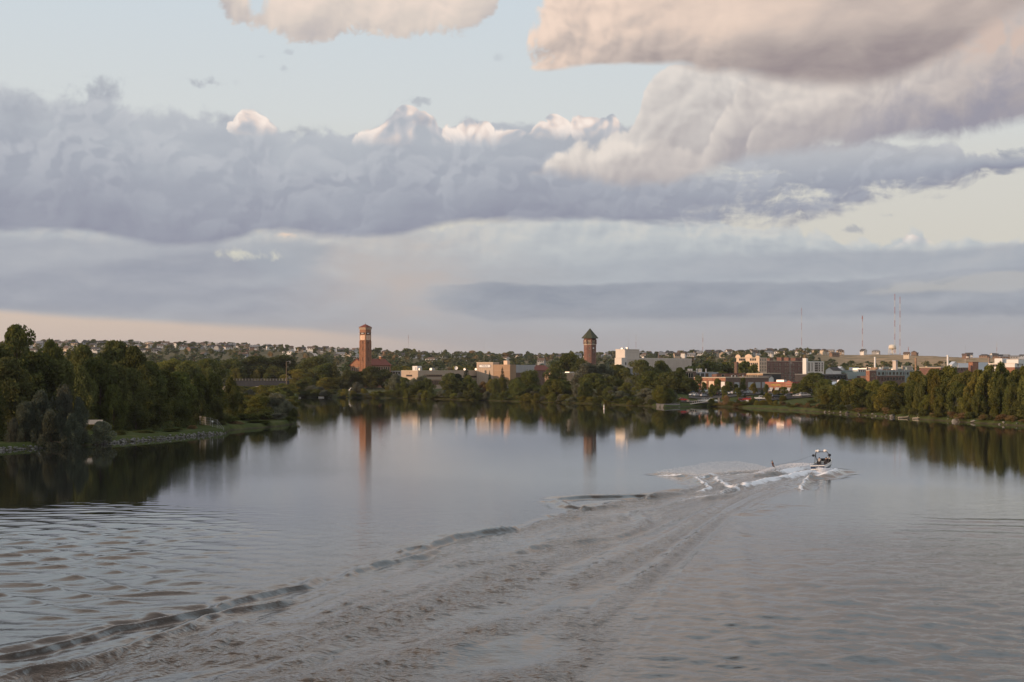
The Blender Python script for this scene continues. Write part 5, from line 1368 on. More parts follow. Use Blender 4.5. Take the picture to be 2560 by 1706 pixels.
def restaurant():
    b = Bld('restaurant', 'orange brick restaurant with striped awnings and a red roof sign', 1981, 690, 1913, 2016)
    zt = b.z(958)
    w = b.block('brick_orange', z1=zt)
    c = MB(); c.box(-0.25, b.R, -0.25, 0.2, zt, zt + 0.5, 'red_paint').box(-0.25, 0.2, 0.2, b.L + .2, zt, zt + .5, 'red_paint'); c.obj('coping', w)
    MB().box(0.25, b.R, 0.25, b.L, zt + .004, zt + .1, 'grey_roof').obj('roof', w)
    MB().box(-0.12, -0.003, 0, b.L, b.z(985), b.z(982.5), 'stone').obj('plinth', w)
    MB().box(3, 6, 6, 10, zt + .1, zt + 1.5, 'galv').obj('roof_unit', b.root)
    text_obj('GRILL & BAR', 0.85, 'yellow_green', w, (-0.06, (b.yl(1926) + b.yl(1953)) / 2, b.zl(962.8, b.yl(1940))), FACE_L, 0.05, 1.05)
    for a, c_ in ((1922.5, 1933.5), (1938.2, 1949), (1953.5, 1964), (1966, 1977.5)):
        y0, y1 = b.yl(c_), b.yl(a); ym = (y0 + y1) / 2
        za, zb = b.zl(969.2, ym), b.zl(976.8, ym)
        aw = empty('awning', (0, 0, 0)); aw.parent = b.root
        ns = 9; dp = 1.3
        for i in range(ns):
            ya, yb = y0 + (y1 - y0) * i / ns, y0 + (y1 - y0) * (i + 1) / ns
            MB().add([(-0.02, ya, za), (-0.02, yb, za), (-dp, yb, zb), (-dp, ya, zb), (-0.02, ya, za - .06), (-0.02, yb, za - .06), (-dp, yb, zb - .35), (-dp, ya, zb - .35)], [(0, 1, 2, 3), (7, 6, 5, 4), (3, 2, 6, 7), (0, 3, 7, 4), (1, 5, 6, 2), (0, 4, 5, 1)], 'white_paint' if i % 2 else 'dark').obj('stripe', aw)
        b.win_l(w, y0 + .2, b.zl(983 if a < 1960 else 985.3, ym), y1 - y0 - .4, b.zl(975.5, ym) - b.zl(983 if a < 1960 else 985.3, ym), bars=2, frame='brick_red')
    # stepped sign wall at the entrance corner
    y0, y1 = b.yl(1981), b.yl(1965)
    sw = MB().box(-0.45, -0.006, y0, y1, b.z(966), b.z(957), 'tan_dark').box(-0.52, -0.455, y0 + .25, y1 - .25, b.z(963.6), b.z(959.2), 'red_paint').obj('sign_panel', b.root)
    ym = (y0 + y1) / 2
    V = []; prof = [(y0 + .3, b.z(957)), (y1 - .3, b.z(957)), (y1 - .6, b.z(954)), (ym + .3, b.z(952)), (ym - .5, b.z(952.6)), (y0 + .5, b.z(954.6))]
    def slab(e0, e1, k, mat):
        cy = sum(p[0] for p in prof) / 6; cz = sum(p[1] for p in prof) / 6
        V = [(-e0, cy + (p[0] - cy) * k, cz + (p[1] - cz) * k) for p in prof] + [(-e1, cy + (p[0] - cy) * k, cz + (p[1] - cz) * k) for p in prof]
        return MB().add(V, [tuple(range(6)), tuple(range(11, 5, -1))] + [(i, i + 6, (i + 1) % 6 + 6, (i + 1) % 6) for i in range(6)], mat)
    slab(0.40, 0.1, 1.0, 'brick_orange').obj('sign_gable', sw); slab(0.46, 0.405, 0.78, 'red_paint').obj('sign_emblem', sw)
    b.row_r(w, 2, b.R - 1, 4, b.z(976), 1.6, 1.6)
restaurant()

# ------------------------------------------------------------------ works and sheds at the right
def works():
    def shed(name, label, cx, D, l, r, ytop, mat, depth=14, gable=None, roof='grey_roof', coping=None, wins=None, ridge=None):
        b = Bld(name, label, cx, D, l, r, depth=depth)
        w = b.block(mat, z1=b.z(ytop), coping=coping)
        if gable: b.gable(roof, mat, 0, b.R, 0, b.L, b.z(ytop), b.z(ridge), gable)
        if wins:
            for py, c, ww, hh in wins: b.row_r(w, 1, b.R - 1, c, b.z(py), ww, hh, frame='steel')
        return b, w
    shed('long_dark_shed', 'long dark low shed with a pale roof edge, left of the red brick works', 2053, 800, None, 2122, 937, 'dark_roof', 16, None, coping='grey_roof', wins=[(946, 7, 3, 1.4)])
    shed('tan_roof_shed', 'low shed with a tan roof band in front of the long dark shed', 2056, 745, None, 2120, 953, 'tan_dark', 10, coping='grey_roof')
    b, w = shed('pale_roof_shed', 'pale blue-roofed low shed just above the right bank trees', 2058, 705, None, 2124, 962, 'blue_roof', 12, 'x', 'blue_roof', ridge=956.5)
    MB().lathe([(1.1, b.z(962)), (1.1, b.z(952)), (0.4, b.z(950.5))], 'white_paint', 12, (b.xr(2112), 3)).obj('silo', b.root)
    shed('red_brick_works', 'low red brick works with a teal roof beside the square brick tower', 2118, 815, 2117, 2168, 936, 'brick_orange', 14, 'x', 'teal_metal', ridge=931.5)
    b, w = shed('square_brick_block', 'square red brick tower block standing above the right bank poplars', 2174, 800, 2165, 2191, 927.5, 'brick_red', coping='stone')
    MB().box(-0.12, -0.003, 0, b.L, 0, b.z(928), 'brick_orange').obj('pier', w); b.win_l(w, b.L * .4, b.z(940), 0.8, 5.0); b.row_r(w, 2, b.R - 1, 2, b.z(942), 1.2, 1.6)  # the pier is an orange sheet painting sunlight over the left face
    shed('dark_brick_works', 'long dark brick works right of the square brick block', 2192, 812, None, 2262, 942, 'brick_brown', 12, coping='brick_red', wins=[(951, 9, 2.2, 1.4)])
    b, w = shed('teal_factory', 'long weathered teal sheet-metal factory with rooftop pipes', 2173, 1000, None, 2316, 927, 'teal_metal', 22, coping='grey_metal', wins=[(937, 16, 3.2, 1.6)])
    rr = random.Random(8)
    for i in range(14):
        x = b.R * (i + .5) / 14; h = rr.uniform(0.8, 3.2)
        MB().box(x, x + rr.uniform(.8, 2.6), rr.uniform(1, 12), 14, b.z(927) + .3, b.z(927) + .3 + h, rr.choice(['galv', 'teal_metal', 'white_paint', 'tan_dark'])).obj('roof_unit', b.root)
    for i in range(6):
        x = b.R * (i + .7) / 6.5; MB().tube((x, -1.2, 0), (x, -1.2, b.z(924)), .25, .25, 'galv').obj('pipe', b.root)
    shed('white_strip_building', 'white low building with a row of windows left of the teal factory', 2145, 985, 2143, 2175, 924.5, 'white_paint', 14, wins=[(931, 6, 1.5, 1.4)], coping='white')
    shed('blue_roof_hall', 'pale blue metal-roofed hall behind the white strip building', 2124, 1060, 2122, 2148, 928, 'white', 16, 'x', 'blue_roof', ridge=919.5)
    shed('white_gable_house', 'white house with two gables right of the white concrete office', 2082, 1000, 2064, 2103, 926, 'white_paint', 10, 'x', 'dark_roof', ridge=919)
    shed('white_barn', 'small white arched barn right of the white gabled house', 2096, 1040, 2088, 2112, 925, 'white_paint', 9, 'y', 'blue_roof', ridge=917.5)
    shed('tan_plant_house', 'small tan box-shaped plant house above the teal factory', 2256, 1060, 2254, 2280, 916.5, 'tan', 10, coping='white')
    shed('green_plant_house', 'small pale green plant house above the teal factory', 2208, 1050, 2206, 2222, 918.5, 'teal_metal', 8, coping='white')
    shed('long_tan_works', 'long tan works with upright posts above the right bank trees', 2318, 1000, 2313, 2370, 917, 'tan', 20, coping='stone', wins=[(927, 10, 1.6, 2.2)])
    shed('low_brick_works', 'low long brick works left of the orange brick block at right', 2352, 900, None, 2424, 920, 'brick_red', 14, coping='stone', wins=[(927, 9, 1.6, 1.6)])
    b, w = shed('orange_brick_hall', 'two-step orange brick hall left of the big white building', 2432, 850, 2421, 2446, 906.5, 'brick_orange', coping='brick_red')
    MB().box(-2.2, -0.004, 0.5, b.L * .55, 0, b.z(914), 'brick_red').obj('annex', b.root)
    shed('white_roof_hall', 'white-roofed hall behind the orange brick hall', 2443, 1000, 2441, 2472, 916, 'white', 18, 'x', 'blue_roof', ridge=907)
    shed('pale_gable_hall', 'pale gabled hall right of the thin white stack', 2380, 1080, 2372, 2396, 912, 'white_paint', 12, 'y', 'blue_roof', ridge=905)
    shed('grey_roof_hall', 'wide grey-roofed hall left of the orange brick hall', 2396, 1010, 2393, 2424, 917, 'grey_metal', 16, 'x', 'blue_roof', ridge=909)
    b = Bld('white_building', 'large white stepped building above brick at the right edge', 2537, 760, 2471, 2640)
    w = b.block('white_paint', z1=b.z(910), coping='white')
    y0 = b.yl(2537)
    MB().box(-0.14, -0.003, 0.0, b.yl(2500), 0, b.z(918.5), 'brick_orange').obj('brick_base', w); MB().box(0, b.R, -0.14, -0.003, 0, b.z(918.5), 'brick_brown').obj('brick_base', w)  # same brick base: sunlit face painted orange, shaded face painted brown
    MB().box(1.5, 12, b.yl(2503), b.yl(2484), b.z(910), b.z(896.5, 4), 'white_paint').obj('upper_block', b.root)
    MB().box(4, 14, b.yl(2540), b.yl(2504), b.z(910), b.z(899, 4), 'white_paint').obj('upper_block', b.root)
    b.row_r(w, 2, b.R - 2, 10, b.z(916), 1.4, 1.4); b.row_l(w, b.yl(2500), b.L - 1, 4, b.z(917), 1.2, 1.2)
    # stacks
    def stack(name, label, px, D, yt, yb, r0, r1, mat, band=None, k=14, cat='chimney'):
        c = at(px, D, -0.4); r = empty(name, c); tag(r, label, cat)
        zt = zof(yt, D) - c.z
        MB().lathe([(r0, 0), (r1, zt)], mat, k).obj('shaft', r); MB().lathe([(r1 * 1.25, zt), (r1 * 1.25, zt + .5), (r1, zt + .6)], band or mat, k).obj('cap', r)
        return r
    stack('factory_stack', 'slim white factory stack above the teal works', 2187.5, 1040, 895, 925, 0.75, 0.65, 'white_paint')
    stack('hopper_tower', 'square tan-grey hopper tower above the teal works', 2238, 1050, 903, 925, 1.9, 1.9, 'panel', 'grey_metal', 4, 'tower')
    r = stack('process_column', 'rusty process column ringed with platforms beside the tan plant house', 2289.5, 1060, 897, 925, 0.8, 0.7, 'tan_dark')
    for f in (0.45, 0.65, 0.85): MB().lathe([(1.35, 20 * f), (1.35, 20 * f + .25)], 'brick_red', 10).obj('platform', r)
    stack('factory_stack', 'short thick white stack right of the long tan works', 2369.5, 1150, 890, 908, 0.85, 0.8, 'white_paint')
    stack('factory_stack', 'dark brick stack at the left end of the big white building', 2472.5, 850, 895, 912, 0.75, 0.65, 'brick_brown', None, 4)
works()
# ------------------------------------------------------------------ paved ground by the river
def sheet(name, label, px0, px1, f0, f1, mat, lift=0.06, n=(40, 8)):
    """ground-hugging sheet between two distance lines (functions of the photo column)"""
    P = np.zeros((n[1], n[0], 3))
    for j in range(n[1]):
        for i in range(n[0]):
            px = px0 + (px1 - px0) * i / (n[0] - 1); D = f0(px) + (f1(px) - f0(px)) * j / (n[1] - 1)
            P[j, i] = (xof(px, D), D, float(ground(px, D)) + 0.35 + lift)
    o = link(name, grid_mesh(name, P, [MT[mat]]))
    return tag(o, label, kind='structure')
sheet('car_park', 'asphalt car park before the brick workshop', 1722, 2005, lambda p: 664, lambda p: 726, 'asphalt')
sheet('riverside_drive', 'asphalt drive along the far shore', 1652, 2062, lambda p: 641 - (p - 1652) * 0.07, lambda p: 653 - (p - 1652) * 0.07, 'asphalt', 0.08)
sheet('boat_ramp', 'paved boat ramp running into the river', 1640, 1700, lambda p: float(shore_d(p)) - 1, lambda p: 646, 'ramp', -0.20)
sheet('park_path', 'pale path along the far shore lawn', 840, 970, lambda p: 846, lambda p: 849, 'ramp', 0.05)
sheet('shore_path', 'pale path below the newspaper building', 1090, 1200, lambda p: 800 - (p - 1090) * .12, lambda p: 803 - (p - 1090) * .12, 'ramp', 0.05)
# streets climbing the slope
for k, (px0, d0, px1, d1, w) in enumerate([(868, 2700, 886, 2150, 8), (180, 2790, 176, 2300, 9), (505, 2650, 520, 2350, 8), (772, 2450, 790, 2200, 6)]):
    P = np.zeros((2, 24, 3))
    for i in range(24):
        t = i / 23; D = d0 + (d1 - d0) * t; px = px0 + (px1 - px0) * t + 4 * math.sin(t * 3)
        for j in range(2): P[j, i] = (xof(px, D) + (j - .5) * w, D, float(ground(px, D)) + 4.2)
    tag(link('hill_street', grid_mesh('hill_street', P, [MT['paving']])), 'street climbing the far slope', kind='structure')

# ------------------------------------------------------------------ railway bridge and lamps
def bridge():
    r = empty('railway_bridge', at(655, 880)); r.location.z = 0
    tag(r, 'dark steel girder railway bridge crossing behind the left bank trees', 'bridge')
    X = lambda px: xof(px, 880) - r.location.x
    z1, z0 = zof(953.5, 880), zof(966.5, 880)
    MB().box(X(540), X(722), -2.2, -2.0, z0, z1, 'steel').box(X(540), X(722), 2.0, 2.2, z0, z1, 'steel').obj('girder', r)
    MB().box(X(540), X(722), -2.4, 2.4, z1 + .003, z1 + 0.35, 'steel').obj('deck', r)
    st = MB()
    for i in range(26): x = X(541 + i * 7.1); st.box(x, x + .12, -2.32, -2.205, z0, z1 - .01, 'steel')
    st.obj('stiffeners', r)
    for i in range(18):
        x = X(586 + i * 7.6); MB().tube((x, -2.3, z1 + .3), (x, -2.3, z1 + 1.6), 0.09, 0.09, 'galv', 5).obj('railing_post', r)
    for dz in (0.85, 1.5): MB().tube((X(540), -2.3, z1 + dz), (X(722), -2.3, z1 + dz), 0.035, 0.035, 'galv', 4).obj('rail', r)
    for px in (563, 645, 703):
        MB().box(X(px) - 1.2, X(px) + 1.2, -2.6, 2.6, -1, z0 - .01, 'panel').box(X(px) - 1.5, X(px) + 1.5, -2.9, 2.9, z0 - 1.2, z0 - .3, 'panel').obj('pier', r)
bridge()
def lamp(px, D, ytop, label, arm=1.6, cat='street lamp'):
    c = at(px, D); r = empty('street_lamp', c); tag(r, label, cat)
    z = zof(ytop, D) - c.z
    MB().tube((0, 0, 0), (0, 0, z), 0.26 if arm > 1 else .10, 0.16 if arm > 1 else .07, 'wood' if arm > 1 else ('galv' if arm == 0 else 'steel'), 7).obj('pole', r)
    if arm: MB().path([(0, 0, z - .3), (arm * .6, 0, z + .1), (arm, 0, z + .1)], 0.07, 'galv', 5).obj('arm', r); MB().box(arm - .2, arm + .6, -.2, .2, z - .02, z + .14, 'white_paint').obj('lamp_head', r)
lamp(716, 872, 904, 'tall brown lamp pole at the end of the railway bridge', 1.9)
lamp(722, 878, 908, 'thin grey lamp pole just right of the tall brown bridge pole', 0.6)
lamp(474, 640, 899, 'thin pale pole rising from the trees left of the railway bridge', 0)
lamp(1430, 770, 938, 'thin grey lamp pole before the low riverside wing', 0.5)
lamp(1974, 800, 908, 'slim dark lamp pole behind the striped-awning restaurant', 0.8)
lamp(1953, 640, 990, 'short lamp pole among the cars by the riverside drive', 0.5)

# ------------------------------------------------------------------ cars
def paint_mat():
    m, n = new_mat('car_paint')
    p = obj_pos(n)
    finish(n, n.vm('SCALE', obj_col(n), scale=n.rng(n.noise(p, 1.2, 3), .3, .7, .9, 1.08)), 0.35, 0.5, None, 0.0, {'Coat Weight': 0.6, 'Coat Roughness': 0.08})
    return m
MT['paint'] = paint_mat()
MT['rubber'] = plain('tyre_rubber', (0.02, 0.02, 0.02), 0.85, 0.2, 4.0)
def prism(prof, y0, y1, mat, taper=0.0, zt=99, mb=None):
    """side profile (x, z) swept across y; points above zt are drawn in by taper"""
    mb = mb or MB(); k = len(prof)
    V = [(x, y0 + (taper if z > zt else 0), z) for x, z in prof] + [(x, y1 - (taper if z > zt else 0), z) for x, z in prof]
    return mb.add(V, [tuple(range(k))[::-1], tuple(range(k, 2 * k))] + [(i, (i + 1) % k, (i + 1) % k + k, i + k) for i in range(k)], mat)
CARS = {}
def car_protos():
    spec = {
        'sedan': ([(-2.25, .35), (2.2, .35), (2.3, .62), (2.15, .82), (1.0, .95), (-1.6, 1.0), (-2.2, .95), (-2.32, .6)], [(-1.75, .96), (1.05, .93), (0.25, 1.42), (-1.0, 1.45)], 4.6),
        'suv': ([(-2.3, .42), (2.25, .42), (2.35, .8), (2.2, 1.02), (1.15, 1.12), (-2.25, 1.15), (-2.36, .7)], [(-2.22, 1.12), (1.15, 1.10), (0.45, 1.72), (-2.0, 1.76)], 4.7),
        'pickup': ([(-2.75, .50), (2.65, .50), (2.75, .95), (2.6, 1.12), (1.35, 1.20), (-0.75, 1.20), (-2.78, 1.16), (-2.8, .6)], [(-0.85, 1.18), (1.35, 1.18), (0.65, 1.82), (-0.6, 1.86)], 5.6),
    }
    for k, (body, cab, ln) in spec.items():
        w = 0.92 if k != 'pickup' else 0.98
        b = MB(); prism(body, -w, w, MT['paint'], 0, 99, b)
        zr = max(z for x, z in cab)
        prism([(cab[3][0] - .03, zr - .06), (cab[2][0] + .03, zr - .09), (cab[2][0] - .05, zr + .01), (cab[3][0] + .05, zr + .03)], -w + .22, w - .22, MT['paint'], 0, 99, b)
        for x, z in ((cab[0][0], cab[0][1]),):
            for s in (-1, 1):
                for q in ((cab[0], cab[3]), (cab[1], cab[2])):
                    b.tube((q[0][0], s * (w - .06), q[0][1]), (q[1][0], s * (w - .26), q[1][1]), .06, .06, MT['paint'], 4)
                xm = (cab[2][0] + cab[3][0]) / 2 - .1; b.tube((xm, s * (w - .06), cab[0][1]), (xm, s * (w - .26), zr), .05, .05, MT['paint'], 4)
        body_me = b.mesh('car_body')
        g = MB(); prism(cab, -w + .08, w - .08, 'glass', .22, 1.3, g); glass = g.mesh('car_windows')
        wh = MB().lathe([(.30, -.11), (.335, -.09), (.335, .09), (.30, .11)], 'rubber', 14).lathe([(.19, -.118), (.17, .0), (.19, .118)], 'galv', 10).mesh('wheel')
        lt = MB().box(-.04, .04, -.16, .16, -.07, .07, 'white_paint').mesh('headlight')
        tl = MB().box(-.04, .04, -.13, .13, -.09, .09, 'red_paint').mesh('tail_light')
        bed = MB().box(-2.68, -0.95, -.8, .8, 1.10, 1.215, 'dark').mesh('load_bed') if k == 'pickup' else None
        CARS[k] = (body_me, glass, wh, lt, tl, bed, body, w)
car_protos()
COLS = {'white': (.75, .75, .73), 'silver': (.42, .43, .45), 'black': (.015, .015, .017), 'dark grey': (.07, .072, .08), 'red': (.32, .02, .018), 'dark blue': (.02, .035, .10), 'light blue': (.12, .22, .38), 'maroon': (.11, .015, .02), 'tan': (.36, .29, .20), 'dark green': (.02, .05, .035)}
def car(kind, col, px, D, rz, where, group):
    body_me, glass, wh, lt, tl, bed, body, w = CARS[kind]
    r = empty({'sedan': 'parked_car', 'suv': 'parked_suv', 'pickup': 'pickup_truck'}[kind], at(px, D, 0.42), rz)
    c = COLS[col] + (1,)
    o = link('body', body_me, r); o.color = c
    link('windows', glass, r)
    fx = 1.42 if kind != 'pickup' else 1.75
    for x in (-fx, fx):
        for y in (-w + .1, w - .1):
            q = link('wheel', wh, r, (x, y, .34)); q.rotation_euler = (math.radians(90), 0, 0)
    xf = max(p[0] for p in body); xb = min(p[0] for p in body)
    for y in (-.62, .62):
        link('headlight', lt, r, (xf - .06, y, .80)); link('tail_light', tl, r, (xb + .06, y, .86))
    if bed: link('load_bed', bed, r)
    reg(r, f'{col} ' + {'sedan': 'saloon car', 'suv': 'sport utility car', 'pickup': 'pickup truck'}[kind], where, 'pickup truck' if kind == 'pickup' else 'car', group, px)
    return r
def cars():
    g = 'cars in the riverside car park'
    rr = random.Random(12)
    A = math.atan2(CT, ST)
    W1, W2, W3 = 'beside the riverside drive', 'in the front row of the car park', 'parked below the brown workshop'
    for k, c, px, rz in [('pickup', 'white', 1760, .1), ('pickup', 'white', 1778, 3.2), ('sedan', 'red', 1707, .1), ('pickup', 'red', 1872, 3.1), ('suv', 'maroon', 1859, .1), ('pickup', 'white', 1902, 0.05), ('suv', 'black', 1942, .2), ('sedan', 'dark grey', 1972, .15), ('sedan', 'silver', 1995, 3.0), ('suv', 'silver', 2012, .2), ('sedan', 'black', 1890, 3.2)]:
        car(k, c, px, 647 - (px - 1652) * .07, rz + rr.uniform(-.08, .08), W1, g)
    for i, (k, c) in enumerate([('sedan', 'white'), ('sedan', 'silver'), ('suv', 'maroon'), ('suv', 'silver'), ('suv', 'dark grey'), ('pickup', 'black'), ('suv', 'dark blue'), ('suv', 'black'), ('suv', 'dark grey'), ('sedan', 'black'), ('sedan', 'white'), ('sedan', 'silver'), ('sedan', 'light blue'), ('suv', 'black'), ('sedan', 'silver'), ('sedan', 'white')]):
        car(k, c, 1734 + i * 9.6 + rr.uniform(-1, 1), 678 + rr.uniform(-1.5, 1.5), A - .5 + rr.uniform(-.06, .06) + (math.pi if rr.random() < .4 else 0), W2, g)
    for i, (k, c) in enumerate([('sedan', 'light blue'), ('sedan', 'dark grey'), ('suv', 'white'), ('sedan', 'white'), ('suv', 'black'), ('sedan', 'silver'), ('pickup', 'white'), ('sedan', 'white'), ('suv', 'silver'), ('sedan', 'red'), ('suv', 'white'), ('sedan', 'tan'), ('suv', 'dark blue'), ('pickup', 'white'), ('sedan', 'dark green')]):
        car(k, c, 1736 + i * 11.2 + rr.uniform(-2, 2), 708 + rr.uniform(-2, 2), A + rr.uniform(-.1, .1) + (math.pi if rr.random() < .4 else 0), W3, g)
cars()

# ------------------------------------------------------------------ shore furniture
def shore_things():
    def sign(name, label, px, D, w, y0, y1, mat, posts=2, panels=1):
        c = at(px, D, .3); r = empty(name, c); tag(r, label, 'sign')
        za, zb = zof(y1, D) - c.z, zof(y0, D) - c.z
        for i in range(panels):
            a, b_ = -w / 2 + w * i / panels + .06, -w / 2 + w * (i + 1) / panels - .06
            MB().box(a, b_, -.06, .06, za, zb, mat).obj('board', r)
        for i in range(posts):
            x = 0 if posts == 1 else -w / 2 + w * i / (posts - 1)
            MB().box(x - .07, x + .07, .065, .2, -.3, zb + .1, 'wood').obj('post', r)
    sign('notice_board', 'small white notice board beside the boat ramp', 1720, 640, 1.3, 1000.5, 1005.5, 'cream', 2)
    sign('park_sign', 'tan upright sign pillar by the white pickups', 1797, 632, 0.9, 995, 1007, 'cream', 2)
    sign('park_sign', 'white two-panel sign below the red pickup', 1868, 612, 1.1, 1000, 1010, 'white_paint', 2, 2)
    c = at(1676, 645, .3); r = empty('information_kiosk', c); tag(r, 'pale two-panel kiosk under the trees at the boat ramp', 'kiosk')
    for x in (-1.2, 0.05): MB().box(x, x + 1.1, -.05, .05, .5, 2.3, 'white').obj('panel', r)
    for x in (-1.3, 0, 1.2): MB().box(x - .06, x + .06, .052, .17, -.3, 2.5, 'wood').obj('post', r)
    MB().add([(-1.6, -.6, 2.45), (1.5, -.6, 2.45), (1.5, .1, 2.85), (-1.6, .1, 2.85), (-1.6, .8, 2.45), (1.5, .8, 2.45), (-1.6, .1, 2.6), (1.5, .1, 2.6)], [(0, 1, 2, 3), (3, 2, 5, 4), (0, 3, 4, 6), (1, 7, 5, 2), (0, 6, 7, 1), (6, 4, 5, 7)], 'wood').obj('roof', r)
    # floating dock and gangway
    D = 622
    r = empty('floating_dock', (xof(1677, D), D, 0), 0.02); tag(r, 'low sunlit floating dock beside the boat ramp', 'dock')
    L = 34 * D / F
    for i in range(14):
        x0 = -L / 2 + L * i / 14; MB().box(x0 + .02, x0 + L / 14 - .02, -1.2, 1.2, .42, .48, 'cream').obj('plank', r)
    MB().box(-L / 2, L / 2, -1.15, 1.15, .05, .415, 'cream').obj('float', r)
    for x in (-L / 2 + .3, L / 2 - .3): MB().tube((x, 1.3, -2), (x, 1.3, 1.4), .09, .09, 'galv').obj('pile', r)
    a, b_ = Vector((xof(1696, D), D, .5)), Vector((xof(1766, 634), 634, float(ground(1766, 634)) + 1.0))
    r = empty('gangway', a); tag(r, 'pale gangway with railings rising from the floating dock to the bank', 'gangway')
    v = b_ - a; nrm = Vector((-v.y, v.x, 0)).normalized() * .7
    def pt(t, s, dz): return v * t + nrm * s + Vector((0, 0, dz))
    MB().add([pt(0, -1, 0), pt(1, -1, 0), pt(1, 1, 0), pt(0, 1, 0), pt(0, -1, -.2), pt(1, -1, -.2), pt(1, 1, -.2), pt(0, 1, -.2)], [(0, 1, 2, 3), (7, 6, 5, 4), (0, 4, 5, 1), (1, 5, 6, 2), (2, 6, 7, 3), (3, 7, 4, 0)], 'panel').obj('deck', r)
    for s in (-1, 1):
        for i in range(8): MB().tube(pt(.45 + .54 * i / 7, s, 0), pt(.45 + .54 * i / 7, s, 1.05), .05, .05, 'cream', 5).obj('railing_post', r)
        MB().tube(pt(.45, s, 1.05), pt(.99, s, 1.05), .04, .04, 'cream', 5).obj('handrail', r)
    # buoy
    Db = dwater(1023); r = empty('channel_buoy', (xof(1510, Db), Db, 0)); tag(r, 'slim white buoy standing in the water before the green-roofed tower', 'buoy')
    MB().lathe([(.25, -.6), (.30, .2), (.22, .9), (.12, 1.7), (.03, 1.9)], 'white_paint', 12).obj('float', r); MB().lathe([(.262, .62), (.245, .78)], 'red_paint', 12).obj('band', r)
    # moored boats by the railway bridge
    for px, py, ln, rz, lab in ((738, 995.5, 6.5, .12, 'white open boat moored beside the railway bridge trees'), (803, 994.6, 3.2, 0, 'tiny white rowing boat at the far shore below the yellow-green trees')):
        Dm = dwater(py); r = empty('moored_boat', (xof(px, Dm), Dm, 0), rz); tag(r, lab, 'boat')
        hull_boat(r, ln, ln * .16, .55, 'white_paint', 'cream')
        if ln > 4:
            MB().box(ln / 2 - .75, ln / 2 - .3, -.25, .25, .3, 1.25, 'steel').tube((ln / 2 - .3, 0, .3), (ln / 2 - .3, 0, -.4), .08, .06, 'steel').obj('outboard_motor', r)
            MB().box(.3, 1.2, -.6, .6, .5, 1.0, 'dark').obj('seat', r)
    c = at(877, 853, .3); r = empty('sail_canopy', c, .4); tag(r, 'small white and blue curved canopy on the far lawn', 'canopy')
    P = np.zeros((7, 9, 3))
    for i in range(9):
        for j in range(7):
            t = i / 8; P[j, i] = (-1.2 + 2.6 * t, -1 + 2 * j / 6, 0.8 + 2.4 * math.sin(t * 1.9 + .35) + .25 * math.sin(j / 6 * math.pi))
    sm_ = link('fabric', grid_mesh('fabric', P, [MT['white_paint']]), r); md = sm_.modifiers.new('Solidify', 'SOLIDIFY'); md.thickness = .05
    MB().tube((-1.1, 0, 0), (-1.1, 0, 2.0), .05, .05, 'galv').tube((1.3, 0, 0), (1.3, 0, 2.4), .05, .05, 'galv').obj('pole', r)
    # shelter among the left bank trees
    D = 322; c = at(234, D, .2); r = empty('picnic_shelter', c, .2); tag(r, 'tan-roofed picnic shelter half hidden beyond the grey willows', 'shelter')
    MB().add([(-2, -1.6, 2.3), (2, -1.6, 2.3), (2, 0, 3.2), (-2, 0, 3.2), (2, 1.6, 2.3), (-2, 1.6, 2.3), (-2, -1.6, 2.2), (2, -1.6, 2.2), (2, 1.6, 2.2), (-2, 1.6, 2.2)], [(0, 1, 2, 3), (3, 2, 4, 5), (9, 8, 7, 6), (0, 6, 7, 1), (4, 8, 9, 5), (0, 3, 5, 9, 6), (1, 7, 8, 4, 2)], 'tan').obj('roof', r)
    for x in (-1.8, 1.8):
        for y in (-1.4, 1.4): MB().box(x - .08, x + .08, y - .08, y + .08, -.3, 2.21, 'wood').obj('post', r)
    # wire fence at the tip of the rocks
    r = empty('wire_fence', at(535, 362, 0.2)); tag(r, 'wire fence running down to the water at the tip of the rocks', 'fence')
    pts = [at(500, 372, .3), at(513, 370, .3), at(526, 368, .3), at(543, 363, .1), Vector((xof(559, 360), 360, -.6))]
    o = r.location
    for i, p in enumerate(pts): MB().tube(p - o, p - o + Vector((0, 0, 2.1)), .05, .05, 'galv', 6).obj('post', r)
    for p, q in zip(pts[:-1], pts[1:]):
        mb = MB()
        for z in (.1, .7, 1.3, 2.0): mb.tube(p - o + Vector((0, 0, z)), q - o + Vector((0, 0, z)), .018, .018, 'galv', 4)
        for k in range(1, 8): m_ = p.lerp(q, k / 8) - o; mb.tube(m_ + Vector((0, 0, .1)), m_ + Vector((0, 0, 2.0)), .012, .012, 'galv', 3)
        mb.obj('wire_panel', r)
    c = at(531, 366, 1.0); q = empty('warning_sign', c); tag(q, 'little white sign fixed by the wire fence at the rocks', 'sign')
    MB().box(-.22, .22, -.03, .03, .35, .8, 'white_paint').obj('board', q); MB().box(-.04, .04, .032, .1, -.9, .8, 'galv').obj('post', q)
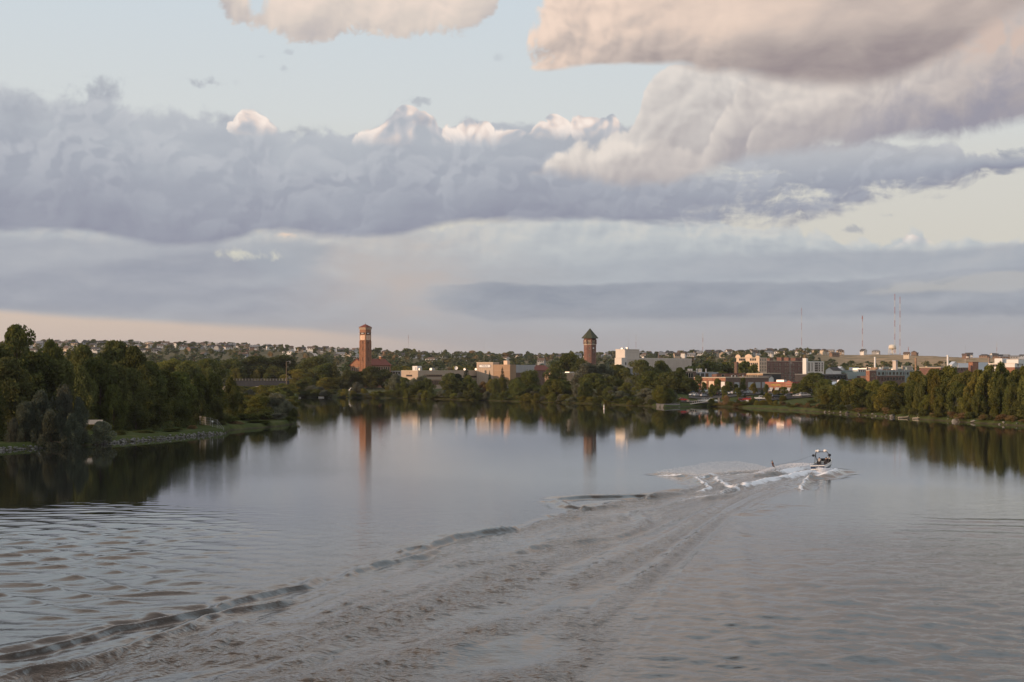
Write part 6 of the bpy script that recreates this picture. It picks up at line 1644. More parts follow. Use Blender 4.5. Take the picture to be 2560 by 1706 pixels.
def hull_boat(r, ln, hw, fb, mat, deck, name='hull'):
    """planked boat shape: bow toward -x"""
    st = [(-.5, .02, 1.25), (-.42, .45, 1.12), (-.25, .85, 1.02), (0, 1, .98), (.3, 1, .96), (.5, .92, .95)]
    V = []; 
    for t, w, h in st:
        x = t * ln
        for y, z in ((-hw * w, fb * h), (-hw * w * .8, fb * .2), (0, -fb * .45 if t > -.45 else fb * .2), (hw * w * .8, fb * .2), (hw * w, fb * h)): V.append((x, y, z))
    Fc = []
    for i in range(5):
        for j in range(4): a = i * 5 + j; Fc.append((a, a + 5, a + 6, a + 1))
    Fc.append((25, 29, 28, 27, 26)); Fc.append((0, 1, 2, 3, 4))
    MB().add(V, Fc, mat).obj(name, r)
    D = []
    for t, w, h in st: D += [(t * ln, -hw * w * .86, fb * h * .8), (t * ln, hw * w * .86, fb * h * .8)]
    MB().add(D, [(2 * i, 2 * i + 2, 2 * i + 3, 2 * i + 1) for i in range(5)], deck).obj('floor', r)
    g = MB()
    for s in (0, 4): g.path([V[i * 5 + s] for i in range(6)], .06, deck, 5)
    g.obj('gunwale', r)
shore_things()

def rock_mesh(seed):
    rs = np.random.RandomState(seed)
    bm = bmesh.new(); bmesh.ops.create_icosphere(bm, subdivisions=1, radius=0.5)
    for v in bm.verts: v.co *= rs.uniform(.72, 1.15)
    for v in bm.verts: v.co.z *= .7
    me = bpy.data.meshes.new('rock'); bm.to_mesh(me); bm.free(); me.materials.append(MT['rock']); return me
def rocks():
    m, n = new_mat('bank_rock'); p = obj_pos(n)
    v = n.noise(p, 3.0, 5, .6); r = obj_rand(n)
    c = n.mix(r, (0.10, 0.098, 0.095, 1), (0.24, 0.23, 0.215, 1)); finish(n, n.vm('SCALE', c, scale=n.rng(v, .3, .7, .7, 1.2)), .9, .2)
    MT['rock'] = m
    R = [rock_mesh(i) for i in range(8)]
    rr = random.Random(4)
    for i in range(270):
        px = rr.uniform(236, 566) if i < 225 else rr.uniform(-30, 120)
        D = float(shore_d(px)) + rr.uniform(-.3, 1.7)
        s = rr.uniform(.35, .8)
        o = link('rock', R[i % 8], None, at(px, D, rr.uniform(.0, .2)), rr.uniform(0, 6)); o.scale = (s * rr.uniform(.8, 1.4), s, s * rr.uniform(.7, 1.1))
        if o.location.z < -.1: o.location.z = .1
        tag(o, 'grey riprap rock in the stone edging of the left bank', 'rock', 'riprap rocks along the left bank')
    for i in range(46):
        px = rr.uniform(2060, 2300) if i < 36 else rr.uniform(2370, 2560)
        D = float(shore_d(px)) + rr.uniform(-.5, 1.6); s = rr.uniform(.4, 1.1)
        o = link('rock', R[i % 8], None, at(px, D, .25), rr.uniform(0, 6)); o.scale = (s * rr.uniform(.9, 1.8), s, s * .8)
        if o.location.z < 0: o.location.z = .1
        tag(o, 'grey stone at the waterline of the right bank', 'rock', 'stones along the right bank')
    for px, s, lab in ((2232, 2.2, 'large pale pyramid-shaped boulder at the right bank waterline'), (2118, 1.8, 'broad pale boulder at the left end of the right bank trees'), (2388, 2.4, 'long pale flat boulder at the right bank below the silvery willow')):
        o = link('boulder', R[int(px) % 8], None, at(px, float(shore_d(px)) + .5, .4), .7); o.scale = (s * 1.3, s, s); tag(o, lab, 'boulder'); o.location.z = .35
    for px, ln, a, lab in ((2262, 4.5, .1, 'bleached driftwood log right of the pyramid boulder'), (2290, 2.2, -.1, 'short bleached log lying right of the long driftwood log')):
        D = float(shore_d(px)) - .3; r = link('driftwood_log', MB().tube((-ln / 2, 0, .2), (ln / 2, 0, .45), .2, .12, 'stone', 7).tube((ln * .1, 0, .35), (ln * .35, .4, .9), .09, .04, 'stone', 5).mesh('log'), None, (xof(px, D), D, .05), a); tag(r, lab, 'log')
rocks()

# ------------------------------------------------------------------ masts, water tower, billboards on the skyline
def skyline():
    def mast(px, D, yt, yb, label, w=1.3, stripes=9, top=None):
        z0 = zof(yb, D) - 6; r = empty('radio_mast', (xof(px, D), D, z0)); tag(r, label, 'radio mast')
        h = zof(yt, D) - z0
        for i in range(stripes):
            a, b = h * i / stripes, h * (i + 1) / stripes; mt = 'mast_red' if i % 2 == 0 else 'mast_white'
            mb = MB()
            cs = [Vector((w * math.cos(t), w * math.sin(t), 0)) * .5 for t in (0.3, 2.4, 4.5)]
            for c in cs: mb.tube(c + Vector((0, 0, a)), c + Vector((0, 0, b)), w * .10, w * .10, mt, 4)
            k = max(2, int((b - a) / 5))
            for q in range(k):
                for u in range(3): mb.tube(cs[u] + Vector((0, 0, a + (b - a) * q / k)), cs[(u + 1) % 3] + Vector((0, 0, a + (b - a) * (q + 1) / k)), w * .07, w * .07, mt, 3)
            mb.obj('mast_section', r)
        if top == 'drum': MB().lathe([(w * .9, h - 6), (w * .9, h - 3.5)], 'mast_red', 10).lathe([(w * .8, h - 1), (w * .8, h)], 'mast_red', 10).obj('antenna', r)
        else: MB().tube((0, 0, h), (0, 0, h + 7), .12, .06, 'galv', 4).obj('antenna', r)
    MT['mast_red'] = plain('mast_red', (.30, .13, .115), .6, .1); MT['mast_white'] = plain('mast_white', (.48, .47, .46), .6, .08)
    mast(2237, 2900, 735, 876, 'tallest red and white mast, rising behind the round water tower', 1.7, 9)
    mast(2250, 2880, 742, 893, 'second tall red and white mast just right of the water tower', 1.6, 9)
    mast(2156, 2850, 790, 890, 'shorter red and white mast with a drum top left of the water tower', 1.6, 7, 'drum')
    mast(2004, 2700, 770, 893, 'thin grey-white mast right of the brick apartments', 1.0, 7)
    mast(1757, 2600, 833, 893, 'thin pale mast above the slope houses left of the hotel', 1.1, 6)
    mast(1590, 2700, 838, 896, 'very thin mast above the pale concrete block', .6, 4)
    mast(1021, 2850, 838, 893, 'faint little mast with a drum top right of the red-roofed depot', .6, 3, 'drum')
    mast(2492, 2800, 858, 893, 'small pale mast above the white building at right', .9, 4)
    mast(2271, 2750, 868, 893, 'short dark mast right of the twin tall masts', .9, 3, 'drum')
    mast(1210, 1200, 870, 915, 'thin pale pole mast above the tan block with the oval sign', .22, 2)
    mast(2413, 1300, 884, 905, 'small white mast behind the pale gabled hall', .4, 3)
    D = 2780; z0 = float(ground(2231, D)) - 2; r = empty('water_tower', (xof(2231, D), D, z0)); tag(r, 'round cream water tower on tall legs on the right skyline', 'water tower')
    Z = lambda py: zof(py, D) - z0
    R = 18.5 / 2 * D / F
    MT['tank'] = plain('cream_tank', (.66, .60, .50), .5, .06, .2)
    MB().lathe([(R * .3, Z(875)), (R * .75, Z(873)), (R * .97, Z(870.5)), (R, Z(868.5)), (R * .95, Z(865.5)), (R * .75, Z(863)), (R * .35, Z(861.8)), (.2, Z(861.5))], 'tank', 28).obj('tank', r, smooth=True)
    MB().lathe([(R * 1.06, Z(870.8)), (R * 1.06, Z(870.2))], 'tank', 28).obj('catwalk', r)
    for i in range(8):
        t = 2 * math.pi * (i + .3) / 8; MB().tube((R * 1.0 * math.cos(t), R * 1.0 * math.sin(t), 0), (R * .95 * math.cos(t), R * .95 * math.sin(t), Z(870)), .32, .32, 'tank', 6).obj('leg', r)
    MB().tube((0, 0, 0), (0, 0, Z(874.5)), 1.0, 1.0, 'tank', 10).obj('riser_pipe', r)
    for px, D, w, yt, yb, lab in ((2421, 2500, 7, 886, 890.5, 'small dark billboard left of the white skyline houses'), (2501, 2500, 14, 886.5, 891, 'wide dark billboard above the big white building')):
        c = at(px, D); r = empty('billboard', c); tag(r, lab, 'billboard')
        MB().box(-w * D / F / 2, w * D / F / 2, -.2, .2, zof(yb, D) - c.z, zof(yt, D) - c.z, 'steel').obj('board', r)
        for s in (-.3, .3): MB().tube((s * w * D / F, .3, -2), (s * w * D / F, .3, zof(yb, D) - c.z + 1), .25, .25, 'steel').obj('post', r)
skyline()

# ------------------------------------------------------------------ houses and trees on the far slope
HC = {'white': (.64, .62, .59), 'cream': (.56, .47, .36), 'beige': (.42, .34, .26), 'grey': (.33, .33, .33), 'blue-grey': (.26, .30, .35), 'brown': (.20, .13, .09)}
RC = {'dark': (.05, .048, .05), 'brown': (.11, .075, .055), 'grey': (.20, .20, .205)}
def slope():
    MT['house_wall'] = tinted('house_siding', .8, .06, .4); MT['house_roof'] = tinted('roof_shingle', .9, .15, .8)
    P = []
    for (w, d, h, rh, hip, gar) in ((13, 9, 5.6, 2.4, 0, 1), (16, 9, 3.4, 2.2, 0, 0), (12, 10, 6.0, 2.8, 1, 1), (18, 10, 3.2, 2.4, 1, 0), (10, 9, 6.2, 3.4, 0, 0), (15, 10, 5.8, 2.2, 1, 1)):
        wl = MB().box(-w / 2, w / 2, -d / 2, d / 2, -3, h, 'house_wall')
        if not hip: wl.add([(-w / 2, -d / 2, h), (-w / 2, d / 2, h), (-w / 2, 0, h + rh), (w / 2, -d / 2, h), (w / 2, d / 2, h), (w / 2, 0, h + rh)], [(0, 2, 1), (3, 4, 5)], 'house_wall')
        if gar: wl.box(w / 2 - 6, w / 2 - .5, -d / 2 - 3, -d / 2 - .003, -3, 2.9, 'house_wall')
        e = .7; k = rh / (d / 2); ix = d * .35 if hip else -e * .0
        V = [(-w / 2 - e, -d / 2 - e, h - e * k), (w / 2 + e, -d / 2 - e, h - e * k), (w / 2 + (e if not hip else -ix), 0, h + rh + .1), (-w / 2 - (e if not hip else -ix), 0, h + rh + .1), (-w / 2 - e, d / 2 + e, h - e * k), (w / 2 + e, d / 2 + e, h - e * k)]
        Fc = [(0, 1, 2, 3), (3, 2, 5, 4)] + ([(0, 3, 4), (1, 5, 2)] if hip else []) + [(0, 4, 5, 1)]
        rf = MB().add(V, Fc, 'house_roof')
        if gar:
            x0, x1, y0, y1 = w / 2 - 6.6, w / 2 + .1, -d / 2 - 3.6, -d / 2 + .5
            rf.add([(x0, y0, 2.7), (x1, y0, 2.7), ((x0 + x1) / 2, y0, 4.6), (x0, y1, 2.7), (x1, y1, 2.7), ((x0 + x1) / 2, y1, 4.6)], [(0, 2, 5, 3), (1, 4, 5, 2), (0, 1, 2), (0, 3, 4, 1)], 'house_roof')
        wn = []
        for i in range(3):
            x = -w / 2 + w * (i + .5) / 3.4
            wn.append((x, h - 2.4, 1.6))
        P.append((wl.mesh('house'), rf.mesh('roof'), wn, w, d, gar))
    wm = MB().box(-.9, .9, -.06, .06, 0, 1.5, 'glass').mesh('window'); gm = MB().box(-2.1, 2.1, -.05, .05, 0, 2.3, 'white_paint').mesh('garage_door')
    rr = random.Random(21)
    def house(px, D, where, hc=None, rc=None, k=None, rz=None, s=1.0):
        hc = hc or rr.choices(list(HC), (5, 2.5, 2, 2.5, 1, 1.2))[0]; rc = rc or rr.choices(list(RC), (4, 2.5, 2))[0]
        p = P[rr.randrange(len(P)) if k is None else k]
        o = link('house', p[0], None, at(px, D, 2.6), rz if rz is not None else rr.choice([0.0, 0.0, .35, -.4, 1.2, -.9]) + rr.uniform(-.2, .2)); o.color = HC[hc] + (1,); o.scale = (s, s, s)
        q = link('roof', p[1], o); q.color = RC[rc] + (1,)
        for x, z, w in p[2]: link('window', wm, o, (x, -p[4] / 2 - .05, z))
        if p[5]: link('garage_door', gm, o, (p[3] / 2 - 3.2, -p[4] / 2 - 3.06, 0))
        reg(o, f'{hc} {rc}-roofed house', where, 'house', 'houses on the far slope', px)
    used = []
    def free(px, D, gap):
        X = xof(px, D)
        for a, b in used:
            if abs(a - X) < gap and abs(b - D) < gap * 1.6: return False
        used.append((X, D)); return True
    ZL = [(-99, 330, 'above the near left bank'), (330, 600, 'left of the railway bridge'), (600, 860, 'above the railway bridge'), (860, 1180, 'right of the clock-tower depot'), (1180, 1440, 'left of the green-roofed tower'), (1440, 1560, 'near the green-roofed tower'), (1560, 1760, 'above the pale concrete block'), (1760, 1930, 'behind the cream hotel'), (1930, 2070, 'behind the brick apartments'), (2070, 2240, 'left of the water tower'), (2240, 2700, 'right of the water tower')]
    def where(px, D):
        tier = 'on the crest' if D > 2700 else ('on the upper slope' if D > 2420 else 'low on the slope')
        for a, b, t in ZL:
            if a <= px < b: return f'{tier} {t}'
        return tier
    def row(px0, px1, D, step, drop, jD=25):
        px = px0
        while px < px1:
            d = D + rr.uniform(-jD, jD)
            if rr.random() > drop and free(px, d, 15): house(px, d, where(px, d))
            px += step * rr.uniform(.75, 1.3)
    for D, st, dr in ((2790, 27, .10), (2725, 28, .2), (2640, 30, .3), (2560, 32, .3), (2470, 32, .35), (2380, 36, .4), (2260, 40, .5), (2120, 46, .6)):
        row(-40, 640, D, st, dr); row(640, 900, D, st * 1.15, dr + .12)
        row(900, 1560, D, st * 2.0, dr + .2)
    for D, st, dr in ((2790, 24, .08), (2700, 26, .15), (2600, 30, .25), (2500, 34, .35), (2380, 40, .4)): row(1570, 2010, D, st, dr)
    row(2010, 2140, 2800, 19, .05, 10); row(2015, 2180, 2745, 20, .2, 15); row(2190, 2215, 2770, 19, .1); row(2285, 2345, 2820, 17, .1, 8); row(2400, 2580, 2800, 22, .25, 30); row(2390, 2580, 2640, 22, .3, 40)
    house(2086, 2560, 'alone on the bare slope left of the water tower', 'brown', 'brown', 1, .4); house(2267, 2520, 'alone on the bare slope below the twin masts', 'cream', 'brown', 4, -.5)
    # trees: the nearest and largest one by one, the rest of the wood as a mass
    cols = [GREEN, GREEN, DARK, DARK, OLIVE, LIME, TAN, GREEN]
    wt = lambda px, D: where(px, D).replace('on the crest', 'on the skyline')
    cnt = 0; tries = 0
    while cnt < 285 and tries < 6000:
        tries += 1
        px = rr.uniform(-40, 2040)
        D = rr.choice([rr.uniform(2650, 2830), rr.uniform(2150, 2830), rr.uniform(1950, 2500)])
        if px < 860 and rr.random() < .25: continue
        if not free(px, D, 8 if 880 < px < 1560 else 10): continue
        k = 'hillspruce' if rr.random() < .2 else 'hill'
        h = rr.uniform(4.5, 12) * (1.1 if 880 < px < 1560 else .9)
        w = h * (.45 if k == 'hillspruce' else rr.uniform(.8, 1.25)) / D * F
        b = at(px, D, 2.4)
        plant(k, px, Y0 - (b.z + h - H) * F / D, w, D, SPR if k == 'hillspruce' else rr.choice(cols), wt(px, D), 'trees on the far slope', dz=2.4)
        cnt += 1
    # town trees in the middle distance
    T = 'among the roofs of the town'
    zones = [(880, 1180, 22, 960, 1500), (1180, 1460, 20, 1000, 1500), (1460, 1730, 14, 1000, 1500), (1700, 1900, 22, 850, 1300), (1960, 2200, 10, 1000, 1500), (2200, 2560, 8, 1100, 1600), (-40, 580, 20, 900, 1500), (420, 900, 22, 1000, 1600)]
    names = ['behind the newspaper building', 'left of the green-roofed tower', 'behind the pale concrete block', 'left of the cream hotel', 'around the white office', 'around the works at right', 'behind the left bank wood', 'behind the railway bridge']
    for (a, b_, n_, d0, d1), nm in zip(zones, names):
        for i in range(n_):
            px = rr.uniform(a, b_); D = rr.uniform(d0, d1)
            h = rr.uniform(8, 13.5); g0 = float(ground(px, D))
            if 1830 < px < 1925 and D < 960: continue
            plant('far', px, Y0 - (g0 + h - H) * F / D, h * rr.uniform(.8, 1.15) / D * F, D, rr.choice([GREEN, DARK, GREEN, LIME, YEL, OLIVE]), nm, 'trees in the town', parts=False)
    for px, yt, w, D, c in ((1732, 912, 30, 960, DARK), (1770, 905, 40, 960, GREEN), (1815, 908, 36, 960, GREEN), (1862, 906, 40, 880, DARK), (1885, 914, 30, 876, GREEN), (1705, 912, 36, 980, DARK), (1790, 914, 34, 950, DARK)):
        plant('far', px, yt, w, D, c, 'left of the brick chimney' if px < 1840 else 'before the cream hotel', 'trees in the town')
    # the mass
    Vs, Qs, n0 = [], [], 0
    src = [m for _, m, _ in PROTO['hill']]
    base = []
    for me in src:
        co = np.zeros(len(me.vertices) * 3); me.vertices.foreach_get('co', co); base.append(co.reshape(-1, 3)[:4 * 90])
    rs = np.random.RandomState(3)
    cols_ = []
    for i in range(1500):
        px = rs.uniform(-60, 2050) if i < 1350 else rs.uniform(2050, 2600); D = rs.uniform(1550, 2780) if px < 2050 else rs.uniform(1300, 2200)
        if px < 860 and D > 2150 and rs.rand() < .55: continue
        if px > 1560 and px < 2050 and D > 2200 and rs.rand() < .35: continue
        b = at(px, D, 1.6); h = rs.uniform(6, 11); w = h * rs.uniform(.9, 1.4); t = rs.rand() * 6.28
        v = base[i % len(base)].copy(); c, s_ = math.cos(t), math.sin(t)
        v = np.stack([(v[:, 0] * c - v[:, 1] * s_) * w, (v[:, 0] * s_ + v[:, 1] * c) * w, v[:, 2] * h], 1) + np.array(b)
        Vs.append(v); Qs.append(np.arange(len(v)).reshape(-1, 4) + n0); n0 += len(v)
        cols_.append(np.full(len(v), rs.rand()))
    m, n = new_mat('slope_wood_leaves'); a = attrib(n, 'hue')
    c = n.ramp(a, [(0, (0.035, 0.055, 0.02)), (.4, (0.055, 0.075, 0.028)), (.7, (0.095, 0.105, 0.05)), (.9, (0.10, 0.10, 0.03)), (1, (0.16, 0.11, 0.05))])
    d = n.node('ShaderNodeBsdfDiffuse'); n.put(d.inputs[0], c); o = n.node('ShaderNodeOutputMaterial'); n.t.links.new(d.outputs[0], o.inputs[0])
    me = quad_mesh('slope_woodland', np.concatenate(Vs), np.concatenate(Qs), [m]); attr(me, 'hue', np.concatenate(cols_))
    tag(link('slope_woodland', me), 'dense small trees covering the far slope between the houses', 'woodland', kind='stuff')
slope()
# ------------------------------------------------------------------ people
def skin_mats():
    MT['skin'] = plain('skin', (.42, .26, .19), .6, .06, 6)
    MT['cloth_dark'] = plain('dark_cloth', (.022, .022, .028), .85, .15, 6); MT['cloth_grey'] = plain('pale_grey_cloth', (.42, .41, .40), .85, .1, 6)
    MT['cloth_red'] = plain('maroon_vest', (.045, .010, .012), .8, .12, 6); MT['hair'] = plain('dark_hair', (.014, .011, .009), .7, .2, 10); MT['navy'] = plain('navy_gelcoat', (.012, .03, .075), .25, .08, 1, .5)
skin_mats()
def person(label, J, radii, mats, loc, rz, extra=None):
    """J: joints {name: (x, y, z)}; one skinned surface, coloured by the nearest limb"""
    bones = [('pelvis', 'chest'), ('chest', 'neck'), ('neck', 'head'), ('head', 'crown')]
    for s in 'lr': bones += [('chest', 'shoulder_' + s), ('shoulder_' + s, 'elbow_' + s), ('elbow_' + s, 'wrist_' + s), ('wrist_' + s, 'hand_' + s), ('pelvis', 'hip_' + s), ('hip_' + s, 'knee_' + s), ('knee_' + s, 'ankle_' + s), ('ankle_' + s, 'toe_' + s)]
    names = list(J); idx = {k: i for i, k in enumerate(names)}
    V = [J[k] for k in names]; E = [(idx[a], idx[b]) for a, b in bones]
    # five fingers rooted in each palm
    for s in 'lr':
        h = Vector(J['hand_' + s]); w = Vector(J['wrist_' + s]); d = (h - w).normalized(); side = d.orthogonal().normalized()
        for i, (o, ln) in enumerate(((-.03, .055), (-.012, .075), (.008, .08), (.027, .07))):
            V.append(tuple(h + side * o + d * ln)); E.append((idx['hand_' + s], len(V) - 1))
        V.append(tuple(w.lerp(h, .4) - side * .055 + d * .03)); E.append((idx['wrist_' + s], len(V) - 1))
    me = bpy.data.meshes.new('person'); me.from_pydata(V, E, [])
    o = bpy.data.objects.new('person_source', me); COL.objects.link(o)
    md = o.modifiers.new('Skin', 'SKIN'); md.use_smooth_shade = True
    o.modifiers.new('Sub', 'SUBSURF').levels = 1
    for i, v in enumerate(me.skin_vertices[0].data):
        r = radii.get(names[i].split('_')[0], .05) if i < len(names) else .012
        v.radius = (r, r) if not isinstance(r, tuple) else r
        v.use_root = i == idx['pelvis']
    bpy.context.view_layer.update()
    m2 = bpy.data.meshes.new_from_object(o.evaluated_get(bpy.context.evaluated_depsgraph_get()))
    bpy.data.objects.remove(o)
    m2.materials.clear()
    keys = sorted(set(mats.values()))
    for k in keys: m2.materials.append(MT[k])
    co = {k: Vector(v) for k, v in J.items()}
    for p in m2.polygons:
        c = p.center; best = min(bones, key=lambda b: (lambda a, e: (c - (a + (e - a) * max(0, min(1, (c - a).dot(e - a) / max(1e-6, (e - a).length_squared))))).length)(co[b[0]], co[b[1]]))
        p.material_index = keys.index(mats.get(best[1].split('_')[0], 'skin'))
    r = link('person', m2, None, loc, rz); tag(r, label, 'person')
    h = Vector(J['head']); up = (Vector(J['crown']) - h).normalized()
    hm = MB().lathe([(.02, -.02), (.108, .0), (.115, .06), (.085, .115), (.02, .14)], 'hair', 12).obj('hair', r, smooth=True); hm.location = h + up * .01; hm.rotation_euler = up.to_track_quat('Z', 'Y').to_euler()
    return r
RAD = {'pelvis': (.16, .12), 'chest': (.18, .125), 'neck': .06, 'head': .105, 'crown': .075, 'shoulder': .075, 'elbow': .05, 'wrist': .035, 'hand': .04, 'hip': .10, 'knee': .065, 'ankle': .045, 'toe': .04}

# ------------------------------------------------------------------ tow boat
def boat():
    Db = 229.0; X = xof(2058, Db)
    head = math.atan2(19, 10)                       # heading, seen from behind its left quarter
    r = empty('tow_boat', (X, Db, 0.12), head)       # local +x is the bow
    r.rotation_euler = (math.radians(-3), math.radians(-5), head)
    tag(r, 'navy and white wakeboard boat with a tower, throwing spray', 'motor boat')
    st = [(-3.1, 1.12, .95, .30), (-2.0, 1.2, .95, .15), (-.5, 1.22, .98, .1), (1.0, 1.15, 1.05, .12), (2.2, .85, 1.15, .25), (3.0, .38, 1.25, .55), (3.3, .04, 1.3, .95)]
    V = []
    for x, w, top, ch in st:
        for y, z in ((-w, top), (-w * .99, top * .62), (-w * .82, ch), (0, ch - .32), (w * .82, ch), (w * .99, top * .62), (w, top)): V.append((x, y, z))
    low, band = [], []
    for i in range(6):
        for j in range(6):
            a = i * 7 + j; (band if j in (0, 5) else low).append((a, a + 1, a + 8, a + 7))
    hb = MB().add(V, low + [(6, 5, 4, 3, 2, 1, 0)], 'navy'); hb.add(V, band, 'white_paint')
    hb.obj('hull', r)
    g = MB()
    for s in (0, 6): g.path([V[i * 7 + s] for i in range(7)], .07, 'white_paint', 6)
    g.path([V[0], V[6]], .07, 'white_paint', 6); g.obj('gunwale', r)
    D = []
    for x, w, top, ch in st: D += [(x, -w * .93, top - .45), (x, w * .93, top - .45)]
    MB().add(D, [(2 * i, 2 * i + 2, 2 * i + 3, 2 * i + 1) for i in range(6)], 'cloth_grey').obj('floor', r)
    MB().box(-3.0, -1.75, -1.0, 1.0, .55, 1.0, 'navy').obj('sun_pad', r)
    MB().box(-3.75, -3.12, -.95, .95, .42, .5, 'white_paint').obj('swim_platform', r)
    MB().box(-.2, .35, .25, .85, .55, 1.0, 'cloth_grey').box(-.32, -.2, .25, .85, .6, 1.25, 'cloth_dark').obj('seat', r)
    MB().box(-.2, .35, -.85, -.25, .55, 1.0, 'cloth_grey').box(-.32, -.2, -.85, -.25, .6, 1.25, 'cloth_dark').obj('seat', r)
    MB().box(.75, 1.1, -1.0, -.3, .6, 1.25, 'cloth_dark').obj('helm', r)
    sw = MB()
    for (p, q) in (((.9, -1.1), (1.5, -.5)), ((1.5, -.5), (1.5, .5)), ((1.5, .5), (.9, 1.1))):
        sw.add([(p[0], p[1], 1.05), (q[0], q[1], 1.05), (q[0] - .3, q[1] * .92, 1.55), (p[0] - .3, p[1] * .92, 1.55), (p[0] + .02, p[1], 1.05), (q[0] + .02, q[1], 1.05), (q[0] - .28, q[1] * .92, 1.55), (p[0] - .28, p[1] * .92, 1.55)], [(0, 1, 2, 3), (7, 6, 5, 4), (3, 2, 6, 7)], 'glass')
    sw.obj('windscreen', r)
    tw = MB()
    for s in (-1, 1):
        tw.path([(.9, s * 1.12, 1.0), (.2, s * 1.12, 2.0), (-.15, s * 1.0, 2.62), (-.2, s * .75, 2.8)], .055, 'steel', 7)
        tw.path([(-.7, s * 1.12, .98), (-.25, s * 1.1, 2.0), (-.15, s * 1.0, 2.62)], .05, 'steel', 7)
    tw.path([(-.2, -.75, 2.8), (-.2, .75, 2.8)], .055, 'steel', 7).path([(-.35, -.75, 2.8), (-.6, 0, 2.85), (-.35, .75, 2.8)], .04, 'steel', 6)
    tw.obj('tower', r)
    for y in (-.55, .55):
        s = MB().lathe([(.02, -.22), (.17, -.2), (.19, 0), (.17, .2), (.02, .22)], 'white_paint', 12).obj('speaker', r); s.location = (-.3, y, 3.0); s.rotation_euler = (0, math.radians(90), 0)
        s = MB().lathe([(.02, -.2), (.14, -.18), (.14, .15), (.02, .17)], 'galv', 10).obj('tower_light', r); s.location = (-.3, y * 1.45, 2.98); s.rotation_euler = (0, math.radians(90), 0)
    for y in (-1.2, 1.3):
        k = MB(); k.path([(-.5, y, 2.05), (.3, y, 2.05)], .03, 'galv', 5).path([(-.5, y, 2.35), (.3, y, 2.35)], .03, 'galv', 5); k.obj('board_rack', r)
        bd = MB().lathe([(.05, -.03), (.2, -.02), (.22, 0), (.2, .02), (.05, .03)], 'cloth_dark', 14).obj('wakeboard', r); bd.location = (-.15, y * 1.07, 2.22); bd.scale = (3.2, 1, 1); bd.rotation_euler = (math.radians(70), 0, 0)
    MB().lathe([(.05, 0), (.24, .03), (.26, .1), (.05, .14)], 'cloth_dark', 12).obj('mirror', r).location = (.75, -.9, 2.0)
    M = r.matrix_basis
    def seated(lab, x, y, shirt, extra=0):
        J = dict(pelvis=(0, 0, .12), chest=(.02, 0, .48), neck=(.02, 0, .64), head=(.04, 0, .74), crown=(.04, 0, .87))
        for s, q in (('l', 1), ('r', -1)):
            J['shoulder_' + s] = (.02, .19 * q, .56); J['elbow_' + s] = (.14, .27 * q, .34); J['wrist_' + s] = (.36, .2 * q, .32); J['hand_' + s] = (.44, .18 * q, .34)
            J['hip_' + s] = (.06, .1 * q, .08); J['knee_' + s] = (.46, .13 * q, .12); J['ankle_' + s] = (.50, .13 * q, -.32); J['toe_' + s] = (.64, .14 * q, -.36)
        person(lab, J, RAD, {'chest': shirt, 'shoulder': shirt, 'elbow': shirt, 'hip': 'cloth_dark', 'knee': 'cloth_dark', 'pelvis': shirt, 'wrist': 'skin', 'hand': 'skin', 'neck': 'skin', 'head': 'skin', 'crown': 'skin', 'ankle': 'skin', 'toe': 'cloth_dark'}, M @ Vector((x, y, 1.0)), head)
    seated('person in a pale grey top seated at the left of the tow boat', -.02, .55, 'cloth_grey')
    seated('person in a dark top seated at the right of the tow boat', .02, -.55, 'cloth_dark')
    # skier, leaning back against the rope
    Ds = 226.0; S0 = Vector((xof(1938, Ds), Ds, 0.0))
    top = M @ Vector((-.35, 0, 2.85))
    rope_end = Vector((xof(1934.5, Ds), Ds, zof(1163.5, Ds)))
    d = (top - S0); d.z = 0; d.normalize(); sd_ = Vector((-d.y, d.x, 0))
    # work in a frame: a = toward the boat, b = sideways, z up
    def w(a, b_, z): return d * a + sd_ * b_ + Vector((0, 0, z))
    lean = -.46
    def L(t, b_=0, a=0): return w(lean * t * 1.25 + a, b_, .12 + t * 1.42)
    J = dict(pelvis=L(.50, 0, -.10), chest=L(.78, 0, .0), neck=L(.92, 0, .02), head=L(.99, 0, .04), crown=L(1.09, 0, .05))
    hand = rope_end - S0
    for s, q in (('l', 1), ('r', -1)):
        J['shoulder_' + s] = L(.86, .19 * q, .02); J['wrist_' + s] = hand + sd_ * .06 * q - d * .06; J['hand_' + s] = hand + sd_ * .05 * q + d * .01
        J['elbow_' + s] = J['shoulder_' + s].lerp(J['wrist_' + s], .5) + Vector((0, 0, -.08)) + sd_ * .08 * q
        J['hip_' + s] = L(.46, .09 * q, -.08); J['knee_' + s] = L(.27, .09 * q, .16 + .1 * (q > 0)); J['ankle_' + s] = w(.0 + .22 * (q > 0) - .08, .05 * q, .12); J['toe_' + s] = w(.2 + .22 * (q > 0) - .08, .05 * q, .08)
    J = {k: tuple(v) for k, v in J.items()}
    p = person('water skier in a dark wetsuit and maroon vest leaning on the tow rope', J, RAD, {'chest': 'cloth_red', 'pelvis': 'cloth_red', 'shoulder': 'cloth_red', 'elbow': 'cloth_dark', 'wrist': 'skin', 'hand': 'skin', 'neck': 'skin', 'head': 'skin', 'crown': 'skin', 'hip': 'cloth_dark', 'knee': 'cloth_dark', 'ankle': 'cloth_dark', 'toe': 'cloth_dark'}, S0, 0)
    ang = math.atan2(d.y, d.x)
    V = []
    for t, wd, z in ((-.75, .09, .0), (-.3, .1, .02), (.3, .1, .04), (.65, .085, .1), (.95, .03, .24)):
        V += [(t, -wd, z), (t, wd, z), (t, wd, z + .03), (t, -wd, z + .03)]
    Fc = [(0, 1, 2, 3), (16, 19, 18, 17)]
    for i in range(4):
        a = i * 4; Fc += [(a, a + 4, a + 5, a + 1), (a + 1, a + 5, a + 6, a + 2), (a + 2, a + 6, a + 7, a + 3), (a + 3, a + 7, a + 4, a)]
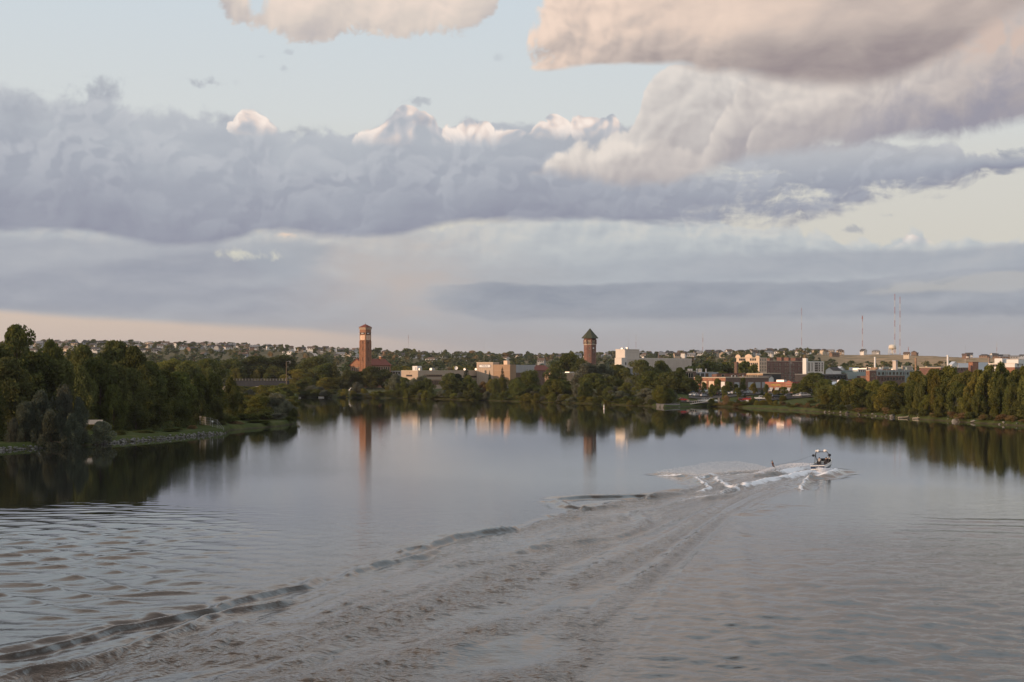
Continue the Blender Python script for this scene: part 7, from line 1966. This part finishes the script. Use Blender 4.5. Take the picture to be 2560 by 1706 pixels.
    k = MB().add(V, Fc, 'cloth_dark').obj('water_ski', None, S0 + Vector((0, 0, .03)), ang); tag(k, 'dark slalom ski under the leaning skier', 'water ski')
    a, b_ = rope_end + d * .02, top
    ln = MB(); pts = [a.lerp(b_, t) - Vector((0, 0, .35 * math.sin(math.pi * t))) for t in np.linspace(0, 1, 12)]
    ln.path([q - a for q in pts], .016, 'cloth_dark', 4)
    q = ln.obj('tow_rope', None, a); tag(q, 'thin tow rope from the skier to the boat tower', 'rope')
    hb = MB().tube(-sd_ * .16, sd_ * .16, .018, .018, 'cloth_dark', 6).obj('handle', q)
    # droplets thrown up by ski and hull
    m, n = new_mat('spray_water'); b2 = n.node('ShaderNodeBsdfDiffuse'); b2.inputs[0].default_value = (.72, .74, .78, 1)
    o = n.node('ShaderNodeOutputMaterial'); n.t.links.new(b2.outputs[0], o.inputs[0])
    def drops(name, label, P, R):
        T = np.array([(1, 1, 1), (1, -1, -1), (-1, 1, -1), (-1, -1, 1)], float) * .6
        V = (P[:, None, :] + T[None] * R[:, None, None]).reshape(-1, 3)
        q = np.arange(len(P))[:, None] * 4
        Fc = np.concatenate([q + np.array(f)[None] for f in ((0, 1, 2), (0, 3, 1), (0, 2, 3), (1, 3, 2))])
        tag(link(name, quad_mesh(name, V, Fc, [m])), label, 'spray', kind='stuff')
    rs = np.random.RandomState(5); n_ = 13000
    t = rs.beta(1.25, 1.5, n_)                       # 0 at the skier, 1 at the far left end
    px = 1932 - t * 290
    dd = np.interp(px, [1640, 1740, 1850, 1932], [218, 215, 222, 226])
    topz = np.interp(px, [1640, 1700, 1780, 1850, 1905, 1932], [.25, 1.0, 1.75, 1.6, .8, .2])
    f = rs.rand(n_) ** 2.0
    P = np.stack([(px - CX) / F * dd + rs.normal(size=n_) * .25, dd + rs.normal(size=n_) * 1.0 + f * 2.0, .05 + topz * f + rs.rand(n_) * .1], 1)
    R = rs.uniform(.012, .030, n_) * np.where(rs.rand(n_) < .02, 2.0, 1)
    drops('ski_spray', 'fan of fine spray thrown up behind the skier', P, R)
    n_ = 7000; k = rs.rand(n_)
    seg = rs.rand(n_)
    # left curtain from the hull, right bow sheet
    px = np.where(k < .55, 2040 - seg * 150, 2046 + seg * 48); py = np.where(k < .55, 1168 + seg * 16, 1184 - seg * 6)
    dd = H * F / (py - Y0)
    hz = np.where(k < .55, .95 * np.sin(np.clip(seg * 2.6 + .5, 0, math.pi)), .9 * (1 - seg * .8)) * rs.rand(n_) ** .8
    P = np.stack([(px - CX) / F * dd + rs.normal(size=n_) * .18, dd + rs.normal(size=n_) * .5, .05 + np.abs(hz)], 1)
    drops('hull_spray', 'white spray sheets beside the hull of the tow boat', P, rs.uniform(.02, .06, n_))
boat()
# ------------------------------------------------------------------ evening haze over the valley
def haze():
    V = box_verts(-9000, 9000, -60, 9000, -3.2, 175)
    me = mesh('haze', V, BOXF)
    o = tag(link('haze', me), 'thin evening haze over the river valley', kind='stuff')
    m = bpy.data.materials.new('haze_air'); m.use_nodes = True
    t = m.node_tree; t.nodes.clear()
    v = t.nodes.new('ShaderNodeVolumePrincipled'); v.inputs['Density'].default_value = 0.00003; v.inputs['Color'].default_value = (.86, .90, .96, 1); v.inputs['Anisotropy'].default_value = 0.2
    out = t.nodes.new('ShaderNodeOutputMaterial'); t.links.new(v.outputs[0], out.inputs['Volume'])
    me.materials.append(m)
haze()
write_labels()
